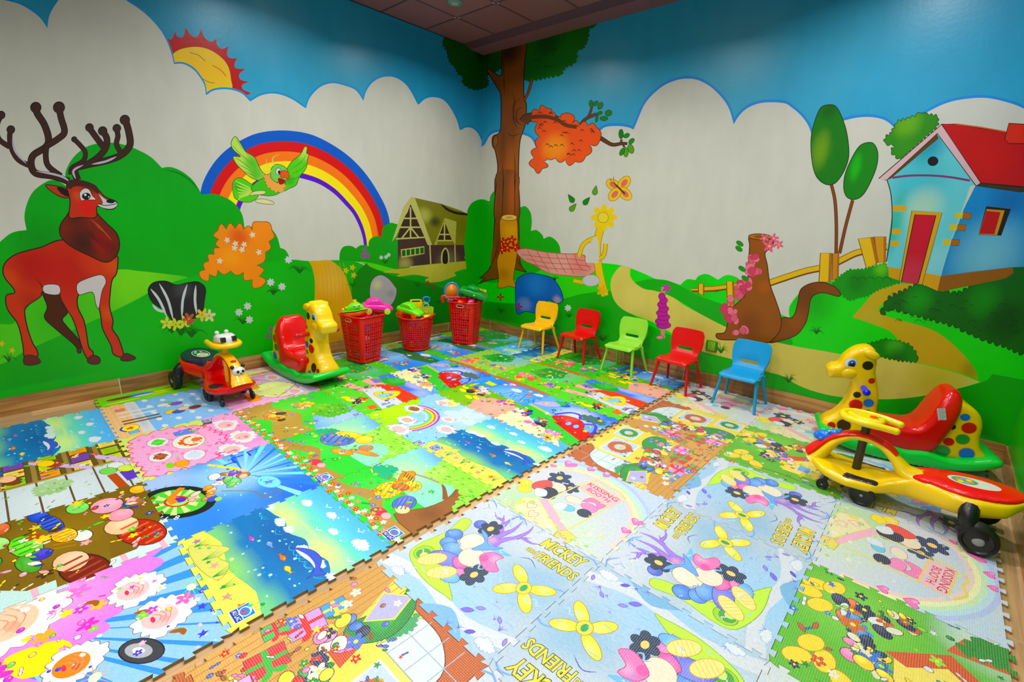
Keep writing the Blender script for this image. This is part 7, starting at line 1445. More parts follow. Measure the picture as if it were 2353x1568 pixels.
def toy_car(label, loc, rot, body, wheel, L=.27, group=None):
    t = thing('toy_car', label, 'toy car', loc, rot=rot); k = L/.27
    S_c = [(-.135, .04, .03, .06), (-.13, .055, .022, .075), (-.11, .062, .02, .083), (-.06, .064, .02, .088), (0, .062, .022, .086), (.06, .063, .02, .08), (.1, .06, .02, .07), (.125, .052, .022, .058), (.135, .04, .028, .048)]
    bm = loft([tuple(v*k for v in s) for s in S_c]); obj('body', bm, body, t, 60)
    bm = loft([tuple(v*k for v in s) for s in [(-.1, .046, .07, .09), (-.085, .049, .07, .112), (-.05, .05, .07, .128), (-.01, .05, .07, .13), (.02, .048, .07, .118), (.045, .046, .07, .092), (.055, .044, .07, .082)]]); obj('cabin', bm, body, t, 60)
    for s in (-1, 1):
        for a, b in ((-.07, -.03), (-.02, .018)): bm = bmesh.new(); addbox(bm, a*k, b*k, s*.049*k-.001, s*.049*k+.001, .09*k, .115*k); obj('window', bm, body, t)
    for s in (-1, 1): bm = bmesh.new(); ball(bm, (.122*k, s*.035*k, .05*k), .012*k, (.5, 1, .7)); obj('headlight', bm, body, t)
    for x in (-.08, .08):
        for s in (-1, 1):
            bm = bmesh.new(); cyl(bm, (x*k, s*.048*k, .026*k), (x*k, s*.07*k, .026*k), .027*k, n=20); w = obj('wheel', bm, wheel, t)
            bm = bmesh.new()
            for q in range(6): a = q*PI/3; ball(bm, (x*k+.015*k*math.cos(a), s*.0705*k, .026*k+.015*k*math.sin(a)), .0042*k, (1, .5, 1), 1)
            ball(bm, (x*k, s*.0705*k, .026*k), .007*k, (1, .5, 1), 2); obj('hub', bm, wheel, w)
    return t
R60 = math.radians(60)
toy_car('pink toy car with lime wheels, lying on top of the tall square basket', (B1[0]+.05, B1[1]+.12, .452), (.12, .05, math.radians(66)), TP['pink'], TP['limepale'], .27)
toy_car('lime green toy car with orange wheels, on top of the round basket', (B2[0]+.022, B2[1]-.082, .368), (.1, .14, math.radians(22)), TP['lime'], TP['orange'], .26)
# boat with a face
t = thing('toy_boat', 'green and orange toy boat with a painted face, on the tall square basket', 'toy boat', (B1[0]+.01, B1[1]-.07, .432), rot=(.02, -.1, R60)); t.scale = (.9, .9, .9)
obj('hull', loft([(-.11, .03, .035, .06), (-.1, .05, .01, .06), (-.05, .062, 0, .06), (.04, .062, 0, .062), (.09, .05, .02, .064), (.115, .03, .045, .066)]), TP['orange'], t, 60)
obj('deck', loft([(-.125, .03, .056, .066), (-.11, .06, .056, .068), (0, .074, .058, .07), (.1, .058, .062, .074), (.122, .03, .066, .074)]), TP['lime'], t, 60)
obj('cabin', loft([(-.09, .03, .06, .08), (-.07, .05, .06, .1), (-.02, .058, .06, .135), (.04, .058, .06, .135), (.08, .045, .06, .1), (.095, .025, .06, .08)], e=2.4), TP['lime'], t, 60)
bm = bmesh.new(); cyl(bm, (.01, 0, .12), (.01, 0, .16), .021, .019); obj('funnel', bm, TP['yellow'], t)
bm = bmesh.new(); ball(bm, (-.105, -.035, .085), .013); ball(bm, (-.075, -.04, .1), .011); obj('knob', bm, TP['yellow'], t)
for x in (.0, .045):
    bm = bmesh.new(); ball(bm, (x, -.0555, .108), .012, (1, .4, 1)); e_ = obj('eye', bm, TP['white'], t); bm = bmesh.new(); ball(bm, (x+.002, -.0605, .108), .006, (1, .4, 1)); obj('pupil', bm, TP['black'], e_)
bm = bmesh.new(); tube(bm, cr3([(.01, -.0615, .084), (.03, -.063, .08), (.05, -.059, .086)], 4), .0018, 6, up=(0, 1, 0)); obj('mouth', bm, TP['dgreen'], t)
t = thing('toy_letter_bar', 'small pink toy bar wedged under the pink car', 'toy', (B1[0]+.07, B1[1]-.01, .42), rot=(0, -.6, R60)); obj('bar', box_bm(-.05, .05, -.012, .012, -.008, .008, .004), TP['magenta'], t)
# basket 2
t = thing('toy_tipper_frame', 'yellow toy truck bed with handle hole, behind the lime green car', 'toy', (B2[0]-.075, B2[1]+.06, .33), rot=(0, 0, R60))
sheet('bed', cr([(-.055, 0, 1), (.055, 0, 1), (.058, .09), (.06, .15), (.045, .165), (-.045, .165), (-.06, .15), (-.058, .09)], 3), [[(.04*(1 if -PI/2 < a < PI/2 else -1)*.8+.009*math.cos(a), .145+.009*math.sin(a)) for a in np.linspace(-PI/2, 3*PI/2, 17)[:-1]]], lambda x, y: (x, 0, y), TP['yellow'], t, .012, .02, bevel=.002)
bm = bmesh.new(); addbox(bm, -.06, .06, .0, .05, .04, .047); obj('tray', bm, TP['blue'], t)
for s in (-1, 1): bm = bmesh.new(); tube(bm, [(s*.056, -.004, .14), (s*.05, -.03, .02)], .008, 8); obj('side_arm', bm, TP['yellow'], t)
t = thing('toy_spade', 'blue toy spade standing handle-up in the round basket', 'toy spade', (B2[0]-.005, B2[1]+.135, .31), rot=(0, 0, R60))
bm = bmesh.new(); cyl(bm, (0, 0, 0), (0, 0, .14), .01, .012); obj('shaft', bm, TP['blue'], t)
bm = bmesh.new(); pts = cr3([(0, 0, .13), (-.016, 0, .15), (-.03, 0, .18), (-.026, 0, .205), (0, 0, .212), (.026, 0, .205), (.03, 0, .18), (.016, 0, .15), (0, 0, .13)], 4); tube(bm, pts, .0085, 8, up=(0, 1, 0)); obj('grip', bm, TP['blue'], t)
t = thing('toy_mesh_basket', 'small olive toy basket with a hooped handle, in the round basket', 'toy basket', (B2[0]+.06, B2[1]+.075, .325), rot=(.0, .0, R60))
hs = [[(-.06+.012*i+.003*math.cos(a), .02+.011*j+.003*math.sin(a)) for a in np.linspace(0, 2*PI, 7)[:-1]] for i in range(1, 10) for j in range(1, 8)]
for yy in (-.03, .03): sheet('side', [(-.065, 0), (.065, 0), (.072, .11), (-.072, .11)], hs, lambda x, y, yy=yy: (x, yy*(1+y*2), y), TP['olive'], t, .003, .03)
for s in (-1, 1):
    bm = bmesh.new(); v = [bm.verts.new(p) for p in [(s*.065, -.03, 0), (s*.065, .03, 0), (s*.072, .037, .11), (s*.072, -.037, .11)]]; bm.faces.new(v); obj('end', bm, TP['olive'], t, solid=.003)
bm = bmesh.new(); addbox(bm, -.065, .065, -.03, .03, -.002, .002); obj('bottom', bm, TP['olive'], t)
for yy in (-.037, .037): bm = bmesh.new(); tube(bm, cr3([(-.03, yy, .105), (-.025, yy, .14), (0, yy, .155), (.025, yy, .14), (.03, yy, .105), (.024, yy, .075), (0, yy, .062), (-.024, yy, .075)], 4, True)+[np.array((-.03, yy, .105))], .0045, 8, up=(0, 1, 0)); obj('hoop', bm, TP['olive'], t)
t = thing('toy_scoop', 'yellow toy scoop at the right edge of the round basket', 'toy scoop', (B2[0]+.125, B2[1]+.03, .34), rot=(.1, 0, R60))
bm = bmesh.new(); ball(bm, (0, 0, .01), .05, (1.1, .7, .5)); obj('bowl', bm, TP['yellow'], t); bm = bmesh.new(); tube(bm, cr3([(-.02, -.02, .02), (-.04, -.03, .035), (-.06, -.02, .02)], 4), .006, 8); obj('grip', bm, TP['gold'], t)
# basket 3
t = thing('toy_tank', 'green toy army tank with a turret, on top of the corner basket', 'toy tank', (B3[0]+.05, B3[1]+.05, .505), rot=(.12, .25, math.radians(38)))
obj('hull', loft([(-.15, .045, .02, .05), (-.13, .075, .015, .07), (-.05, .08, .01, .078), (.07, .08, .01, .078), (.13, .075, .012, .06), (.155, .06, .012, .035)], e=6), TP['green'], t, 30)
obj('turret', loft([(-.08, .03, .07, .09), (-.065, .045, .07, .11), (-.02, .052, .07, .118), (.03, .046, .07, .112), (.055, .025, .07, .09)], e=3), TP['green'], t, 50)
bm = bmesh.new(); cyl(bm, (-.02, 0, .11), (-.02, 0, .125), .02, .018); obj('hatch', bm, TP['green'], t)
bm = bmesh.new(); cyl(bm, (.05, 0, .09), (.12, 0, .085), .007); obj('gun_barrel', bm, TP['green'], t)
for s in (-1, 1):
    bm = bmesh.new()
    for k in range(5): cyl(bm, (-.1+.05*k, s*.05, .012), (-.1+.05*k, s*.072, .012), .02, n=14)
    obj('track_wheels', bm, TP['black'], t)
    bm = bmesh.new(); star_pts = [(math.cos(PI/2+i*PI/5)*(.014 if i % 2 == 0 else .006), math.sin(PI/2+i*PI/5)*(.014 if i % 2 == 0 else .006)) for i in range(10)]
    f = [bm.verts.new((.02+p[0], s*.0808, .045+p[1])) for p in star_pts]; bm.faces.new(f); obj('painted_star', bm, TP['white'], t)
t = thing('toy_tambourine', 'orange disc toy with a blue rim leaning in the corner basket', 'toy drum', (B3[0]-.125, B3[1]-.09, .55), rot=(math.radians(82), .12, math.radians(55)))
bm = bmesh.new(); pts = [(.075*math.cos(a), .092*math.sin(a), 0) for a in np.linspace(0, 2*PI, 41)]; tube(bm, pts, .009, 8, cap=False); obj('rim', bm, TP['blue'], t)
bm = bmesh.new(); f = [bm.verts.new((.07*math.cos(a), .087*math.sin(a), 0)) for a in np.linspace(0, 2*PI, 41)[:-1]]; bm.faces.new(f); obj('skin', bm, TP['gold'], t, solid=.003)
t = thing('toy_hammer', 'orange-red toy hammer handle sticking out left of the corner basket', 'toy hammer', (B3[0]-.02, B3[1]-.125, .5), rot=(.1, .12, R60+PI))
bm = bmesh.new(); cyl(bm, (-.04, 0, 0), (.115, 0, .02), .011, .009); obj('handle', bm, TP['red'], t); bm = bmesh.new(); tube(bm, cr3([(.1, 0, .032), (.128, 0, .034), (.14, 0, .02), (.138, 0, -.03)], 4), [.012]*8+[.013]*5, 10, up=(0, 1, 0)); obj('head', bm, TP['red'], t)
t = thing('toy_castle_mould', 'yellow toy castle mould behind the green tank', 'toy mould', (B3[0]+.02, B3[1]+.16, .46), rot=(0, .2, R60))
bm = loft([(-.06, .02, -.02, .1), (-.055, .045, -.02, .1), (.055, .045, -.02, .1), (.06, .02, -.02, .1)], e=6); obj('block', bm, TP['yellow'], t, 30)
bm = bmesh.new()
for x in (-.045, 0, .045): addbox(bm, x-.012, x+.012, -.035, .035, .098, .118)
obj('battlement', bm, TP['yellow'], t)
for k, (dx, dy, c, lb) in enumerate([(-.07, -.075, 'red', 'red toy scoop under the left side of the green tank'), (.0, -.06, 'red', 'red toy scoop in front of the green tank'), (.045, -.115, 'orange', 'orange toy block at the front of the corner basket'), (.1, -.045, 'magenta', 'magenta toy cup under the green tank')]):
    t = thing('toy_cup' if c in ('magenta', 'red') else 'toy_block', lb, 'toy', (B3[0]+dx, B3[1]+dy, .455), rot=(.5*k, .4, k))
    if c == 'orange': obj('block', box_bm(-.035, .035, -.02, .02, -.018, .018, .006), TP[c], t)
    else: obj('bowl', lathe([(.0, -.02), (.022, -.018), (.034, .01), (.038, .03), (.034, .03), (.03, .01), (.018, -.012), (0, -.014)], 20), TP[c], t, 60); bm = bmesh.new(); tube(bm, cr3([(.034, 0, .02), (.055, 0, .01), (.05, 0, -.01), (.03, 0, -.005)], 3), .004, 6, up=(0, 1, 0)); obj('handle', bm, TP[c], t)
# coloured balls seen through the holes
t0 = None; rr = random.Random(12); palette = ['purple', 'red', 'magenta', 'blue', 'orange', 'green', 'yellow', 'white', 'red', 'purple', 'dgreen', 'red']
for bi, (B, H, R_, nm) in enumerate([(B1, .43, .075, 'tall square basket'), (B2, .345, .085, 'round basket'), (B3, .45, .075, 'corner basket')]):
    k = 0
    for lay in range(int((H-.09)/.078)):
        for q in range(4):
            a = q*PI/2+lay*.8; x, y = B[0]+R_*.62*math.cos(a), B[1]+R_*.62*math.sin(a); z = MZ+.046+lay*.078; c = palette[(k*5+bi*3) % 12]
            bm = bmesh.new(); ball(bm, (0, 0, 0), .036, sub=3); o = obj('toy_ball', bm, TP[c]); o.location = (x, y, z)
            setp(o, '%s play ball seen through the holes of the %s' % (dict(dgreen='dark green').get(c, c), nm), 'ball', 'play balls inside the '+nm); k += 1
# ------------------------------------------------------------------ giraffe rockers
SPOT = dict(r=(206, 12, 16), b=(20, 112, 216), g=(10, 146, 60), k=(34, 26, 14), d=(60, 40, 20))
def make_giraffe(label, loc, rz):
    t = thing('giraffe_rocker', label, 'rocking toy', loc, rz)
    Y_ = (250, 200, 14)
    gpl = plastic('rocker_green', (16, 190, 70), .3, .45, .1)
    def sp(lst):
        def f(P, s):
            for x, z, r, c in lst: P.ell(x, z, r*1.14, r*1.14, (222, 160, 6), 0, 20); P.ell(x, z, r, r, SPOT[c], 0, 20)
        return f
    neck = [(.438, .459), (.44, .485), (.42, .508), (.388, .523), (.367, .575), (.33, .622), (.29, .645), (.25, .65), (.222, .628), (.206, .57), (.198, .497), (.176, .428), (.155, .347), (.15, .273), (.14, .2), (.13, .12), (.16, .07), (.235, .052), (.341, .075), (.405, .1), (.405, .15), (.352, .206), (.316, .274), (.302, .354), (.305, .418), (.337, .437), (.38, .43), (.424, .427)]
    def mk(P, s):
        sp([(.362, .13, .021, 'r'), (.3, .145, .036, 'd'), (.25, .09, .026, 'b'), (.262, .285, .034, 'r'), (.268, .35, .019, 'k'), (.203, .31, .026, 'b'), (.197, .25, .018, 'g'), (.214, .45, .017, 'r'), (.2, .18, .024, 'r'), (.25, .54, .027, 'k')])(P, s)
        P.ell(.335, .54, .029, .034, (245, 245, 248), .2, 24, outline=(180, 180, 190), ow=.002); P.ell(.329, .536, .02, .025, (30, 110, 214), .2, 20); P.ell(.327, .53, .014, .017, (16, 16, 20), .2, 18); P.ell(.33, .545, .004, .005, (250, 250, 250), 0, 10)
        P.fill([(.365, .5), (.34, .52), (.305, .515), (.285, .49), (.3, .46), (.34, .45), (.37, .47)], Y_, 4)
    inflate('neck', neck, lambda x, z: .07+.035*max(0, (.2-z)/.2) - .0*x, .034, Y_, t, mk)
    for s in (-1, 1):
        bm = bmesh.new(); ball(bm, (.245, s*.075, .61), .05, (.85, .35, .5), 3, Vector((0, -.35, 0)) and Matrix.Rotation(-.35, 3, 'Y').to_quaternion()); obj('ear', bm, plastic('rocker_yellow', Y_, .25, .5), t)
        bm = bmesh.new(); ball(bm, (.33, s*.058, .475), .042, (1.1, .5, .85)); obj('cheek', bm, MATS['rocker_yellow'], t)
    rear = [(-.19, .393), (-.25, .392), (-.3, .35), (-.324, .288), (-.329, .213), (-.35, .15), (-.4, .1), (-.4, .075), (-.3, .06), (-.15, .06), (-.1, .09), (-.14, .2)]
    inflate('rear_body', rear, .1, .03, Y_, t, sp([(-.233, .33, .021, 'b'), (-.262, .272, .032, 'r'), (-.19, .262, .017, 'k'), (-.25, .2, .03, 'g'), (-.195, .17, .024, 'r'), (-.18, .11, .034, 'g'), (-.285, .12, .034, 'b')]))
    inflate('seat', [(.2, .19), (.16, .21), (.05, .213), (-.03, .224), (-.07, .27), (-.1, .36), (-.128, .44), (-.155, .468), (-.19, .462), (-.208, .42), (-.205, .34), (-.18, .22), (-.13, .09), (-.06, .06), (.1, .06), (.17, .08), (.2, .13)], lambda x, z: .135-.05*max(0, (z-.3)/.17)**2, .035, (214, 8, 14), t)
    inflate('rocker_base', [(.43, .1), (.41, .128), (.35, .118), (.26, .098), (.18, .082), (.1, .1), (.0, .088), (-.1, .1), (-.2, .082), (-.3, .1), (-.38, .13), (-.42, .13), (-.43, .1), (-.38, .062), (-.28, .026), (-.14, .004), (0, 0), (.14, .004), (.28, .026), (.38, .062)], .16, .03, (20, 196, 76), t)
    h = plastic('rocker_handle_red', (200, 10, 16), .3)
    bm = bmesh.new(); cyl(bm, (.246, -.165, .4), (.246, .165, .4), .016, n=18); obj('handle', bm, h, t)
    for s in (-1, 1): bm = bmesh.new(); ball(bm, (.246, s*.165, .4), .02, (1, 1, 1)); obj('handle_knob', bm, h, t)
    return t
gl_ = make_giraffe('yellow giraffe rocker with red seat facing out, beside the tall square basket', (.44, -2.36, MZ), .06)
gr_ = dup(gl_, (4.13, -.375, MZ), math.radians(196), 'yellow giraffe rocker with blue handle, in the right corner behind the ride-on car', swap={'rocker_handle_red': plastic('rocker_handle_blue', (20, 20, 230), .25)})
for o in (gl_, gr_): o['group'] = 'giraffe rockers'
# printed white sticker on the near side of the seat
def sticker(P, s):
    for k in range(9): P.line([(-.012, .012+.008*k-.04), (.008+.004*(k % 3), .012+.008*k-.04)], (90, 90, 96), .0016, 0)
stk = inflate('label_sticker', [(-.018, -.036), (.018, -.036), (.018, .036), (-.018, .036)], .0006, .0006, (222, 222, 226), gr_, sticker, sm=0, dens=.05)
stk.location = (-.12, .1345, .335); stk.rotation_euler = (0, -.3, PI); stk['label'] = 'white printed sticker'
# ------------------------------------------------------------------ ride-on swing cars
XW = [(-.41, .012), (-.395, .05), (-.35, .105), (-.26, .142), (-.18, .142), (-.1, .108), (-.03, .078), (.03, .088), (.1, .13), (.2, .15), (.3, .135), (.36, .09), (.395, .04), (.405, .012)]
XB = [(-.41, .225), (-.35, .15), (-.25, .118), (-.1, .098), (0, .085), (.1, .066), (.25, .066), (.34, .085), (.405, .13)]
XT = [(-.41, .245), (-.3, .24), (-.2, .232), (-.1, .225), (-.03, .212), (.02, .18), (.08, .142), (.2, .13), (.3, .14), (.36, .152), (.405, .155)]
fi = lambda T_, x: float(np.interp(x, [a for a, b in T_], [b for a, b in T_]))
def hull_top(x, y, e=3.0):
    w = fi(XW, x); zb, zt = fi(XB, x), fi(XT, x); q = min(abs(y)/max(w, 1e-4), .995); return (zb+zt)/2+(zt-zb)/2*(1-q**e)**(1/e)
def make_swing(label, loc, rz, cols, variant):
    C_ = cols; t = thing('swing_car', label, 'ride-on toy', loc, rz)
    xs = np.linspace(-.41, .405, 44); obj('body', loft([(x, fi(XW, x), fi(XB, x), fi(XT, x)) for x in xs], 40, 3.0), C_['body'], t, 60)
    # arch over the foot well
    bm = bmesh.new(); pts = cr3([(.375, 0, .12), (.345, 0, .175), (.3, 0, .245), (.24, 0, .292), (.17, 0, .305), (.1, 0, .285), (.045, 0, .24), (.0, 0, .195), (-.06, 0, .18), (-.12, 0, .19)], 5); tube(bm, pts, list(np.interp(np.arange(len(pts)), [0, 5, 11, 15, 24, 30, 35, 40, 45], [.05, .034, .02, .017, .018, .024, .036, .045, .03])), 16, 1.75, up=(0, 0, 1)); obj('arch', bm, C_['body'], t)
    bm = bmesh.new(); pts = cr3([(.4, 0, .15), (.375, 0, .187), (.325, 0, .255), (.25, 0, .307), (.17, 0, .321), (.095, 0, .302), (.05, 0, .268)], 5); tube(bm, pts, list(np.interp(np.arange(len(pts)), [0, 4, 10, 20, 30], [.03, .028, .016, .014, .012])), 12, 2.3); obj('arch_cover', bm, C_['cover'], t)
    # seat pad with printed oval
    def seat_marks(P, s):
        P.ell(-.23, 0, .085, .05, C_['oval'], 0, 28, outline=(240, 240, 244), ow=.005); P.ell(-.2, .0, .045, .036, C_['oval2'], 0, 20)
        for a in range(6): P.ell(-.2+.02*math.cos(a), .02*math.sin(a), .012, .012, [(240, 140, 90), (250, 220, 80), (150, 170, 214)][a % 3], 0, 10)
        for a, b in [(-.27, .015), (-.29, -.012), (-.26, -.025)]: P.ell(a, b, .012, .008, (240, 244, 244), .4, 10)
    seat_o = [(-.03, .062), (-.07, .09), (-.1, .098), (-.18, .13), (-.26, .13), (-.34, .1), (-.385, .05), (-.398, 0), (-.385, -.05), (-.34, -.1), (-.26, -.13), (-.18, -.13), (-.1, -.098), (-.07, -.09), (-.03, -.062), (-.06, -.03), (-.05, 0), (-.06, .03)]
    seat_o = [(a_, b_*.93) for a_, b_ in seat_o]
    inflate('seat_pad', seat_o, .012, .014, C_['seat'], t, seat_marks, place=lambda x, y, h: (x, y, hull_top(x, y*.84)+h-.002))
    pad = C_['pad']
    for s in (-1, 1):
        fo = [(.08, .1), (.09, .118), (.14, .124), (.19, .13), (.215, .132), (.222, .122), (.214, .115), (.222, .107), (.212, .1), (.216, .092), (.2, .086), (.15, .092), (.1, .088)] if variant == 'y' else [(.27, .06), (.29, .1), (.27, .12), (.22, .132), (.18, .125), (.18, .09), (.22, .06)]
        fo = [(x, s*y) for x, y in fo]
        if s < 0: fo = fo[::-1]
        inflate('foot_pad', fo, .004, .006, pad, t, None, place=lambda x, y, h: (x, y, hull_top(x, y)+h), sm=4)
    bm = bmesh.new(); cyl(bm, (.19, 0, .1), (.19, 0, .385), .019, n=20); obj('steering_column', bm, C_['column'], t)
    w = bmesh.new(); z = .405; tube(w, cr3([(.07, .06, z-.004), (.13, .072, z), (.21, .08, z), (.27, .06, z), (.295, 0, z), (.27, -.06, z), (.21, -.08, z), (.13, -.072, z), (.07, -.06, z-.004)], 5), [.017]*6+[.018]*30+[.017]*5, 12)
    for s in (-1, 1): ball(w, (.07, s*.06, z-.004), .0172)
    sw = obj('steering_wheel', w, C_['wheel'], t)
    inflate('hub_plate', [(.13, .045), (.2, .062), (.25, .04), (.28, 0), (.25, -.04), (.2, -.062), (.13, -.045), (.12, 0)], .014, .01, tuple(C_['wheelc']), sw, (lambda P, s: [P.ell(.17, 0, .018, .026, (244, 90, 30), 0, 18), P.ell(.15, .02, .007, .007, (60, 140, 220), 0, 10), P.ell(.15, -.02, .007, .007, (60, 140, 220), 0, 10), P.ell(.24, 0, .01, .016, (244, 190, 150), 0, 14)]), place=lambda x, y, h: (x, y, z+h+.004))
    bl = plastic('wheel_black', (16, 16, 18), .35); gy = plastic('hub_grey', (150, 150, 154), .3)
    def wheel(nm, x, y, r, wd, hubr, spokes=False):
        bm = bmesh.new(); n = 32; prof = [(0, -wd/2*.7), (r*.72, -wd/2*.75), (r*.8, -wd/2), (r*.95, -wd/2*.9), (r, -wd/2*.5), (r, wd/2*.5), (r*.95, wd/2*.9), (r*.8, wd/2), (r*.72, wd/2*.75), (0, wd/2*.7)]
        b2 = lathe(prof, n); bmesh.ops.transform(b2, matrix=Matrix.Translation((x, y, r)) @ Matrix.Rotation(PI/2, 4, 'X'), verts=b2.verts); wo = obj(nm, b2, bl, t)
        bm = bmesh.new()
        for s in (-1, 1):
            ball(bm, (x, y+s*wd*.42, r), hubr, (1, .35, 1))
        obj('hub', bm, gy, wo)
        if spokes:
            bm = bmesh.new()
            for k in range(5): a = k*1.257; cyl(bm, (x, y, r), (x+r*.72*math.cos(a), y, r+r*.72*math.sin(a)), .005, n=6)
            for v in bm.verts: v.co.y = y+(v.co.y-y)*1+0
            for q in (-1, 1): pass
            bmesh.ops.transform(bm, matrix=Matrix.Translation((0, -wd*.4, 0)), verts=bm.verts); obj('spokes', bm, plastic('spoke_dark', (40, 38, 36), .4), wo)
    for s in (-1, 1):
        wheel('front_wheel', .13, s*.115, .054, .03, .007, True); wheel('nose_wheel', .3, s*.1, .028, .016, .006)
        wheel('rear_wheel', -.29, s*.165, .066, .052, .021)
        bm = bmesh.new(); ball(bm, (-.275, s*.16, .09), .066, (1.0, .5, .85)); tube(bm, cr3([(-.24, s*.12, .18), (-.24, s*.15, .15), (-.255, s*.158, .1)], 4), [.034]*9, 12, up=(0, 1, 0)); obj('wheel_housing', bm, bl, t)
        bm = bmesh.new(); tube(bm, [(.3, s*.1, .03), (.285, s*.085, .1)], .012, 8, up=(0, 1, 0)); obj('nose_bracket', bm, bl, t)
    bm = bmesh.new(); cyl(bm, (.13, -.115, .048), (.13, .115, .048), .01, n=10); cyl(bm, (.15, 0, .05), (.19, 0, .09), .03, n=14); obj('axle', bm, bl, t)
    return t
CY = dict(body=plastic('swing_yellow', (250, 204, 10), .22, .5), cover=plastic('swing_red', (224, 40, 12), .25), seat=(228, 26, 10), oval=(236, 232, 214), oval2=(90, 160, 120), pad=(44, 36, 40), column=plastic('column_dark', (52, 44, 26), .4), wheel=plastic('steering_yellow', (252, 214, 20), .25), wheelc=(252, 214, 20))
y_ = make_swing('yellow swing ride-on car with red seat, in front of the right giraffe rocker', (4.19, -1.115, .0095), math.radians(176), CY, 'y')
bh = plastic('horn_blue', (40, 120, 230), .25); bm = bmesh.new(); ball(bm, (.335, 0, .235), .03, (1.2, 1, .95)); ball(bm, (.305, 0, .262), .022, (1.3, .9, .9)); ball(bm, (.36, 0, .225), .022)
for s in (-1, 1): ball(bm, (.285, s*.014, .278), .01, (1, 1, 1.2)); ball(bm, (.345, s*.03, .222), .012)
bmesh.ops.transform(bm, matrix=Matrix.Translation((-.035, 0, .0)) @ Matrix.Scale(1.15, 4, Vector((1,0,0))), verts=bm.verts)
for v in bm.verts: v.co.z += .022
bo = obj('animal_horn', bm, bh, y_)
bm = bmesh.new(); ball(bm, (.335, .02, .292), .006); ball(bm, (.335, -.02, .292), .006); obj('horn_eyes', bm, TP['limepale'], bo)
CR = dict(body=plastic('swing_crimson', (216, 10, 40), .16, .6), cover=plastic('swing_gold', (244, 190, 20), .25), seat=(30, 26, 52), oval=(16, 100, 40), oval2=(236, 236, 232), pad=(30, 28, 44), column=plastic('column_yellow', (240, 190, 20), .35), wheel=plastic('steering_gold', (250, 200, 16), .25), wheelc=(250, 190, 16))
r_ = make_swing('black and red swing ride-on car with a panda on its nose', (.42, -2.985, MZ), math.radians(6), CR, 'r')
pw = TP['white']; bm = bmesh.new(); ball(bm, (.365, 0, .165), .05, (.8, 1.25, .22)); obj('panda_base', bm, TP['yellow'], r_)
bm = bmesh.new(); ball(bm, (.355, 0, .195), .032, (.8, 1.1, 1)); pb = obj('panda_body', bm, TP['yellow'], r_)
bm = bmesh.new(); ball(bm, (.362, 0, .24), .036, (.85, 1.15, .92)); ph = obj('panda_head', bm, pw, r_)
bm = bmesh.new()
for s in (-1, 1): ball(bm, (.352, s*.034, .272), .013)
obj('panda_ears', bm, TP['black'], ph)
bm = bmesh.new()
for s in (-1, 1): ball(bm, (.392, s*.016, .246), .009, (.4, 1, 1.1)); 
ball(bm, (.396, 0, .232), .005, (.6, 1.2, .8)); obj('panda_eyes', bm, TP['black'], ph)
bm = bmesh.new()
for s in (-1, 1): ball(bm, (.388, s*.022, .192), .011)
obj('panda_paws', bm, pw, pb)
bm = bmesh.new(); ball(bm, (.3, 0, .298), .012, (1, 1.6, .6)); obj('horn_button', bm, TP['red'], r_)
t = obj('steering_toy', loft([(.15, .03, .415, .44), (.155, .05, .415, .46), (.2, .062, .415, .475), (.25, .055, .415, .47), (.27, .035, .415, .45)], e=4), pw, r_, 50); t['label'] = 'white animal-shaped steering cover with black square eyes'
for s in (-1, 1): bm = bmesh.new(); addbox(bm, .25, .275, s*.034-.014, s*.034+.014, .43, .462); obj('cover_eye', bm, TP['black'], t)
for s in (-1, 1): bm = bmesh.new(); ball(bm, (.17, s*.03, .478), .014); obj('cover_ear', bm, pw, t)
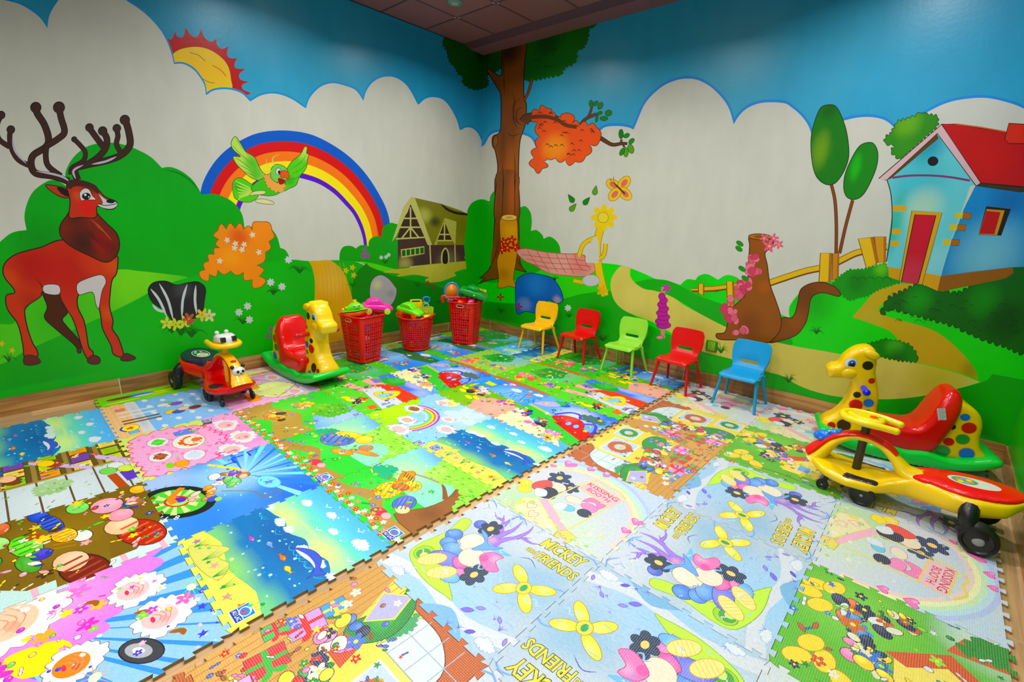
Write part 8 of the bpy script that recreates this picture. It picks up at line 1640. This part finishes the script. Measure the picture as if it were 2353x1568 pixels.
# ------------------------------------------------------------------ recessed ceiling downlights
def area(name, loc, size, power, rot=(0, 0, 0), color=(1, 1, 1), spread=PI):
    l = bpy.data.lights.new(name, 'AREA'); l.energy = power; l.shape = 'DISK'; l.size = size; l.color = color; l.spread = spread
    o = bpy.data.objects.new(name, l); COL.objects.link(o); o.location = loc; o.rotation_euler = rot; return o
ring = plastic('downlight_trim', (210, 206, 200), .3); lensm, nt, b = nodes('downlight_lens')
b.inputs['Emission Color'].default_value = (1, .98, .94, 1); b.inputs['Emission Strength'].default_value = 12
d0 = None
spots = [(1.0, -1.0, 14), (1.0, -2.3, 17), (3.75, -.85, 17), (2.3, -1.3, 17), (2.3, -2.9, 21), (3.6, -2.5, 19), (2.4, -4.5, 19), (3.75, -4.3, 18), (1.5, -5.8, 15), (3.4, -5.8, 15)]
for i, (x, y, p) in enumerate(spots):
    if d0 is None:
        d0 = thing('downlight', 'round white ceiling downlight above the play floor', 'lamp', (x, y, ROOM_H)); d0['group'] = 'ceiling downlights above the play floor'
        obj('trim_ring', lathe([(.08, 0), (.1, 0), (.1, -.006), (.085, -.01), (.08, -.004)]), ring, d0)
        bm = bmesh.new(); f = [bm.verts.new((.08*math.cos(a), .08*math.sin(a), -.003)) for a in np.linspace(0, 2*PI, 33)[:-1]]; bm.faces.new(f[::-1]); obj('lens', bm, lensm, d0)
    else: dup(d0, (x, y, ROOM_H))
    area('lamp', (x, y, ROOM_H-.02), .12, p*.97, color=(1, .985, .95), spread=math.radians(150))
w = bpy.data.worlds.new('world'); SC.world = w; w.use_nodes = True
w.node_tree.nodes['Background'].inputs[0].default_value = (.8, .85, .9, 1); w.node_tree.nodes['Background'].inputs[1].default_value = .05
# ------------------------------------------------------------------ camera
cam = bpy.data.cameras.new('camera'); co = bpy.data.objects.new('camera', cam); COL.objects.link(co)
cam.sensor_width = 36; cam.lens = F/2353*36; cam.clip_start = .02
M = np.column_stack([RW[:, 0], -RW[:, 1], -RW[:, 2]])
co.matrix_world = Matrix([list(M[0])+[CAM[0]], list(M[1])+[CAM[1]], list(M[2])+[CAM[2]], [0, 0, 0, 1]])
SC.camera = co
SC.view_settings.view_transform = 'Standard'; SC.view_settings.look = 'None'; SC.view_settings.gamma = 1
SC.view_settings.use_curve_mapping = False
SC.view_settings.exposure = .1
